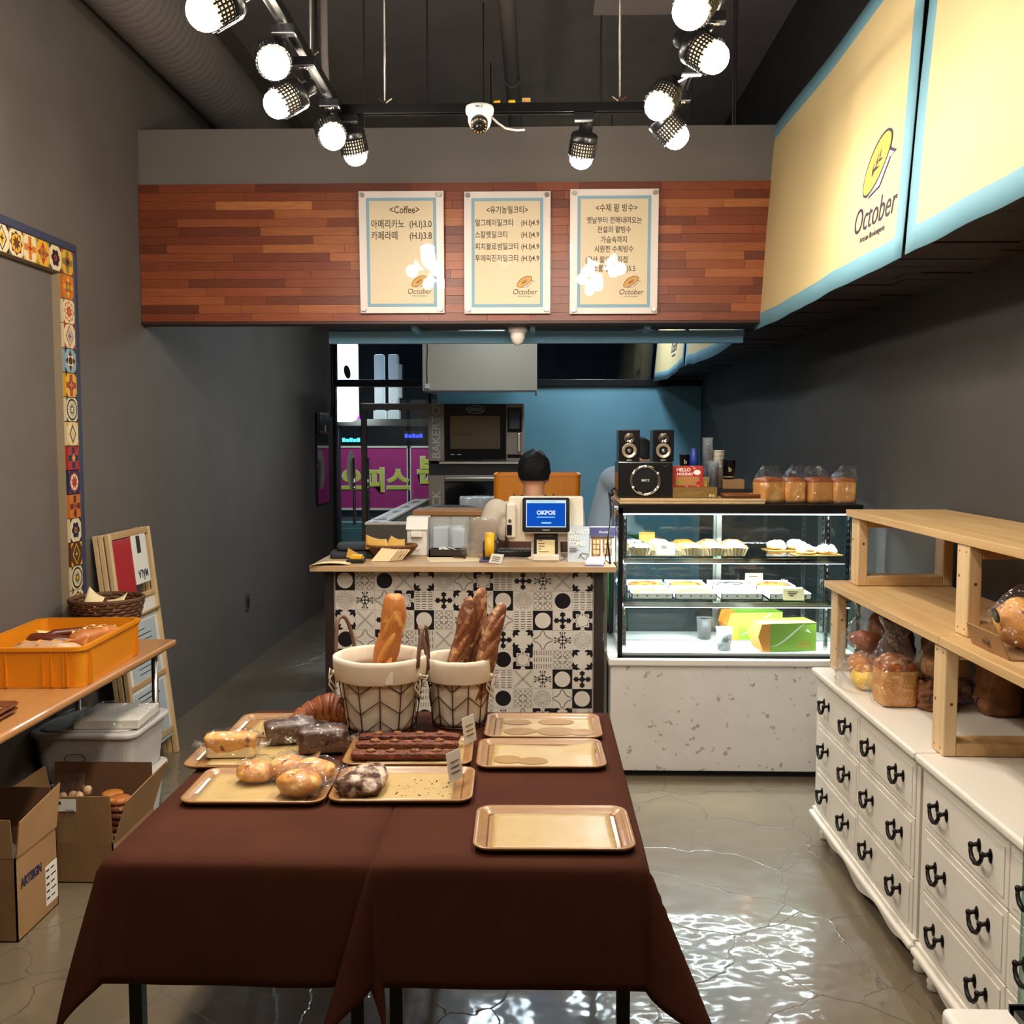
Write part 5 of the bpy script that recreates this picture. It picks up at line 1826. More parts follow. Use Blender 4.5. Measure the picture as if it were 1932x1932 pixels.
tag(MB().tube([(.335, 4.8, CT0 + .09), (.332, 4.8, CT0 + .06), (.325, 4.8, CT0 + .02), (.345, 4.79, CT0 + .004), (.36, 4.9, CT0 + .004)], .003, 6).ball((.335, 4.8, CT0 + .095), (.004, .004, .01), 8, 6).build('pen_on_cord', 'cable_black'), 'black pen on a cord standing at the right counter end', 'pen')
t = thing('ballpoint_pen', 'dark pen lying on paper in the middle of the counter', 'pen', (-.4, 4.98, CT0 + .003), radians(-28))
MB().cyl((-.03, 0, .004), (.03, 0, .004), .0035, 8).build('barrel', 'kraft_inner', t)
MB().cyl((.03, 0, .004), (.042, 0, .004), .004, 8).build('grip', 'dark_plastic', t)
sheet('paper_sheet', 'cream paper sheet lying flat in the middle of the counter', [(-.6, 4.83, CT0 + .002), (-.33, 4.8, CT0 + .002), (-.28, 5.06, CT0 + .002), (-.54, 5.1, CT0 + .002)], 'cream_paper', th=.0008, n=2) if False else tag(MB().box(-.13, .13, -.1, .1, 0, .001).build('paper_sheet', 'cream_paper', None, (-.42, 4.95, CT0 + .0005), (0, 0, .2)), 'cream paper sheet lying flat in the middle of the counter', 'paper')
sheet('kraft_sheet', 'cream sheet hanging over the left front corner of the counter', [(-1.08, 4.66, CT0 + .004), (-.9, 4.7, CT0 + .003), (-.9, 4.9, CT0 + .003), (-1.06, 4.9, CT0 + .003)], 'cream_paper', th=.0008, n=4)
# folded dark cloths
for k, (w, d, h, x, y, z, lb) in enumerate(((.27, .2, .035, -.925, 5.06, 0, 'black folded cloth at the left end of the counter, lowest of the pile'), (.22, .17, .035, -.92, 5.07, .036, 'charcoal folded cloth on top of the black one'))):
    tag(MB().ball((0, 0, h / 2), (w / 2, d / 2, h / 2), 24, 10, e=.35, amp=.006, fr=16, seed=k).build('folded_cloth', 'navy_cloth', None, (x, y, CT0 + z), (0, 0, .1)), lb, 'cloth', 'folded cloths on the counter')
t = thing('tape_measure', 'yellow and black tape measure at the left front of the counter', 'tape measure', (-.885, 4.8, CT0))
MB().prism(rrect(.085, .02, .006), (0, .03, .01), (1, 0, 0), (0, 0, 1), .06).build('case', 'dark_plastic', t, bev=.003)
MB().prism(rrect(.055, .02, .006), (.005, .025, .03), (1, 0, 0), (0, 0, 1), .05).build('yellow_top', 'yellow_plastic', t, bev=.003)
MB().prism([(-.06, 0), (.02, -.02), (.03, 0), (-.05, .045)], (0, .07, .02), (1, 0, 0), (0, 0, 1), .002).build('paper_tab', 'print_gold', t)
# gold oval basket with napkins
wb = wicker_bowl('bread_basket', 'oval golden wicker basket with paper bags on the counter', (-.735, 4.98, CT0 + .001), .085, .06, 'wicker_gold', radians(5), None, 1.45, .6)
for k, (pts, lb) in enumerate(((((-.86, 4.93, CT0 + .05), (-.74, 4.9, CT0 + .06), (-.76, 4.97, CT0 + .1), (-.87, 5.0, CT0 + .12)), 'yellowish paper bag sticking out left of the golden basket'), (((-.77, 4.92, CT0 + .05), (-.66, 4.92, CT0 + .05), (-.67, 4.98, CT0 + .1), (-.74, 4.99, CT0 + .115)), 'yellowish paper bag standing in the golden basket'))):
    sheet('paper_bag', lb, pts, 'print_gold', 'paper bags in the golden basket', 'paper bag')
t = thing('napkin_fan', 'fanned stack of kraft paper bags leaning on the golden basket', 'paper bags', (-.82, 4.83, CT0 + .002))
for k in range(9):
    MB().prism([(0, 0), (.09, 0), (.13, .055), (.05, .07)], (.0 + k * .007, .015 + k * .006, 0), (1, 0, 0), (0, .5, .9), .0012).build('bag', 'crust_flour' if k % 2 else 'cream_paper', t)

# white dispenser bins and sundries at the rear of the counter
def disp(x, label, milky):
    t = thing('flip_container', label, 'container', (x, 5.18, CT0), 0, 'flip-top containers on the counter')
    w = .052
    MB().prism([(-.08, 0), (.06, 0), (.06, .19), (-.05, .19), (-.09, .14)], (-w, 0, 0), (0, 1, 0), (0, 0, 1), 2 * w).build('body', 'white_plastic' if not milky else 'clear_plastic', t, bev=.006)
    MB().prism([(-.094, .135), (-.052, .192), (.06, .192), (.06, .198), (-.055, .198), (-.1, .138)], (-w - .004, 0, 0), (0, 1, 0), (0, 0, 1), 2 * w + .008).build('lid', 'white_plastic' if not milky else 'clear_plastic', t, bev=.002)
    MB().box(-.03, .03, -.112, -.09, .1, .128).build('flip_handle', 'white_plastic', t, bev=.004)
    MB().prism([(-.016, 0), (0, -.012), (.016, 0), (0, .012)], (0, -.086, .04), (1, 0, 0), (0, 0, 1), .001).build('diamond_mark', 'menu_plate', t)
    return t
disp(-.622, 'white flip-top container on the counter', False)
t = thing('clear_organizer', 'clear divided plastic organizer beside the white container', 'organizer', (-.46, 5.22, CT0))
for x in (-.1, 0, .1):
    MB().box(x - .002, x + .002, -.05, .06, .0, .19).build('divider', 'clear_plastic', t)
MB().box(-.1, .1, -.052, -.048, 0, .19).build('front_wall', 'clear_plastic', t)
MB().box(-.1, .1, .058, .062, 0, .19).build('rear_wall', 'clear_plastic', t)
MB().box(-.09, -.01, -.03, .05, .0, .14).build('white_packets', 'carton_white', t, bev=.008)
MB().box(.01, .09, -.03, .05, .0, .13).build('white_packets', 'carton_white', t, bev=.008)
t = thing('sugar_tray', 'dark brown tray with white packets in front of the clear organizer', 'tray', (-.46, 5.08, CT0))
MB().box(-.095, .095, -.045, .045, 0, .008).box(-.095, .095, -.045, -.038, 0, .04).box(-.095, .095, .038, .045, 0, .04).box(-.095, -.088, -.045, .045, 0, .04).box(.088, .095, -.045, .045, 0, .04).build('tray_body', 'counter_dark', t)
for k in range(4):
    MB().obox((-.04 + k * .022, 0, .035 + .005 * (k % 2)), (.018, .05, .004), (.3, .2, .5 * k)).build('packet', 'white_paper', t)
t = thing('glass_cloche', 'clear cone-shaped cloche with a knob behind the white container', 'cloche', (-.632, 5.5, .99))
MB().lathe([(.1, .0), (.1, .012), (.088, .014), (.083, .05), (.062, .1), (.028, .135), (.012, .15), (.01, .185), (0, .19)], 28).build('dome', 'clear_plastic', t)
MB().lathe([(0, -.01), (.105, -.01), (.108, 0), (.0, .003)], 28).build('plate', 'white_plastic', t)
t = thing('paper_roll', 'white paper roll standing on the rear work table', 'paper roll', (-.47, 5.5, .98))
MB().lathe([(.017, .145), (.05, .145), (.05, 0), (.017, 0)], 32).build('roll', 'white_paper', t)
MB().lathe([(.018, .146), (.018, 0)], 20).build('core', 'kraft', t)
t = thing('bag_packets', 'stack of clear packaging bags on the counter by the cashier', 'packaging', (-.3, 5.2, CT0))
for k in range(5):
    MB().ball((0, -.015 + k * .018, .09), (.085, .008, .095), 20, 12, e=.5, amp=.012, fr=22, seed=k).build('film_bag', 'film_milky', t)
t = thing('plastic_bag_heap', 'crumpled clear plastic bag on the counter left of the tape dispenser', 'plastic bag', (-.335, 5.04, CT0))
MB().ball((0, 0, .035), (.06, .045, .038), 26, 16, amp=.03, fr=24, seed=6).build('bag_film', 'film_milky', t)
# rear work table behind the counter
t = thing('work_table', 'low work table behind the service counter', 'table', (0, 0, 0))
MB().box(-.8, -.4, 5.36, 5.72, .95, .98).build('tabletop', 'steel', t, bev=.003)
for x in (-.77, -.43):
    for y in (5.39, 5.69):
        MB().box(x - .015, x + .015, y - .015, y + .015, 0, .95).build('leg', 'steel_dark', t)
t = thing('cardboard_tray', 'brown lidded wooden box on the rear work table', 'box', (-.53, 6.47, 0))
MB().box(-.25, .2, -.14, .14, 1.0, 1.12).build('box_body', 'banner_cream', t)
MB().box(-.27, .22, -.16, .16, 1.12, 1.15).build('lid', 'desk_top', t, bev=.004)
MB().box(-.25, .2, -.14, .14, 0, 1.0).build('stand', 'grey_wall_low', t)
MB().box(.1, .13, -.147, -.14, 1.02, 1.1).build('slot', 'dark_plastic', t)
t = thing('stand_mixer', 'dark rounded machine behind the wooden box', 'mixer', (-.6, 6.86, 0))
MB().ball((0, 0, 1.06), (.24, .14, .09), 28, 16, e=.6).build('head', 'dark_plastic', t)
MB().box(-.2, .2, -.12, .12, 0, 1.03).build('stand', 'dark_plastic', t, bev=.02)
MB().obox((.24, -.12, 1.07), (.05, .05, .16), (.3, .75, 0)).build('arm', 'dark_plastic', t, bev=.01)
for k, (x, z, w, h, lb) in enumerate(((-.44, 1.0, .34, .11, 'lower pale box wrapped in film in front of the deck oven'), (-.47, 1.112, .32, .07, 'upper pale flat box wrapped in film in front of the deck oven'))):
    t = thing('wrapped_box', lb, 'box', (x + .06, 7.3, z), .05 * k, 'film-wrapped boxes by the oven')
    MB().box(-w / 2, w / 2, -.12, .12, 0, h).build('carton', 'column_white', t)
    MB().ball((0, 0, h / 2 + .002), (w * .53, .14, h * .52), 24, 14, e=.3, amp=.014, fr=22, seed=k).build('film', 'film', t)
t = thing('prep_table', 'steel prep table in front of the deck oven', 'table', (0, 0, 0))
MB().box(-.68, -.1, 7.1, 7.5, .97, 1.0).build('tabletop', 'steel', t)
for x in (-.65, -.13):
    for y in (7.13, 7.47):
        MB().cyl((x, y, 0), (x, y, .97), .018, 10).build('leg', 'steel_dark', t)

# low dividing wall with tiled cap
hw = struct(MB().box(-1.08, -.785, 6.2, 6.3, 0, 1.07).box(-1.08, -.97, 6.3, 8.85, 0, 1.07).build('wall_low', 'grey_wall_low'), 'low grey dividing wall with patterned tile cap')
rnd = random.Random(2)
for k in range(27):
    MB().box(-1.085, -.965, 6.2 + k * .098, 6.2 + k * .098 + .094, 1.07, 1.083).build('cap_tile', 'tile_white', hw)
    if k % 2 == 0 or k % 3 == 0:
        MB().prism(circ(.028 + .01 * (k % 3), 12) if k % 4 else star(4, .05, .02), (-1.025, 6.247 + k * .098, 1.083), (1, 0, 0), (0, 1, 0), .0005).build('tile_print', 'tile_black', hw)
for k in range(2):
    MB().box(-.962 + k * .09, -.962 + k * .09 + .086, 6.2, 6.296, 1.07, 1.083).build('cap_tile', 'tile_white', hw)

# ================================================================ ovens and hood
def oven(name, label, z0, z1, word, zw, group, kind):
    t = thing(name, label, 'oven', (-.56, 9.0, 0), 0, group)
    MB().box(-.43, .43, .02, .8, z0, z1).build('body', 'oven_steel', t, bev=.005)
    MB().box(-.43, -.285, -.01, .02, z0, z1).build('side_panel', 'oven_steel', t, bev=.003)
    if kind == 0:
        d = MB().box(-.28, .27, -.015, .02, z0 + .008, z1 - .005).build('door', 'oven_glass', t, bev=.003)
        MB().box(-.23, .22, -.017, -.015, z0 + .11, z1 - .11).build('door_window', 'oven_glow', d)
        MB().box(-.235, -.02, -.0185, -.017, z0 + .235, z0 + .245).build('inner_rack', 'wicker', d)
        MB().prism(circ(.085, 40, 0, 0, .037), (0.0, -.0155, z1 - .052), (1, 0, 0), (0, 0, 1), .002).build('badge_rim', 'column_white', d)
        MB().prism(circ(.077, 40, 0, 0, .03), (0.0, -.0175, z1 - .052), (1, 0, 0), (0, 0, 1), .0015).build('badge_face', 'oven_glass', d)
        lettering('UNOX', .042, 'column_white', (0, -.0195, z1 - .066), FRONT, d, bold=.0012)
        for k in (0, 1):
            MB().box(-.23 + k * .06, -.19 + k * .06, -.0165, -.0155, z0 + .055, z0 + .062).build('print_line', 'column_white', d)
        MB().box(.275, .43, -.012, .02, z0, z1).build('control_panel', 'oven_steel', t, bev=.003)
        p = MB().box(.285, .415, -.018, -.012, z1 - .255, z1 - .035).build('display_frame', 'oven_glass', t)
        MB().box(.305, .395, -.02, -.018, z1 - .225, z1 - .07).build('display', 'display_grey', p)
        MB().box(.375, .405, -.045, -.012, z0 + .08, z0 + .25).build('handle', 'steel', t, bev=.006)
        MB().box(.285, .41, -.018, -.012, z0 + .03, z0 + .06).build('switch_strip', 'oven_glass', t)
        MB().box(-.33, .43, -.03, .05, z0 - .025, z0 - .005).build('lower_rail', 'steel', t)
    else:
        MB().box(-.28, .43, -.012, .02, z0 + .01, z1 - .05).build('door', 'oven_glass', t, bev=.003)
        MB().box(-.28, .43, -.045, -.02, z1 - .035, z1 - .018).build('handle_bar', 'steel', t, bev=.004)
    lettering(word, .108, 'oven_print', (-.322, -.0115, zw), (radians(90), radians(-90), 0), t, align='LEFT', sx=1.0, bold=.001)
    return t
oven('convection_oven', 'upper steel convection oven with dark glass door under the hood', 1.41, 1.925, 'BAKERTOP', 1.43, 'stacked ovens', 0)
oven('deck_oven', 'lower deck oven with dark door beneath the convection oven', .72, 1.28, 'DECK', .86, 'stacked ovens', 1)
MB().box(-.43, .43, .05, .8, 0, .72).build('oven_base', 'dark_plastic', bpy.data.objects['deck_oven'])
MB().box(-.43, .43, .04, .8, 1.28, 1.385).build('oven_spacer', 'dark_plastic', bpy.data.objects['deck_oven'])
t = thing('extractor_hood', 'beige metal extractor hood above the ovens', 'hood', (-.5, 8.6, 2.02))
MB().prism([(-.47, 0), (.47, 0), (.47, .5), (-.47, .5)], (0, 0, 0), (1, 0, 0), (0, 0, 1), .02).build('front_panel', 'hood_paint', t)
MB().box(-.49, -.47, -.02, .95, -.0, .5).build('side_panel', 'hood_paint', t)
MB().box(.47, .49, -.02, .95, 0, .5).build('side_panel', 'hood_paint', t)
MB().box(-.47, .47, 0, .95, .48, .5).build('top_panel', 'hood_paint', t)
MB().box(-.48, .48, -.025, 0, -.012, .004).build('drip_edge', 'steel_dark', t)
MB().box(-.2, .2, .3, .7, .5, 1.4).build('flue', 'steel', t)
MB().box(-.47, -.43, -.04, -.02, .02, .06).build('junction_box', 'white_plastic', t)
MB().tube([(-.45, -.026, .06), (-.452, -.026, .2), (-.446, -.026, .35), (-.45, -.026, .5)], .004, 6).build('power_lead', 'cable_black', t)
tag(MB().box(-1.02, -.995, 9.3, 9.9, 1.0, 2.05).box(-1.02, -.995, 9.3, 9.34, 0, 1.0).build('pipe_chase', 'dark_plastic'), 'dark pipe chase behind the left side of the ovens', 'pipe chase')
cr_ = crate('kitchen_crate', 'orange plastic crate standing behind the cashier', (-.005, 6.7, 1.111), 0, .56, .42, .265)
t = thing('kitchen_shelf', 'steel trolley carrying the orange kitchen crate', 'trolley', (0, 6.7, 0))
MB().box(-.3, .3, -.24, .24, 1.08, 1.11).build('top_shelf', 'steel_dark', t)
for x in (-.28, .28):
    for y in (-.22, .22):
        MB().cyl((x, y, 0), (x, y, 1.08), .014, 10).build('upright', 'steel_dark', t)

# ================================================================ people
def capsule(mb, p, q, r1, r2, n=16, fl=1.0):
    p, q = Vector(p), Vector(q)
    d = q - p
    pts, rs = [], []
    for k in range(5):
        a = pi / 2 * k / 4
        pts.append(p - d.normalized() * r1 * cos(a)); rs.append(max(.002, r1 * sin(a)))
    for k in range(5):
        a = pi / 2 * k / 4
        pts.append(q + d.normalized() * r2 * sin(a)); rs.append(max(.002, r2 * cos(a)))
    mb.tube(pts, rs, n, flat=fl)
def fuse(mb, name, mats, parent, regions, voxel=.011, loc=None, smooth=6):
    """merge overlapping volumes into one continuous skin, then assign materials by region"""
    o = mb.build('raw', mats)
    m = o.modifiers.new('r', 'REMESH'); m.mode = 'VOXEL'; m.voxel_size = voxel
    m = o.modifiers.new('s', 'SMOOTH'); m.factor = .5; m.iterations = smooth
    COL.objects.unlink(o)
    TMP.collection.objects.link(o)
    TMP.view_layers[0].update()
    me = bpy.data.meshes.new_from_object(o.evaluated_get(TMP.view_layers[0].depsgraph))
    bpy.data.objects.remove(o, do_unlink=True)
    me.materials.clear()
    for mt in mats:
        me.materials.append(MATS[mt])
    for p in me.polygons:
        p.material_index = regions(p.center)
        p.use_smooth = True
    me.name = name
    return put(name, me, parent, loc)
def hand(mb, w, d, up, s=1.0):
    """palm and five separate curled fingers from wrist w along d, palm normal up"""
    w, d, up = Vector(w), Vector(d).normalized(), Vector(up).normalized()
    sd = d.cross(up).normalized()
    pc = w + d * .05 * s
    for k in range(-2, 3):
        capsule(mb, w + sd * k * .014 * s + d * .01, w + sd * k * .017 * s + d * .075 * s, .014 * s, .012 * s, 10)
    for k, ln in ((-1.5, .062), (-.5, .075), (.5, .07), (1.5, .055)):
        b0 = w + d * .085 * s + sd * k * .021 * s
        k1 = b0 + (d * .9 - up * .35) * ln * .5 * s
        k2 = k1 + (d * .5 - up * .8) * ln * .5 * s
        capsule(mb, b0, k1, .0095 * s, .0085 * s, 8)
        capsule(mb, k1, k2, .0085 * s, .0075 * s, 8)
    b0 = w + d * .03 * s - sd * .032 * s
    k1 = b0 + (d * .6 - sd * .7 - up * .2) * .04 * s
    k2 = k1 + (d * .9 - sd * .1 - up * .4) * .034 * s
    capsule(mb, b0, k1, .012 * s, .01 * s, 8)
    capsule(mb, k1, k2, .01 * s, .008 * s, 8)

# cashier seen from behind
pr = thing('person', 'person seen from behind in a cream T-shirt and brown apron behind the cash register', 'person', (0.0, 5.5, 0))
b = MB()
HX = -.022
b.ball((HX, .03, 1.425), (.077, .093, .108), 28, 20)                 # skull
b.ball((HX, .07, 1.36), (.06, .062, .07), 20, 14)                   # jaw
capsule(b, (HX, 0, 1.25), (HX, .02, 1.36), .062, .057)               # neck
b.ball((HX - .079, .035, 1.395), (.011, .02, .032), 12, 8)
b.ball((HX + .079, .035, 1.395), (.011, .02, .032), 12, 8)
b.ball((HX, .128, 1.385), (.014, .02, .02), 12, 8)                   # nose
b.ball((HX, .118, 1.34), (.022, .008, .007), 12, 6)                  # lips
b.ball((HX, .0, 1.21), (.21, .1, .075), 28, 16)                       # shoulders
b.ball((HX, .01, 1.08), (.2, .12, .2), 28, 18)
b.ball((HX, .02, .88), (.165, .115, .2), 28, 18)
b.ball((HX, .02, .75), (.175, .125, .14), 28, 16)
for sx_ in (-1, 1):
    sh = Vector((HX + sx_ * .208, .005, 1.205))
    el = Vector((HX + sx_ * .3, -.03, 1.02))
    wr = Vector((HX + sx_ * .2, .2, .99))
    if sx_ > 0:
        el = Vector((HX + .25, .03, .97)); wr = Vector((HX + .12, .28, .99))
    capsule(b, sh, el, .072, .05)
    capsule(b, el, wr, .046, .03)
    hand(b, wr, Vector((-sx_ * .35, .9, -.05)), (0, 0, 1))
    hp, kn, an = Vector((HX + sx_ * .09, .02, .74)), Vector((HX + sx_ * .1, .05, .42)), Vector((HX + sx_ * .1, .02, .08))
    capsule(b, hp, kn, .092, .06)
    capsule(b, kn, an, .06, .042)
    capsule(b, an + Vector((0, -.03, -.045)), an + Vector((0, .15, -.05)), .036, .03)
def reg(p):
    if p.z > 1.245 + .02 * (1 if abs(p.x - HX) < .09 else -2) + (p.y - .0) * .1 and abs(p.x - HX) < .12:
        return 0
    if abs(p.x - HX) > .2 and p.z < 1.055 or (p.y > .12 and p.z < 1.03 and p.z > .9 and abs(p.x - HX) > .06):
        return 0
    if p.z < .05 + .05:
        return 3
    return 1 if p.z > .72 else 2
fuse(b, 'body', ['skin', 'shirt_cream', 'trousers', 'black_satin'], pr, reg, .010)
hm = MB()
def hq(p):
    # cap of hair: lower at the nape, cut above the ears
    low = -.058 if p.y < .0 else (-.02 + .35 * p.y)
    if p.z < low:
        f = max(0, min(1, (low - p.z) / .03))
        return (p.x * (1 - .1 * f), p.y * (1 - .1 * f), low - (low - p.z) * .12)
    return (p.x + .006 * noise.noise(p * 45), p.y + .006 * noise.noise(p * 45 + Vector((3, 3, 3))), p.z + .01 * noise.noise(Vector((p.x * 40, p.y * 40, 2))) * (1 if p.z > .05 else .2))
hm.ball((HX, .022, 1.437), (.0915, .105, .112), 44, 30, squash=hq)
hm.build('hair', 'hair', pr)
for sx_ in (-1, 1):
    MB().ball((HX + sx_ * .032, .112, 1.418), (.012, .008, .007), 12, 8).build('eye', 'cream_white', pr)
ap = MB()
def strap(pts, w):
    ap.tube([Vector(p) for p in pts], w, 8, flat=.22)
strap([(HX - .15, -.1, 1.0), (HX - .148, -.095, 1.12), (HX - .125, -.075, 1.215), (HX - .115, -.02, 1.275), (HX - .11, .05, 1.24)], .034)
strap([(HX + .15, -.1, 1.0), (HX + .148, -.095, 1.12), (HX + .125, -.075, 1.215), (HX + .115, -.02, 1.275), (HX + .11, .05, 1.24)], .034)
ap.build('apron_strap', 'apron_brown', pr)
def apr(u, v):
    a = radians(-150 + 300 * u) - pi / 2 + pi
    a = radians(200 + 140 * u)
    z = .55 + .5 * v
    return (HX + .205 * cos(a), .02 + .15 * sin(a), z)
MB().grid(apr, 20, 10).build('apron_back', 'apron_brown', pr, solid=.006)
MB().tube([(HX + .075 * cos(a), .0 + .07 * sin(a), 1.285 + .012 * sin(a)) for a in [2 * pi * k / 24 for k in range(24)]], .006, 6, closed=True).build('neckband', 'apron_brown', pr)

# second person bending forward behind the loudspeakers
p2 = thing('person', 'person in grey shirt, green apron and black cap bending down behind the loudspeakers', 'person', (.5, 5.95, 0))
b = MB()
b.ball((.105, .0, 1.5), (.08, .09, .11), 26, 18, R=Euler((0, .6, 0)).to_matrix())
b.ball((.145, -.01, 1.45), (.055, .06, .06), 18, 12)
b.ball((.19, -.03, 1.455), (.015, .013, .018), 10, 6)
b.ball((.075, .075, 1.49), (.02, .011, .03), 10, 6)
b.ball((.075, -.078, 1.49), (.02, .011, .03), 10, 6)
capsule(b, (.0, 0, 1.4), (.07, 0, 1.47), .06, .055)
b.ball((-.02, 0, 1.34), (.12, .19, .1), 26, 16, R=Euler((0, .5, 0)).to_matrix())
capsule(b, (-.03, 0, 1.3), (-.1, 0, 1.03), .125, .118, 20)
b.ball((-.11, 0, .95), (.12, .16, .14), 24, 16)
for sx_ in (-1, 1):
    sh, el, wr = Vector((-.01, sx_ * .17, 1.34)), Vector((.02, sx_ * .24, 1.1)), Vector((.2, sx_ * .17, 1.0))
    capsule(b, sh, el, .062, .046)
    capsule(b, el, wr, .044, .03)
    hand(b, wr, (.9, -sx_ * .25, -.2), (0, 0, 1))
    capsule(b, (-.1, sx_ * .09, .92), (-.02, sx_ * .1, .5), .095, .062)
    capsule(b, (-.02, sx_ * .1, .5), (-.1, sx_ * .1, .08), .06, .042)
    capsule(b, (-.13, sx_ * .1, .035), (.06, sx_ * .1, .03), .036, .03)
def reg2(p):
    if p.z > 1.4 and p.x > .035 or (p.x > .16 and p.z < 1.05 and p.z > .8):
        return 0
    if p.z < .09:
        return 3
    return 1 if p.z > 1.06 else (2 if p.z > .5 else 4)
fuse(b, 'body', ['skin', 'shirt_grey', 'apron_green', 'black_satin', 'trousers'], p2, reg2, .011)
cp = MB()
Rc = Euler((0, .55, 0)).to_matrix()
cp.ball((.1, 0, 1.53), (.096, .1, .09), 28, 18, R=Rc, squash=lambda p: (p.x, p.y, max(p.z, -.03)))
cp.build('cap', 'cap_black', p2)
MB().ball((.17, 0, 1.47), (.085, .08, .01), 22, 8, R=Euler((0, 1.0, 0)).to_matrix()).build('cap_visor', 'cap_black', p2)
for sx_ in (-1, 1):
    MB().ball((.175, sx_ * .03, 1.495), (.008, .011, .007), 10, 6).build('eye', 'cream_white', p2)
# ================================================================ refrigerated glass showcase
GX0, GX1, GY0, GY1, GZ0, GZ1 = .378, 1.512, 4.66, 5.24, .572, 1.285
gc = thing('glass_showcase', 'lit glass cake showcase on a white stone base beside the counter', 'showcase', (0, 0, 0))
MB().box(.345, 1.56, 4.655, 5.27, .03, .535).build('stone_base', 'stone_white', gc, bev=.004)
MB().box(.335, 1.57, 4.645, 5.28, .535, .572).build('stone_ledge', 'stone_top', gc, bev=.008)
MB().box(.38, 1.54, 4.69, 5.24, 0, .03).build('plinth', 'black_matte', gc)
for x in (GX0, GX1 - .022):
    MB().box(x, x + .022, GY0, GY0 + .022, GZ0, GZ1).build('corner_post', 'black_satin', gc, bev=.002)
    MB().box(x, x + .022, GY1 - .022, GY1, GZ0, GZ1).build('corner_post', 'black_satin', gc, bev=.002)
MB().box(GX0, GX1, GY0, GY0 + .02, GZ1 - .028, GZ1).build('top_rail', 'black_satin', gc)
MB().box(GX0, GX1, GY1 - .02, GY1, GZ1 - .028, GZ1).build('top_rail', 'black_satin', gc)
MB().box(GX0, GX1, GY0, GY0 + .02, GZ0, GZ0 + .012).build('bottom_rail', 'black_satin', gc)
MB().box(GX0, GX1, GY0, GY1, GZ1, GZ1 + .014).build('top_panel', 'black_satin', gc)
MB().box(GX0 + .022, GX1 - .022, GY0 + .004, GY0 + .01, GZ0 + .012, GZ1 - .028).build('front_glass', 'glass_case', gc)
MB().box(GX0 + .004, GX0 + .01, GY0 + .022, GY1 - .022, GZ0 + .012, GZ1 - .028).build('side_glass', 'glass_case', gc)
MB().box(GX1 - .01, GX1 - .004, GY0 + .022, GY1 - .022, GZ0 + .012, GZ1 - .028).build('side_glass', 'glass_case', gc)
for x0, x1, yo in ((GX0 + .022, .96, .0), (.92, GX1 - .022, .014)):
    d = MB().box(x0, x1, GY1 - .016 + yo - .01, GY1 - .012 + yo - .01, GZ0 + .02, GZ1 - .03).build('rear_sliding_door', 'glass_case', gc)
    for xx in (x0, x1 - .025):
        MB().box(xx, xx + .025, GY1 - .03 + yo, GY1 - .008 + yo, GZ0 + .02, GZ1 - .03).build('door_stile', 'steel', d)
MB().box(GX0 + .02, GX1 - .02, GY0 + .02, GY1 - .03, GZ0, GZ0 + .022).build('floor_plate', 'stone_top', gc)
for y in (GY0 + .035, GY0 + .3):
    sl = MB().box(GX0 + .03, GX1 - .03, y, y + .022, GZ0 + .022, GZ0 + .0235).build('vent_strip', 'column_white', gc)
    q = MB()
    for k in range(88):
        q.box(GX0 + .05 + k * .0118, GX0 + .056 + k * .0118, y + .003, y + .019, GZ0 + .0235, GZ0 + .0238)
    o = q.build('vent_slots', 'dark_plastic', sl)
    o['kind'] = 'stuff'
for x in (GX0 + .03, GX1 - .14, GX1 - .045):
    for y in (GY0 + .1, GY1 - .06):
        r = MB().box(x, x + .018, y, y + .012, GZ0 + .03, GZ1 - .035).build('shelf_upright', 'chrome', gc)
        q = MB()
        for k in range(20):
            q.box(x + .006, x + .012, y - .0008, y, GZ0 + .06 + k * .031, GZ0 + .075 + k * .031)
        o = q.build('slots', 'dark_plastic', r)
        o['kind'] = 'stuff'
SH = (1.052, .842)
for i, z in enumerate(SH):
    x1 = GX1 - .06 if i == 0 else GX1 - .03
    s_ = MB().box(GX0 + .028, x1, GY0 + .045, GY1 - .05, z - .008, z).build('glass_shelf', 'glass_case', gc)
    MB().box(GX0 + .028, x1, GY0 + .043, GY0 + .045, z - .008, z).build('shelf_edge', 'glass_edge', s_)
    MB().box(GX0 + .03, x1, GY0 + .046, GY0 + .062, z - .034, z - .012).build('light_housing', 'chrome', s_)
    MB().box(GX0 + .035, x1 - .005, GY0 + .05, GY0 + .068, z - .037, z - .034).build('led_strip', 'led_white', s_)
    MB().box(GX0 + .03, GX0 + .045, GY0 + .06, GY1 - .06, z - .022, z - .008).build('shelf_bracket', 'chrome', s_)
    MB().box(GX1 - .13, GX1 - .115, GY0 + .06, GY1 - .06, z - .022, z - .008).build('shelf_bracket', 'chrome', s_)
    area_light('showcase_strip', ((GX0 + x1) / 2, GY0 + .07, z - .042), x1 - GX0 - .06, .02, CASE_W, (.93, .97, 1.0), (radians(18), 0, 0))
MB().box(GX0 + .024, GX1 - .024, GY0 + .024, GY0 + .05, GZ1 - .036, GZ1 - .03).build('led_strip', 'led_white', gc)
MB().box(GX0 + .024, GX1 - .024, GY0 + .022, GY0 + .055, GZ1 - .03, GZ1).build('light_housing', 'chrome', gc)
area_light('showcase_strip', ((GX0 + GX1) / 2, GY0 + .045, GZ1 - .04), GX1 - GX0 - .06, .02, CASE_W, (.93, .97, 1.0), (radians(18), 0, 0))

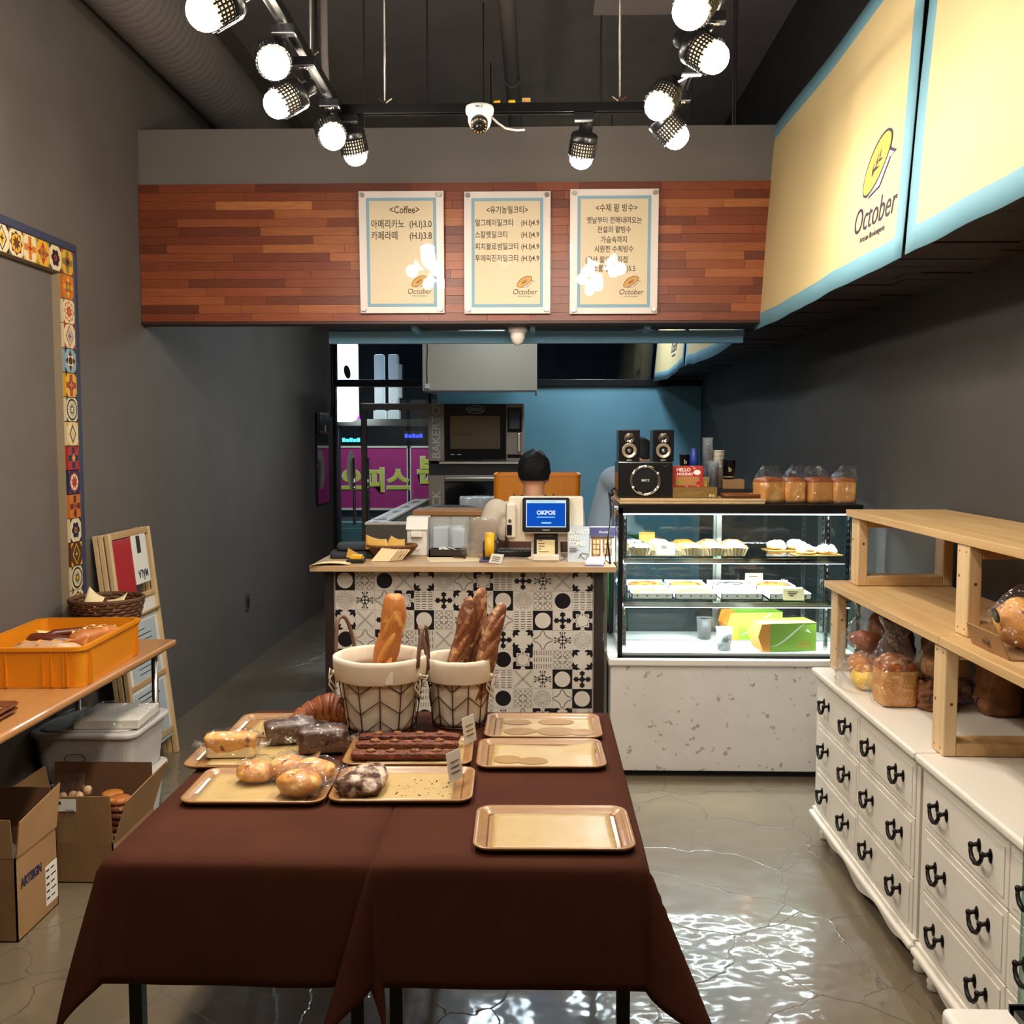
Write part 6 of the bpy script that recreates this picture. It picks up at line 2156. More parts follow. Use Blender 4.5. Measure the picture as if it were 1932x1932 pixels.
# tarts
TARTN = {'tart_dark': 'black and white', 'custard': 'yellow custard', 'tart_red': 'reddish', 'cream_white': 'white cream', 'bun_gold': 'golden'}
def tart(x, y, m, label, r=.048):
    t = thing('tart', label, 'tart', (x, y, SH[0] + .001), 0, 'tarts on the upper showcase shelf')
    q = MB()
    n = 40
    vs = []
    for k in range(n):
        a = 2 * pi * k / n
        f = 1 + .025 * (1 if k % 2 else -1)
        vs.append((r * .78 * f * cos(a), r * .78 * f * sin(a), 0))
    for k in range(n):
        a = 2 * pi * k / n
        f = 1 + .03 * (1 if k % 2 else -1)
        vs.append((r * 1.06 * f * cos(a), r * 1.06 * f * sin(a), .036 + .004 * sin(a * 3)))
    q.add(vs, [(k, (k + 1) % n, n + (k + 1) % n, n + k) for k in range(n)] + [[k for k in range(n)][::-1]])
    q.build('paper_cup', 'paper_cup_tan', t)
    MB().ball((0, 0, .034), (r * .98, r * .98, .022), 24, 12, amp=.006, fr=60, seed=x * 30).build('filling', m, t)
for i, (x, m, lb) in enumerate(((.49, 'tart_dark', 'leftmost'), (.735, 'custard', 'second'), (.845, 'tart_red', 'third'), (.945, 'tart_red', 'rightmost'))):
    tart(x, 4.755, m, '%s %s tart in the front row of the upper showcase shelf' % (TARTN[m], lb), .054)
for i, (x, m, lb) in enumerate(((.475, 'tart_dark', 'leftmost'), (.6, 'cream_white', 'second'), (.72, 'bun_gold', 'third'), (.85, 'tart_red', 'fourth'), (.965, 'tart_red', 'fifth'))):
    tart(x, 4.955, m, '%s %s tart in the back row of the upper showcase shelf' % (TARTN[m], lb), .056)
def tent_card(x, y, z, w, h, label, m='cream_paper', lines=()):
    t = thing('price_sign', label, 'price sign', (x, y, z), 0, 'price signs in the showcase')
    MB().obox((0, 0, h / 2), (w, .0015, h), (-.18, 0, 0)).build('card', m, t)
    MB().obox((0, .012, h / 2), (w, .0015, h), (.25, 0, 0)).build('back_leaf', m, t)
    for k, f in enumerate(lines):
        MB().obox((-w * .15 + f * w * .2, -.0015 - .18 * (h / 2 - h * (.75 - k * .15)), h * (.75 - k * .15)), (w * f, .0004, .004), (-.18, 0, 0)).build('print_line', 'print_brown', t)
tent_card(.61, 4.74, SH[0] + .001, .088, .058, 'price sign among the front tarts in the showcase', lines=(.3, .3))
tent_card(.555, 5.06, SH[0] + .001, .08, .08, 'plain yellow sign behind the back tarts in the showcase', 'print_gold')
# cream pastries on gold boards
for j, (x, y, lb) in enumerate(((1.33, 4.77, 'front gold board with two white cream pastries on the upper shelf'), (1.24, 4.98, 'rear gold board with two white cream pastries on the upper shelf'))):
    t = thing('cake_board', lb, 'cake board', (x, y, SH[0] + .001), radians(6), 'gold cake boards')
    MB().box(-.11, .11, -.055, .055, 0, .004).build('board', 'gold_print', t)
    for k in (-1, 1):
        c = thing('cream_pastry', '%s cream pastry on the %s gold board' % ('left' if k < 0 else 'right', 'front' if j == 0 else 'rear'), 'pastry', (x + k * .05, y + k * .004, SH[0] + .006), 0, 'white cream pastries')
        MB().ball((0, 0, .02), (.048, .044, .024), 26, 14, amp=.014, fr=40, seed=j * 2 + k).build('whipped_cream', 'cream_white', c)
        MB().ball((0, 0, .008), (.05, .046, .01), 20, 8).build('sponge', 'pound_cake', c)
# pizzas in white trays
PZN = {'pizza_red': 'red', 'pizza_yellow': 'yellow', 'pizza_black': 'dark'}
def pizza(x, y, w, m, label):
    t = thing('boxed_pizza', label, 'pizza', (x, y, SH[1] + .001), 0, 'pizzas on the lower showcase shelf')
    h, d = .03, .17
    MB().box(-w / 2, w / 2, -d / 2, -d / 2 + .004, 0, h).build('carton_side', 'carton_white', t)
    MB().box(-w / 2, w / 2, d / 2 - .004, d / 2, 0, h + .006).build('carton_side', 'carton_white', t)
    MB().box(-w / 2, -w / 2 + .004, -d / 2, d / 2, 0, h).build('carton_side', 'carton_white', t)
    MB().box(w / 2 - .004, w / 2, -d / 2, d / 2, 0, h).build('carton_side', 'carton_white', t)
    MB().box(-w / 2, w / 2, -d / 2, d / 2, 0, .004).build('carton_base', 'carton_white', t)
    MB().ball((0, 0, .024), (w * .44, d * .44, .014), 30, 12, amp=.005, fr=70, seed=x * 40).build('pizza', m, t)
    for k in range(4):
        xx = -w * .36 + k * w * .24
        MB().prism([(-.006, .004), (0, -.004), (.006, .004)], (xx, -d / 2, .016), (1, 0, 0), (0, 0, 1), .0008).build('heart_mark', 'tile_black', t)
for x, m, lb in ((.545, 'pizza_red', 'leftmost'), (.752, 'pizza_yellow', 'second'), (.97, 'pizza_black', 'third'), (1.2, 'pizza_red', 'rightmost')):
    pizza(x, 4.8, .196, m, '%s %s-topped boxed pizza in the front row of the lower shelf' % (lb, PZN[m]))
for x, m, lb in ((.545, 'pizza_red', 'leftmost'), (.752, 'pizza_red', 'second'), (.97, 'pizza_black', 'third'), (1.19, 'pizza_red', 'rightmost')):
    pizza(x, 5.05, .196, m, '%s %s-topped boxed pizza in the back row of the lower shelf' % (lb, PZN[m]))
tent_card(1.21, 4.705, SH[1] + .001, .098, .055, 'greenish price sign before the rightmost front pizza', 'cream_paper', (.5, .4, .2))
tent_card(1.12, 5.15, SH[1] + .001, .09, .07, 'price sign behind the rear pizzas', 'cream_paper', (.5,))
# jars and green gift boxes on the floor of the case
for x, y, lb in ((.895, 4.75, 'front dark cup of black sesame seeds on the showcase floor'), (.845, 5.02, 'rear dark cup of black sesame seeds on the showcase floor')):
    t = thing('seed_cup', lb, 'cup', (x, y, GZ0 + .0225), 0, 'cups of black seeds')
    MB().lathe([(0, .002), (.032, .002), (.041, .105), (.043, .108)], 26).build('cup', 'clear_plastic', t)
    MB().lathe([(0, .003), (.031, .003), (.0395, .098), (.03, .102), (0, .103)], 24).build('seeds', 'tart_dark' if y < 4.9 else 'dark_plastic', t)
for x, y, lb in ((1.19, 4.79, 'green gift box with orange end and white swirl in the showcase front'), (1.1, 5.08, 'second green gift box with orange end behind the first one')):
    t = thing('gift_box', lb, 'gift box', (x, y, GZ0 + .0225), radians(8), 'green gift boxes')
    w, d, h = .26, .15, .135
    MB().box(-w / 2 + .03, w / 2, -d / 2, d / 2, 0, h).build('body', 'box_green', t, bev=.002)
    MB().prism([(-.0, 0), (.045, 0), (.045, h), (-.01, h), (-.028, h * .55)], (-w / 2 - .0, d / 2, 0), (1, 0, 0), (0, 0, 1), d).build('orange_end', 'box_orange', t)
    MB().box(-w / 2 + .03, w / 2, -d / 2 - .001, d / 2, h, h + .002).build('lid', 'box_green', t)
    sw = [(-.07 + .16 * k / 14, .045 + .02 * sin(k / 14 * 3 - 1.2) + .00035 * k * k) for k in range(15)]
    q = MB()
    for k in range(14):
        a, b2_ = Vector(sw[k]), Vector(sw[k + 1])
        n_ = Vector((-(b2_ - a).y, (b2_ - a).x)).normalized() * (.001 + .004 * sin(pi * k / 14))
        q.prism([tuple(a - n_), tuple(b2_ - n_), tuple(b2_ + n_), tuple(a + n_)], (-.02, -d / 2, 0), (1, 0, 0), (0, 0, 1), .0006)
    q.build('swirl_print', 'box_print_white', t)
    MB().prism([(0, 0), (.03, -.012), (.012, .01)], (.075, -d / 2, .098), (1, 0, 0), (0, 0, 1), .0006).build('leaf_print', 'box_print_white', t)
    lettering('October', .018, 'box_orange', (.07, -d / 2 - .0004, .022), FRONT, t, bold=.0004)
    MB().box(.045, .1, -d / 2 - .0008, -d / 2, .042, .046).build('print_line', 'box_orange', t)

# ---------------------------------------------------------------- on top of the showcase
TOPZ = GZ1 + .014
for k in range(2):
    tag(MB().box(-.34, .34, -.24, .24, 0, .011).build('cutting_board', 'pine', None, (.725 + .004 * k, 4.93, TOPZ + .001 + k * .0125), None, .002), ('lower of the two thin wooden boards on the showcase top', 'upper of the two thin wooden boards on the showcase top')[k], 'board', 'wooden boards on the showcase')
BZ = TOPZ + .026
t = thing('subwoofer', 'black subwoofer with a silver ring standing on the showcase', 'loudspeaker', (.51, 4.83, BZ))
MB().box(-.128, .128, -.08, .14, 0, .172).build('cabinet', 'speaker_black', t, bev=.004)
MB().box(-.128, .128, -.084, -.08, .004, .168).build('front_panel', 'black_satin', t, bev=.002)
Rf = Euler((radians(90), 0, 0)).to_matrix()
MB().lathe([(.063, .0), (.073, .003), (.072, .008), (.061, .008), (.06, .0)], 48, c=(0, -.084, .084), R=Rf).build('silver_ring', 'chrome', t)
MB().lathe([(.06, .004), (.03, .007), (0, .008)], 40, c=(0, -.084, .084), R=Rf).build('grille', 'grille_dark', t)
for k in range(6):
    a = pi / 3 * k + pi / 2
    MB().ball((.067 * cos(a), -.0925, .084 + .067 * sin(a)), (.006, .002, .006), 10, 6).build('ring_clip', 'white_plastic', t)
lettering('BRITZ', .014, 'white_paper', (0, -.093, .079), FRONT, t, bold=.0003)
MB().prism([(-.018, .008), (-.01, -.004), (.012, .012), (-.01, 0)], (.1, -.0842, .15), (1, 0, 0), (0, 0, 1), .0006).build('check_mark', 'grey_metal', t)
for x, lb in ((.434, 'left black satellite loudspeaker on the subwoofer'), (.596, 'right black satellite loudspeaker on the subwoofer')):
    t = thing('satellite_speaker', lb, 'loudspeaker', (x, 4.83, BZ + .172), 0, 'satellite loudspeakers')
    MB().box(-.05, .05, -.07, .07, 0, .152).build('cabinet', 'speaker_black', t, bev=.004)
    MB().lathe([(.0355, 0), (.036, .004), (.033, .006), (.028, .003), (.012, -.004)], 36, c=(0, -.07, .052), R=Rf).build('woofer_cone', 'speaker_cone', t)
    MB().lathe([(.037, 0), (.0375, .004), (.035, .005), (.034, 0)], 36, c=(0, -.0705, .052), R=Rf).build('woofer_ring', 'black_satin', t)
    MB().ball((0, -.072, .052), (.01, .006, .01), 14, 8).build('dust_cap', 'chrome', t)
    MB().lathe([(.024, 0), (.024, .004), (.02, .004), (.008, .0)], 30, c=(0, -.07, .112), R=Rf).build('tweeter_plate', 'chrome', t)
    MB().ball((0, -.072, .112), (.008, .005, .008), 12, 8).build('tweeter_dome', 'dark_plastic', t)
    MB().prism([(-.014, 0), (.014, 0), (.01, -.015), (-.01, -.015)], (0, -.0705, .096), (1, 0, 0), (0, 0, 1), .002).build('link_plate', 'chrome', t)
    lettering('BRITZ', .009, 'white_paper', (0, -.0708, .004), FRONT, t)
tag(MB().tube([(.4, 4.99, BZ + .05), (.365, 4.99, BZ + .02), (.35, 4.88, BZ - .0), (.352, 4.75, 1.24), (.333, 4.73, 1.12), (.345, 4.72, 1.01)], .005, 8).ball((.36, 4.9, BZ + .012), .014, 10, 6, amp=.008, fr=60).build('speaker_cable', 'cable_black'), 'black cable hanging down the left side of the showcase', 'cable')
t = thing('gold_box', 'flat gold carton on the wooden boards right of the subwoofer', 'box', (.745, 4.8, BZ))
MB().box(-.105, .105, -.06, .1, 0, .05).build('carton', 'gold_box', t, bev=.001)
lettering('V-B', .018, 'cream_paper', (.08, -.0603, .018), (radians(90), radians(180), 0), t, bold=.0005)
for k in range(4):
    MB().prism([(0, 0), (.05, .02), (.052, .022), (.002, .003)], (-.075 + k * .022, -.06, .012), (1, 0, 0), (0, 0, 1), .0005).build('foil_stripe', 'gold_print', t)
t = thing('candy_box', 'red printed box standing on the gold carton', 'box', (.715, 4.81, BZ + .0505))
MB().box(-.073, .073, -.03, .03, 0, .1).build('carton', 'red_box', t, bev=.001)
MB().box(-.055, .055, -.0308, -.03, .008, .05).build('window_print', 'desk_top', t)
MB().prism(circ(.017, 20, 0, 0, .012), (.045, -.03, .07), (1, 0, 0), (0, 0, 1), .0008).build('badge', 'cream_white', t)
lettering('HELLO', .022, 'cream_white', (-.02, -.0306, .075), FRONT, t, bold=.0006)
lettering('HOLIDAY', .018, 'cream_white', (-.012, -.0306, .056), FRONT, t, bold=.0006)
MB().prism(circ(.009, 14), (-.048, -.0308, .02), (1, 0, 0), (0, 0, 1), .0006).build('green_dot', 'box_green_dark', t)
MB().prism(circ(.01, 14), (.05, -.0308, .018), (1, 0, 0), (0, 0, 1), .0006).build('red_dot', 'red_card', t)
def cup(name, label, x, y, z, r1, r2, h, m, n=1, dz=.012, group='cups on the showcase', band=None, up=False):
    t = thing(name, label, 'cups' if n > 1 else 'cup', (x, y, z), 0, group)
    for k in range(n):
        a, b_ = (r1, r2)
        o = MB().lathe([(0, .002), (a, 0), (b_, h), (b_ + .002, h + .001), (b_ - .002, h - .002), (a - .001, .004)], 24).build('cup', m, t, (0, 0, k * dz))
        if band:
            MB().lathe([(a + (b_ - a) * .1 + .0006, h * .1), (a + (b_ - a) * .14 + .0006, h * .14)], 24).build('cup_band', band, t, (0, 0, k * dz))
            lettering('b', .035, 'cream_paper', (0, -(a + b_) / 2 - .001, h * .4), FRONT, t)
    return t
SX = 5.0
tag(MB().box(-.12, .12, -.11, .11, 0, .012).build('cup_shelf', 'dark_plastic', None, (.905, SX, BZ + .036)), 'dark shallow tray lifting the cups on the showcase', 'tray') if False else None
t = thing('cup_tray', 'dark flat box under the cups on the showcase', 'box', (.93, SX + .01, BZ))
MB().box(-.11, .13, -.09, .1, 0, .032).build('box_body', 'dark_plastic', t, bev=.003)
UZ = BZ + .0325
cup('clear_cup_stack', 'tall stack of clear plastic cups on the showcase', .85, SX + .03, UZ, .022, .027, .1, 'clear_plastic', 10, .017)
cup('clear_cup_stack', 'shorter stack of clear plastic cups before the tall one', .862, SX - .05, UZ, .026, .031, .1, 'clear_plastic', 4, .013)
cup('white_cup_stack', 'stack of white paper cups beside the clear stack', .908, SX + .04, UZ, .024, .031, .11, 'white_paper', 5, .02)
cup('black_cup', 'black printed paper cup right of the clear cups', .952, SX + .0, UZ + .048, .026, .034, .095, 'tile_black', 1, 0, band='cream_paper')
t = thing('brown_carton', 'small brown carton under the black cup', 'box', (.968, SX + .01, UZ))
MB().box(-.052, .055, -.05, .05, 0, .047).build('carton', 'card_brown', t, bev=.002)
t = thing('blue_carton', 'slate blue carton behind the red box', 'box', (.76, SX + .07, BZ))
MB().box(-.06, .06, -.04, .04, 0, .12).build('carton', 'blue_box', t, bev=.002)
cup('black_cup', 'black printed paper cup on the slate blue carton', .745, SX + .09, BZ + .121, .022, .028, .08, 'tile_black', 1, 0, band='cream_paper')
t = thing('blue_bottle', 'blue squeeze bottle standing on the slate blue carton', 'bottle', (.79, SX + .075, BZ + .121))
MB().lathe([(0, 0), (.022, 0), (.023, .05), (.02, .085), (.012, .097), (.012, .11), (0, .112)], 22).build('bottle', 'blue_cup', t)
t = thing('steel_tin', 'shiny narrow tin between the red box and the cup stacks', 'tin', (.815, 4.9, BZ))
MB().box(-.02, .02, -.03, .03, 0, .095).build('tin', 'chrome', t, bev=.002)
MB().box(-.014, .008, -.0306, -.03, .015, .075).build('label_print', 'custard', t)
tr2 = tray('dark wooden tray lying on the right of the showcase top', .94, 4.86, radians(2), mesh=tray_meshes(.16, .12).mesh('tray_body', 'tray_dark'), z=TOPZ + .027, paper=False, group=None) if False else None
t = thing('dark_tray', 'dark brown wooden tray lying on the boards in front of the cups', 'tray', (.968, 4.8, BZ))
MB().prism(rrect(.17, .13, .03), (0, 0, .002), (1, 0, 0), (0, 1, 0), .006).build('tray_floor', 'tray_dark', t)
q = rrect(.17, .13, .03)
MB().tube([(x, y, .013) for x, y in q], .007, 8, closed=True).build('tray_rim', 'tray_dark', t)

# toast loaves in film
def toast(x, y, w, rot, label, seed, h=.115, d=.11):
    t = thing('toast_loaf', label, 'bread', (x, y, TOPZ + .001), rot, 'wrapped toast loaves on the showcase')
    def sq(p):
        dome = .16 * h * max(0, p.z / (h / 2)) * (1 - .6 * (p.x / (w / 2)) ** 2)
        return (p.x * (1 + .05 * max(0, p.z / (h / 2))), p.y, p.z + dome * .5)
    b = MB().ball((0, 0, h / 2), (w / 2, d / 2, h / 2), 32, 22, e=.32, amp=.004, fr=20, seed=seed, squash=sq)
    # darker baked top
    me_m = []
    for f in b.f:
        zc = sum(b.v[i][2] for i in f) / len(f)
        me_m.append(1 if zc > h * .86 else 0)
    b.m = me_m
    b.build('loaf', ['toast_side', 'toast_top'], t)
    def bag_f(u, v):
        a = 2 * pi * u
        e = .42
        cx_, sy_ = (abs(cos(a)) ** e) * (1 if cos(a) >= 0 else -1), (abs(sin(a)) ** e) * (1 if sin(a) >= 0 else -1)
        z = v * (h * 1.55)
        f = 1.06 if v < .62 else 1.06 - (v - .62) * 1.3
        g = 1.06 if v < .62 else 1.06 - (v - .62) * 2.2
        nn = .007 * noise.noise(Vector((cos(a) * 3, sin(a) * 3, z * 26 + seed)))
        lean = .02 * sin(seed * 3) * max(0, v - .6) * 4
        return (cx_ * (w / 2 * f + nn) + lean, sy_ * (d / 2 * g + nn), z + .012 * noise.noise(Vector((cos(a) * 2, sin(a) * 2, seed))) * v)
    MB().grid(bag_f, 40, 18).build('bag', 'film', t)
toast(1.105, 4.79, .125, radians(20), 'leftmost wrapped toast loaf on the showcase, turned to show two sides', 1.)
toast(1.222, 4.8, .1, radians(2), 'second wrapped toast loaf on the showcase', 2.3)
toast(1.335, 4.79, .115, radians(12), 'third wrapped toast loaf on the showcase', 3.4)
toast(1.45, 4.78, .11, radians(2), 'rightmost wrapped toast loaf on the showcase, next to the pine shelf', 4.6)
# ================================================================ white chests of drawers
DTZ = .69
DFX = 1.13
def pull_mesh():
    q = MB()
    for s_ in (-1, 1):
        q.ball((0, s_ * .032, 0), (.004, .0115, .019), 12, 8)
        q.cyl((0, s_ * .032, .004), (-.02, s_ * .032, .002), .0055, 10)
        q.ball((-.021, s_ * .032, .002), (.007, .0085, .009), 10, 6)
    q.tube([(-.021, -.032, .002), (-.022, -.03, -.012), (-.023, -.018, -.026), (-.023, 0, -.031), (-.023, .018, -.026), (-.022, .03, -.012), (-.021, .032, .002)], [.005, .0052, .006, .0068, .006, .0052, .005], 10)
    return q.mesh('pull_handle', 'iron_black')
PULL = pull_mesh()
def chest(name, label, y0, y1):
    t = thing(name, label, 'chest of drawers', (0, 0, 0), 0, 'white chests of drawers')
    MB().box(DFX + .012, XR - .01, y0 + .012, y1 - .012, .115, DTZ - .03).build('carcass', 'dresser_white', t)
    MB().box(DFX - .004, DFX + .014, y0 + .008, y0 + .035, .115, DTZ - .03).build('stile', 'dresser_white', t)
    MB().box(DFX - .004, DFX + .014, y1 - .035, y1 - .008, .115, DTZ - .03).build('stile', 'dresser_white', t)
    tp_ = MB().box(DFX - .03, XR - .006, y0 + .002, y1 - .002, DTZ - .026, DTZ).build('top_board', 'dresser_white', t, bev=.009, seg=4)
    MB().box(DFX - .016, DFX + .012, y0 + .006, y1 - .006, DTZ - .04, DTZ - .026).build('cornice', 'dresser_white', t, bev=.004)
    MB().box(DFX - .028, XR - .01, y0 + .002, y1 - .002, .085, .107).build('base_moulding', 'dresser_white', t, bev=.008, seg=3)
    MB().box(DFX - .014, DFX + .02, y0 + .004, y1 - .004, .107, .122).build('base_bead', 'dresser_white', t, bev=.004)
    # scalloped apron
    n = 60
    poly_ = [(y0 + .06, .085), (y1 - .06, .085)]
    L_ = y1 - y0 - .12
    low = []
    for k in range(n + 1):
        s_ = k / n
        a = abs(2 * s_ - 1)
        low.append((y1 - .06 - L_ * s_, .085 - .02 - .03 * (1 - a) ** .7 - .012 * cos(a * 9)))
    pts = [(p[0], p[1]) for p in poly_ + low]
    MB().prism(pts, (DFX - .002, 0, 0), (0, 1, 0), (0, 0, 1), .014).build('scalloped_apron', 'dresser_white', t)
    for yy in (y0 + .05, y1 - .05):
        for xx in (DFX + .03, XR - .06):
            MB().lathe([(0, .09), (.022, .09), (.026, .078), (.02, .06), (.014, .04), (.02, .034), (.024, .024), (.02, .014), (.022, .006), (.018, 0), (0, 0)], 18, c=(xx, yy, 0)).build('turned_foot', 'dresser_white', t)
    rows_ = ((.125, .292), (.296, .478), (.482, DTZ - .042))
    ym = (y0 + y1) / 2
    for (z0, z1) in rows_:
        for (a, b) in ((y0 + .037, ym - .002), (ym + .002, y1 - .037)):
            d = MB().box(DFX - .008, DFX + .012, a, b, z0, z1).build('drawer_front', 'dresser_white', t, bev=.003)
            g = MB()
            i = .02
            g.box(DFX - .0105, DFX - .008, a + i, b - i, z0 + i, z0 + i + .004).box(DFX - .0105, DFX - .008, a + i, b - i, z1 - i - .004, z1 - i).box(DFX - .0105, DFX - .008, a + i, a + i + .004, z0 + i, z1 - i).box(DFX - .0105, DFX - .008, b - i - .004, b - i, z0 + i, z1 - i)
            MB().box(DFX - .0105, DFX - .008, a + i, b - i, z0 + i, z1 - i).build('raised_panel', 'dresser_white', d, bev=.002)
            for f in (.2, .72):
                put('pull_handle', PULL, d, (DFX - .011, b - (b - a) * f - .02, z0 + (z1 - z0) * .56))
    return t
chest('drawer_chest', 'white chest of drawers with black pulls nearer the showcase', 2.885, 3.985)
chest('drawer_chest', 'white chest of drawers with black pulls nearer the viewer', 1.78, 2.88)

# ================================================================ pine shelf units
def knots(parent, x, pts):
    for (y, z, r) in pts:
        MB().prism(circ(r, 10), (x, y, z), (0, -1, 0), (0, 0, 1), .0006).build('knot', 'pine_knot', parent)
def trestle(parent, y, x0, x1, z0, z1):
    w, d = .038, .085
    a = MB().box(x0, x0 + w, y - d, y, z0, z1).build('post', 'pine', parent, bev=.004)
    MB().box(x1 - w, x1, y - d, y, z0, z1).build('post', 'pine', parent, bev=.004)
    MB().box(x0 + w, x1 - w, y - d, y - d + .085, z0, z0 + .038).build('rail', 'pine_y', parent, bev=.003)
    MB().box(x0 + w, x1 - w, y - d, y - d + .085, z1 - .038, z1).build('rail', 'pine_y', parent, bev=.003)
    rr = random.Random(int(y * 100) + int(z0 * 50))
    for k in range(5):
        zz = z0 + .02 + (z1 - z0 - .04) * (k in (3, 4)) + rr.uniform(-.008, .008) * 0 + (0 if k != 2 else (z1 - z0) * rr.uniform(.3, .6))
        MB().prism(circ(.003 if k != 2 else .005, 8), (x0, y - .02 - .045 * (k % 2), zz), (0, -1, 0), (0, 0, 1), .0006).build('knot', 'pine_knot', parent)
    MB().prism(circ(.005, 8), (x0 + .02, y - d, z0 + (z1 - z0) * rr.uniform(.4, .7)), (1, 0, 0), (0, 0, 1), .0006).build('knot', 'pine_knot', parent)
LZ0, LZ1 = DTZ + .001, 1.01
sh1 = thing('pine_shelf', 'lower pine shelf unit standing on the far chest of drawers', 'shelf', (0, 0, 0), 0, 'pine shelf units')
trestle(sh1, 3.99, 1.175, 1.575, LZ0, LZ1)
MB().box(1.155, 1.6, 2.868, 4.02, LZ1, LZ1 + .026).build('shelf_board', 'pine_y', sh1, bev=.002)
sh2 = thing('pine_shelf', 'lower pine shelf unit with paired posts on the near chest of drawers', 'shelf', (0, 0, 0), 0, 'pine shelf units')
trestle(sh2, 2.925, 1.166, 1.575, LZ0, LZ1)
MB().box(1.155, 1.6, 1.82, 2.866, LZ1, LZ1 + .026).build('shelf_board', 'pine_y', sh2, bev=.002)
trestle(sh2, 1.92, 1.166, 1.575, LZ0, LZ1)
UZ0, UZ1 = LZ1 + .027, 1.3
sh3 = thing('pine_shelf', 'upper pine shelf unit standing on the lower pine shelves', 'shelf', (0, 0, 0), 0, 'pine shelf units')
trestle(sh3, 3.94, 1.235, 1.6, UZ0, UZ1)
trestle(sh3, 2.93, 1.225, 1.6, UZ0, UZ1)
trestle(sh3, 2.0, 1.225, 1.6, UZ0, UZ1)
MB().box(1.22, 1.612, 1.9, 3.97, UZ1, UZ1 + .026).build('shelf_board', 'pine_y', sh3, bev=.002)

# ---------------------------------------------------------------- bagged bread on the drawers
def bag(parent, name, m, c, w, d, h, seed, neck=.35, lean=(0, 0), rough=.012, nu=40, nv=26, tie=None, top=1.0):
    c = Vector(c)
    def f(u, v):
        a = 2 * pi * u
        e = .6
        cx_, sy_ = (abs(cos(a)) ** e) * (1 if cos(a) >= 0 else -1), (abs(sin(a)) ** e) * (1 if sin(a) >= 0 else -1)
        if v < .08:
            k = .75 + .25 * v / .08
        elif v < .55:
            k = 1.0
        elif v < .8:
            k = 1 - (1 - neck) * (v - .55) / .25
        else:
            k = neck + (top * .75 - neck) * (v - .8) / .2
        nn = rough * (noise.noise(Vector((cos(a) * 3.3, sin(a) * 3.3, v * 7 + seed))) + .5 * noise.noise(Vector((cos(a) * 9, sin(a) * 9, v * 15 + seed))))
        z = h * v + (.02 * noise.noise(Vector((cos(a) * 3, sin(a) * 3, seed))) if v > .9 else 0)
        return c + Vector((cx_ * (w / 2 * k + nn) + lean[0] * max(0, v - .4), sy_ * (d / 2 * k + nn) + lean[1] * max(0, v - .4), z))
    return MB().grid(f, nu, nv).build(name, m, parent)
G_ = 'bagged breads under the pine shelf'
t = thing('bagged_bread', 'clear bag with a yellow bun at the foot of the left pine post', 'bread', (1.185, 3.63, DTZ + .001), 0, G_)
MB().ball((.02, 0, .04), (.055, .075, .042), 26, 16, amp=.008, fr=30, seed=2).build('bun', 'custard', t)
MB().ball((.02, .0, .05), (.045, .06, .04), 24, 14, amp=.008, fr=36, seed=4).build('crust', 'bun_gold', t)
bag(t, 'bag', 'film', (.0, .01, 0), .15, .2, .13, 2.2, .5, (-.03, .06))
t = thing('bagged_bread', 'clear bag with a reddish brown loaf behind the yellow bun', 'bread', (1.255, 3.745, DTZ + .001), 0, G_)
MB().ball((0, 0, .06), (.085, .07, .06), 24, 14, amp=.008, fr=26, seed=7).build('lower_loaf', 'crust_gold', t)
MB().ball((-.005, -.01, .15), (.085, .06, .042), 30, 18, amp=.012, fr=30, seed=5, R=Euler((0, .3, .2)).to_matrix()).build('loaf', 'croissant', t)
bag(t, 'bag', 'film', (0, 0, .0), .2, .19, .3, 5.0, .45, (.02, .03), .014)
t = thing('bagged_bread', 'clear bag with a big square toast loaf standing beneath the pine shelf', 'bread', (1.232, 3.42, DTZ + .001), 0, G_)
b = MB().ball((0, 0, .075), (.06, .06, .075), 28, 20, e=.22, amp=.003, fr=24)
b.m = [1 if sum(b.v[i][2] for i in f) / len(f) > .128 else 0 for f in b.f]
b.build('loaf', ['toast_side', 'toast_top'], t)
MB().ball((0, .0, .145), (.06, .055, .03), 24, 12, amp=.006, fr=26, seed=3).build('baked_top', 'crust_dark', t)
bag(t, 'bag', 'film', (-.008, 0, 0), .15, .14, .29, 9.0, .4, (.05, .08), .013)
t = thing('bagged_bread', 'clear bag with a cut pale loaf behind the printed kraft bag', 'bread', (1.42, 3.46, DTZ + .001), 0, G_)
MB().ball((0, 0, .12), (.075, .05, .035), 24, 14, e=.5, amp=.006, fr=30, seed=8).build('loaf', 'pound_cake', t)
MB().ball((0, 0, .05), (.085, .06, .05), 24, 14, e=.5, amp=.004, fr=30, seed=3).build('lower_loaf', 'crust_dark', t)
bag(t, 'bag', 'film_milky', (0, 0, 0), .19, .15, .27, 12.0, .4, (.0, .02), .012)
def kraft(label, x, y, w, d, h, seed, word=None, neck=.7, lean=(0, 0)):
    t = thing('kraft_bag', label, 'paper bag', (x, y, DTZ + .001), 0, 'kraft paper bags under the pine shelf')
    bag(t, 'paper', 'kraft_bag', (0, 0, 0), w, d, h, seed, neck, lean, .016, 32, 20, top=1.1)
    if word:
        lettering(word, .05, 'print_dark', (-w * .44, -d / 2 - .02, .035), FRONT, t, align='LEFT', shear=.2)
    return t
kraft('kraft paper bag printed with a dark word beside the near pine post', 1.35, 3.36, .13, .1, .1, 3.0, 'October', .9)
kraft('tall crumpled kraft bag at the back left under the pine shelf', 1.37, 3.82, .14, .12, .33, 6.0, None, .55, (-.1, 0))
kraft('crumpled kraft bag with a torn top behind the near pine post', 1.47, 3.6, .13, .12, .29, 8.0, None, .6, (-.04, 0))
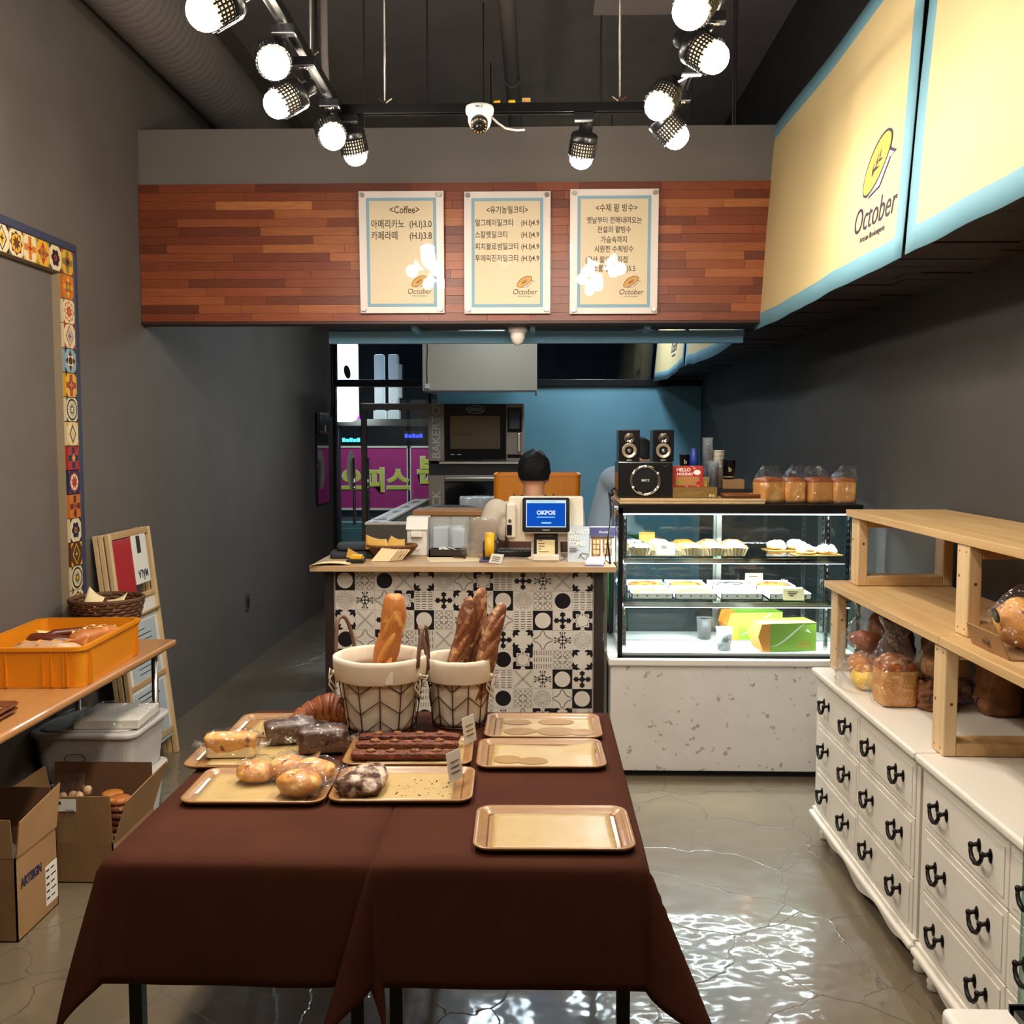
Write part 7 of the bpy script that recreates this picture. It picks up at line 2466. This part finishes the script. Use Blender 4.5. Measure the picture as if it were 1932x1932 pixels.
kraft('kraft bag standing in the shade right of the near pine post', 1.53, 3.3, .13, .12, .24, 11.0, None, .8)
# cake on a kraft tray, on the middle shelf
MZ = LZ1 + .027
t = thing('wrapped_panettone', 'film-wrapped fruit bread with a black seal on a kraft tray on the pine shelf', 'cake', (1.3, 2.66, MZ))
MB().ball((0, 0, .075), (.075, .085, .07), 30, 20, amp=.01, fr=24, seed=3).build('bread', 'pound_cake', t)
MB().ball((.06, -.05, .07), (.05, .05, .055), 24, 14, amp=.01, fr=26, seed=6).build('slice', 'toast_side', t)
MB().ball((.01, 0, .08), (.1, .11, .09), 34, 22, amp=.02, fr=16, seed=8, squash=lambda p: (p.x, p.y, max(p.z, -.072))).build('film', 'film', t)
MB().prism(circ(.02, 22), (-.088, -.02, .1), (0, -1, 0), (-.25, 0, 1), .002).build('seal', 'tile_black', t)
MB().prism(circ(.011, 16), (-.0905, -.02, .1005), (0, -1, 0), (-.25, 0, 1), .001).build('seal_print', 'grey_metal', t)
MB().box(-.09, .11, -.12, .11, 0, .003).build('tray_base', 'kraft_light', t)
MB().prism([(-.11, 0), (.11, 0), (.095, .06), (-.1, .06)], (-.092, -.005, .001), (0, -1, 0), (-.35, 0, 1), .003).build('tray_flap', 'kraft_light', t)
MB().prism(circ(.018, 14, 0, 0, .008), (-.108, -.01, .028), (0, -1, 0), (-.35, 0, 1), .003).build('flap_print', 'print_brown', t)
wicker_bowl('small_basket', 'small dark wicker basket at the right frame edge on the pine shelf', (1.29, 2.46, MZ), .07, .075, 'wicker', 0, None, 1.0, .9)

# ================================================================ near glass showcase at the lower right
ng = thing('near_showcase', 'white stone-topped glass showcase at the lower right corner', 'showcase', (0, 0, 0))
NY = 1.765
MB().box(.75, XR - .02, .6, NY - .01, .0, .535).build('stone_base', 'stone_white', ng)
MB().box(.735, XR - .015, .58, NY, .535, .572).build('stone_ledge', 'stone_top', ng, bev=.012, seg=4)
MB().box(.862, .87, .7, NY - .03, .585, 1.25).build('side_glass', 'glass', ng)
MB().box(.862, .87, NY - .03, NY - .022, .585, 1.25).build('glass_edge', 'glass_edge', ng)
MB().box(.87, XR - .04, NY - .03, NY - .022, .585, 1.25).build('rear_glass', 'glass', ng)
MB().box(.85, .875, .7, NY - .02, .572, .586).build('black_channel', 'black_satin', ng)
MB().box(.85, XR - .04, NY - .035, NY - .015, .572, .586).build('black_channel', 'black_satin', ng)
MB().box(.88, XR - .04, .7, NY - .04, .572, .58).build('floor_plate', 'stone_top', ng)
MB().bar((.9, NY - .05, .68), (1.3, NY - .35, .68), .02, .025).build('shelf_support', 'black_satin', ng)

# ================================================================ easel leaning on the left wall
ea = thing('folding_easel', 'folded pine children easel with a red pad leaning on the left wall', 'easel', (-1.865, 4.5, 0))
lean = -radians(6.2)
Re = Euler((0, lean, 0)).to_matrix()
def EP(x, y, z):
    return Re @ Vector((x, y, z))
def ebox(name, m, x0, x1, y0, y1, z0, z1, parent=ea, bev=.002):
    b = MB().box(x0, x1, y0, y1, z0, z1)
    b.v = [tuple(EP(*p)) for p in b.v]
    return b.build(name, m, parent, bev=bev)
EH = 1.17
for x0, x1 in ((0, .022), (-.03, -.008), (-.055, -.034)):
    ebox('leg', 'pine', x0, x1, .0, .03, 0, EH)
    ebox('leg', 'pine', x0, x1, .46, .49, 0, EH)
for z in (EH - .03, .83, .42, .12):
    ebox('cross_bar', 'pine_y', 0, .02, .03, .46, z, z + .024)
ebox('cross_bar', 'pine_y', -.03, -.01, .03, .46, EH - .03, EH)
ebox('white_board', 'white_paper', .006, .01, .03, .46, .1, .83, bev=0)
MB().tube([EP(.028, .03, .76), EP(.028, .46, .76)], .007, 8).build('paper_dowel', 'pine_y', ea)
rp_ = ebox('red_pad', 'red_card', .004, .016, .035, .25, .86, EH - .035)
wp = ebox('white_pad', 'white_paper', .006, .02, .25, .42, .9, EH - .03)
lt = lettering('MÅLA', .055, 'print_dark', EP(.0205, .34, .965), (0, 0, 0), wp, bold=.0012, sx=.8)
lt.rotation_euler = (Re @ Euler(FACE_R).to_matrix() @ Matrix.Rotation(pi, 3, 'Z')).to_euler()
ebox('pad_figure', 'steel_dark', .0202, .0208, .3, .345, 1.05, EH - .035, wp, 0)
nt = ebox('notice_sheet', 'column_white', .011, .0125, .09, .42, .42, .72, ea, 0)
for k in range(9):
    ebox('text_line', 'steel_dark', .0126, .013, .16, .16 + (.2 if k % 3 else .12), .68 - k * .026, .684 - k * .026, nt, 0)
nt = ebox('handwritten_sheet', 'column_white', .011, .0125, .07, .43, .1, .4, ea, 0)
lettering('50% SALE', .05, 'print_dark', EP(.0128, .25, .33), tuple((Re @ Euler(FACE_R).to_matrix()).to_euler()), nt) if False else None
rr = random.Random(6)
for k in range(10):
    y0 = .1 + .02 * (k % 3)
    ebox('text_line', 'print_dark', .0126, .013, y0, y0 + rr.uniform(.1, .28), .37 - k * .025, .376 - k * .025, nt, 0)
ebox('barcode', 'dark_plastic', .0222, .0228, .004, .018, .74, .84, ea, 0)

# ================================================================ boxes and bins under the desk
def bin_(label, x0, x1, y0, y1, z0, h, lid, group='milky storage bins'):
    t = thing('storage_bin', label, 'storage bin', ((x0 + x1) / 2, (y0 + y1) / 2, z0), 0, group)
    w, d = x1 - x0, y1 - y0
    rings = []
    for z, s_ in ((0, .9), (h, 1.0)):
        rings.append([(x, y, z) for x, y in rrect(w * s_, d * s_, .05)])
    n = len(rings[0])
    MB().add(rings[0] + rings[1], [(i, (i + 1) % n, n + (i + 1) % n, n + i) for i in range(n)] + [[i for i in range(n)][::-1]]).build('tub', 'milky_plastic', t)
    MB().prism(rrect(w + .03, d + .03, .06), (0, 0, h - .004), (1, 0, 0), (0, 1, 0), .022).build('lid_rim', 'milky_plastic', t, bev=.008, seg=3)
    MB().prism(rrect(w - .04, d - .04, .05), (0, 0, h + .018), (1, 0, 0), (0, 1, 0), .006).build('lid_panel', 'milky_plastic', t, bev=.003)
    MB().tube([(-.03 + .042 * cos(a), -d / 2 * .96, h * .55 + .017 * sin(a)) for a in [2 * pi * k / 24 for k in range(24)]], .0015, 5, closed=True).build('embossed_oval', 'grey_metal', t)
    return t
bin_('lower milky storage bin under the side desk', -2.03, -1.63, 3.9, 4.26, 0, .19, True)
bin_('upper milky storage bin with rounded lid under the side desk', -2.04, -1.625, 3.88, 4.27, .215, .19, True)
t = thing('paper_pack', 'flat film-wrapped pack of white paper on the upper storage bin', 'paper pack', (-1.765, 4.02, .431), radians(4))
MB().box(-.12, .14, -.1, .17, 0, .035).build('paper_ream', 'white_paper', t, bev=.002)
MB().ball((.01, .035, .02), (.145, .15, .03), 28, 14, e=.3, amp=.01, fr=24).build('film', 'film', t)

# open carton B with bagged bread
cb = thing('open_carton', 'open cardboard carton with bags of bread in front of the storage bins', 'carton', (0, 0, 0), 0, 'open cardboard cartons')
bx0, bx1, by0, by1, bh = -1.93, -1.53, 3.46, 3.84, .15
MB().box(bx0, bx1, by0, by0 + .005, 0, bh).build('carton_wall', 'kraft', cb)
MB().box(bx0, bx1, by1 - .005, by1, 0, bh).build('carton_wall', 'kraft', cb)
MB().box(bx0, bx0 + .005, by0, by1, 0, bh).build('carton_wall', 'kraft', cb)
MB().box(bx1 - .005, bx1, by0, by1, 0, bh).build('carton_wall', 'kraft_light', cb)
MB().box(bx0, bx1, by0, by1, 0, .004).build('carton_floor', 'kraft_inner', cb)
MB().prism([(bx0, 0), (bx1, 0), (bx1 - .01, .17), (bx0 + .01, .165)], (0, by0 + .004, bh), (1, 0, 0), (0, .02, 1), .004).build('front_flap', 'kraft', cb)
MB().prism([(bx0, 0), (bx1, 0), (bx1 - .005, .17), (bx0 + .005, .17)], (0, by1, bh), (1, 0, 0), (0, .05, 1), .004).build('rear_flap', 'kraft_inner', cb)
MB().prism([(by0 + .005, 0), (by1 - .005, 0), (by1 + .0, .19), (by0 + .01, .16)], (bx1, 0, bh), (0, 1, 0), (.3, 0, .95), .004).build('side_flap', 'kraft_light', cb)
MB().prism([(-by1 + .005, 0), (-by0 - .005, 0), (-by0 - .01, .16), (-by1, .16)], (bx0, 0, bh), (0, -1, 0), (-.2, 0, .97), .004).build('side_flap', 'kraft_light', cb)
MB().box(-1.74, -1.66, by0 + .0, by0 + .001, .265, .31).build('shipping_label', 'white_paper', cb, (0, -.0012, 0))
lettering('00-L7', .017, 'print_dark', (-1.685, by0 - .0016, .272), (radians(90), radians(180), 0), cb)
MB().box(-1.735, -1.715, by0 - .0018, by0 - .0012, .29, .302).build('barcode', 'dark_plastic', cb)
t = thing('bagged_rolls', 'clear bag of small pale rolls standing in the open carton', 'bread', (-1.77, 3.64, .005), 0, 'bread bags in the open carton')
rr = random.Random(3)
for k in range(18):
    MB().ball((rr.uniform(-.05, .06), rr.uniform(-.05, .05), .12 + rr.uniform(0, .14)), (.018, .016, .02), 10, 8, amp=.003, fr=60, seed=k).build('roll', 'crust_flour', t)
MB().box(-.06, .06, -.05, .05, 0, .12).build('lower_rolls', 'crust_flour', t, bev=.02)
bag(t, 'bag', 'film', (0, 0, 0), .15, .14, .32, 4., .5)
for j, (x, y, lb) in enumerate(((-1.66, 3.6, 'front left stack of round brown cookies in the open carton'), (-1.6, 3.69, 'right stack of round brown cookies in the open carton'), (-1.65, 3.74, 'rear stack of round brown cookies in the open carton'))):
    t = thing('cookie_stack', lb, 'cookies', (x, y, .005), 0, 'cookie stacks in the open carton')
    for k in range(9):
        MB().lathe([(0, 0), (.038, 0), (.042, .006), (.04, .018), (.03, .024), (0, .025)], 20, c=(rr.uniform(-.003, .003), rr.uniform(-.003, .003), k * .0262)).build('cookie', 'crust_gold' if k == 8 else 'crust_dark', t)

# near carton A
ca = thing('open_carton', 'cardboard carton with raised flaps and black lettering at the left frame edge', 'carton', (0, 0, 0), 0, 'open cardboard cartons')
ax0, ax1, ay0, ay1, ah = -2.03, -1.655, 3.03, 3.3, .275
MB().box(ax0, ax1, ay0, ay0 + .005, 0, ah).build('carton_wall', 'kraft', ca)
MB().box(ax0, ax1, ay1 - .005, ay1, 0, ah).build('carton_wall', 'kraft', ca)
MB().box(ax0, ax0 + .005, ay0, ay1, 0, ah).build('carton_wall', 'kraft', ca)
MB().box(ax1 - .005, ax1, ay0, ay1, 0, ah).build('carton_wall', 'kraft_light', ca)
MB().box(ax0, ax1, ay0, ay1, 0, .004).build('carton_floor', 'kraft_inner', ca)
MB().prism([(ay0 + .005, 0), (ay1 - .005, 0), (ay1 + .02, .145), (ay1 - .1, .13), (ay0 + .02, .11)], (ax1, 0, ah), (0, 1, 0), (.04, 0, 1), .004).build('side_flap', 'kraft_light', ca)
MB().prism([(ax0, 0), (ax1 - .005, 0), (ax1 - .02, .12), (ax0, .12)], (0, ay0 + .003, ah), (1, 0, 0), (0, .1, 1), .004).build('front_flap', 'kraft', ca)
MB().prism([(ax0, 0), (ax1 - .01, 0), (ax1 - .02, .135), (ax0, .135)], (0, ay1, ah), (1, 0, 0), (0, .05, 1), .004).build('rear_flap', 'kraft_inner', ca)
lettering('ARTSIGN', .042, 'print_dark', (ax1 + .0006, 3.125, .165), FACE_R, ca, bold=.0022, sx=.78)
lb_ = MB().box(ax1, ax1 + .001, 3.215, 3.295, .03, .165).build('shipping_label', 'white_paper', ca)
for k in range(5):
    MB().box(ax1 + .001, ax1 + .0014, 3.22, 3.24, .145 - k * .024, .152 - k * .024).box(ax1 + .001, ax1 + .0014, 3.25, 3.275 + .01 * (k % 2), .146 - k * .024, .151 - k * .024).build('print_line', 'dark_plastic', lb_)
t = thing('carton_filling', 'crumpled clear packing film inside the near carton', 'packing film', (-1.85, 3.165, .005))
MB().ball((0, 0, .15), (.14, .11, .15), 26, 16, amp=.03, fr=14).build('film', 'film_milky', t)
# dark wooden trays stacked near the left frame edge
for k in range(2):
    t = tray(('lower of two wooden trays stacked at the left edge of the desk', 'upper wooden tray with a paper at the left edge of the desk')[k], -1.838 + .003 * k, 3.02, radians(2), .25, .14, 0, 0, 0, z=DZ + .001 + k * .0175, mesh=TRAYD, paper=k == 1, seed=20, group='wooden trays on the side desk')
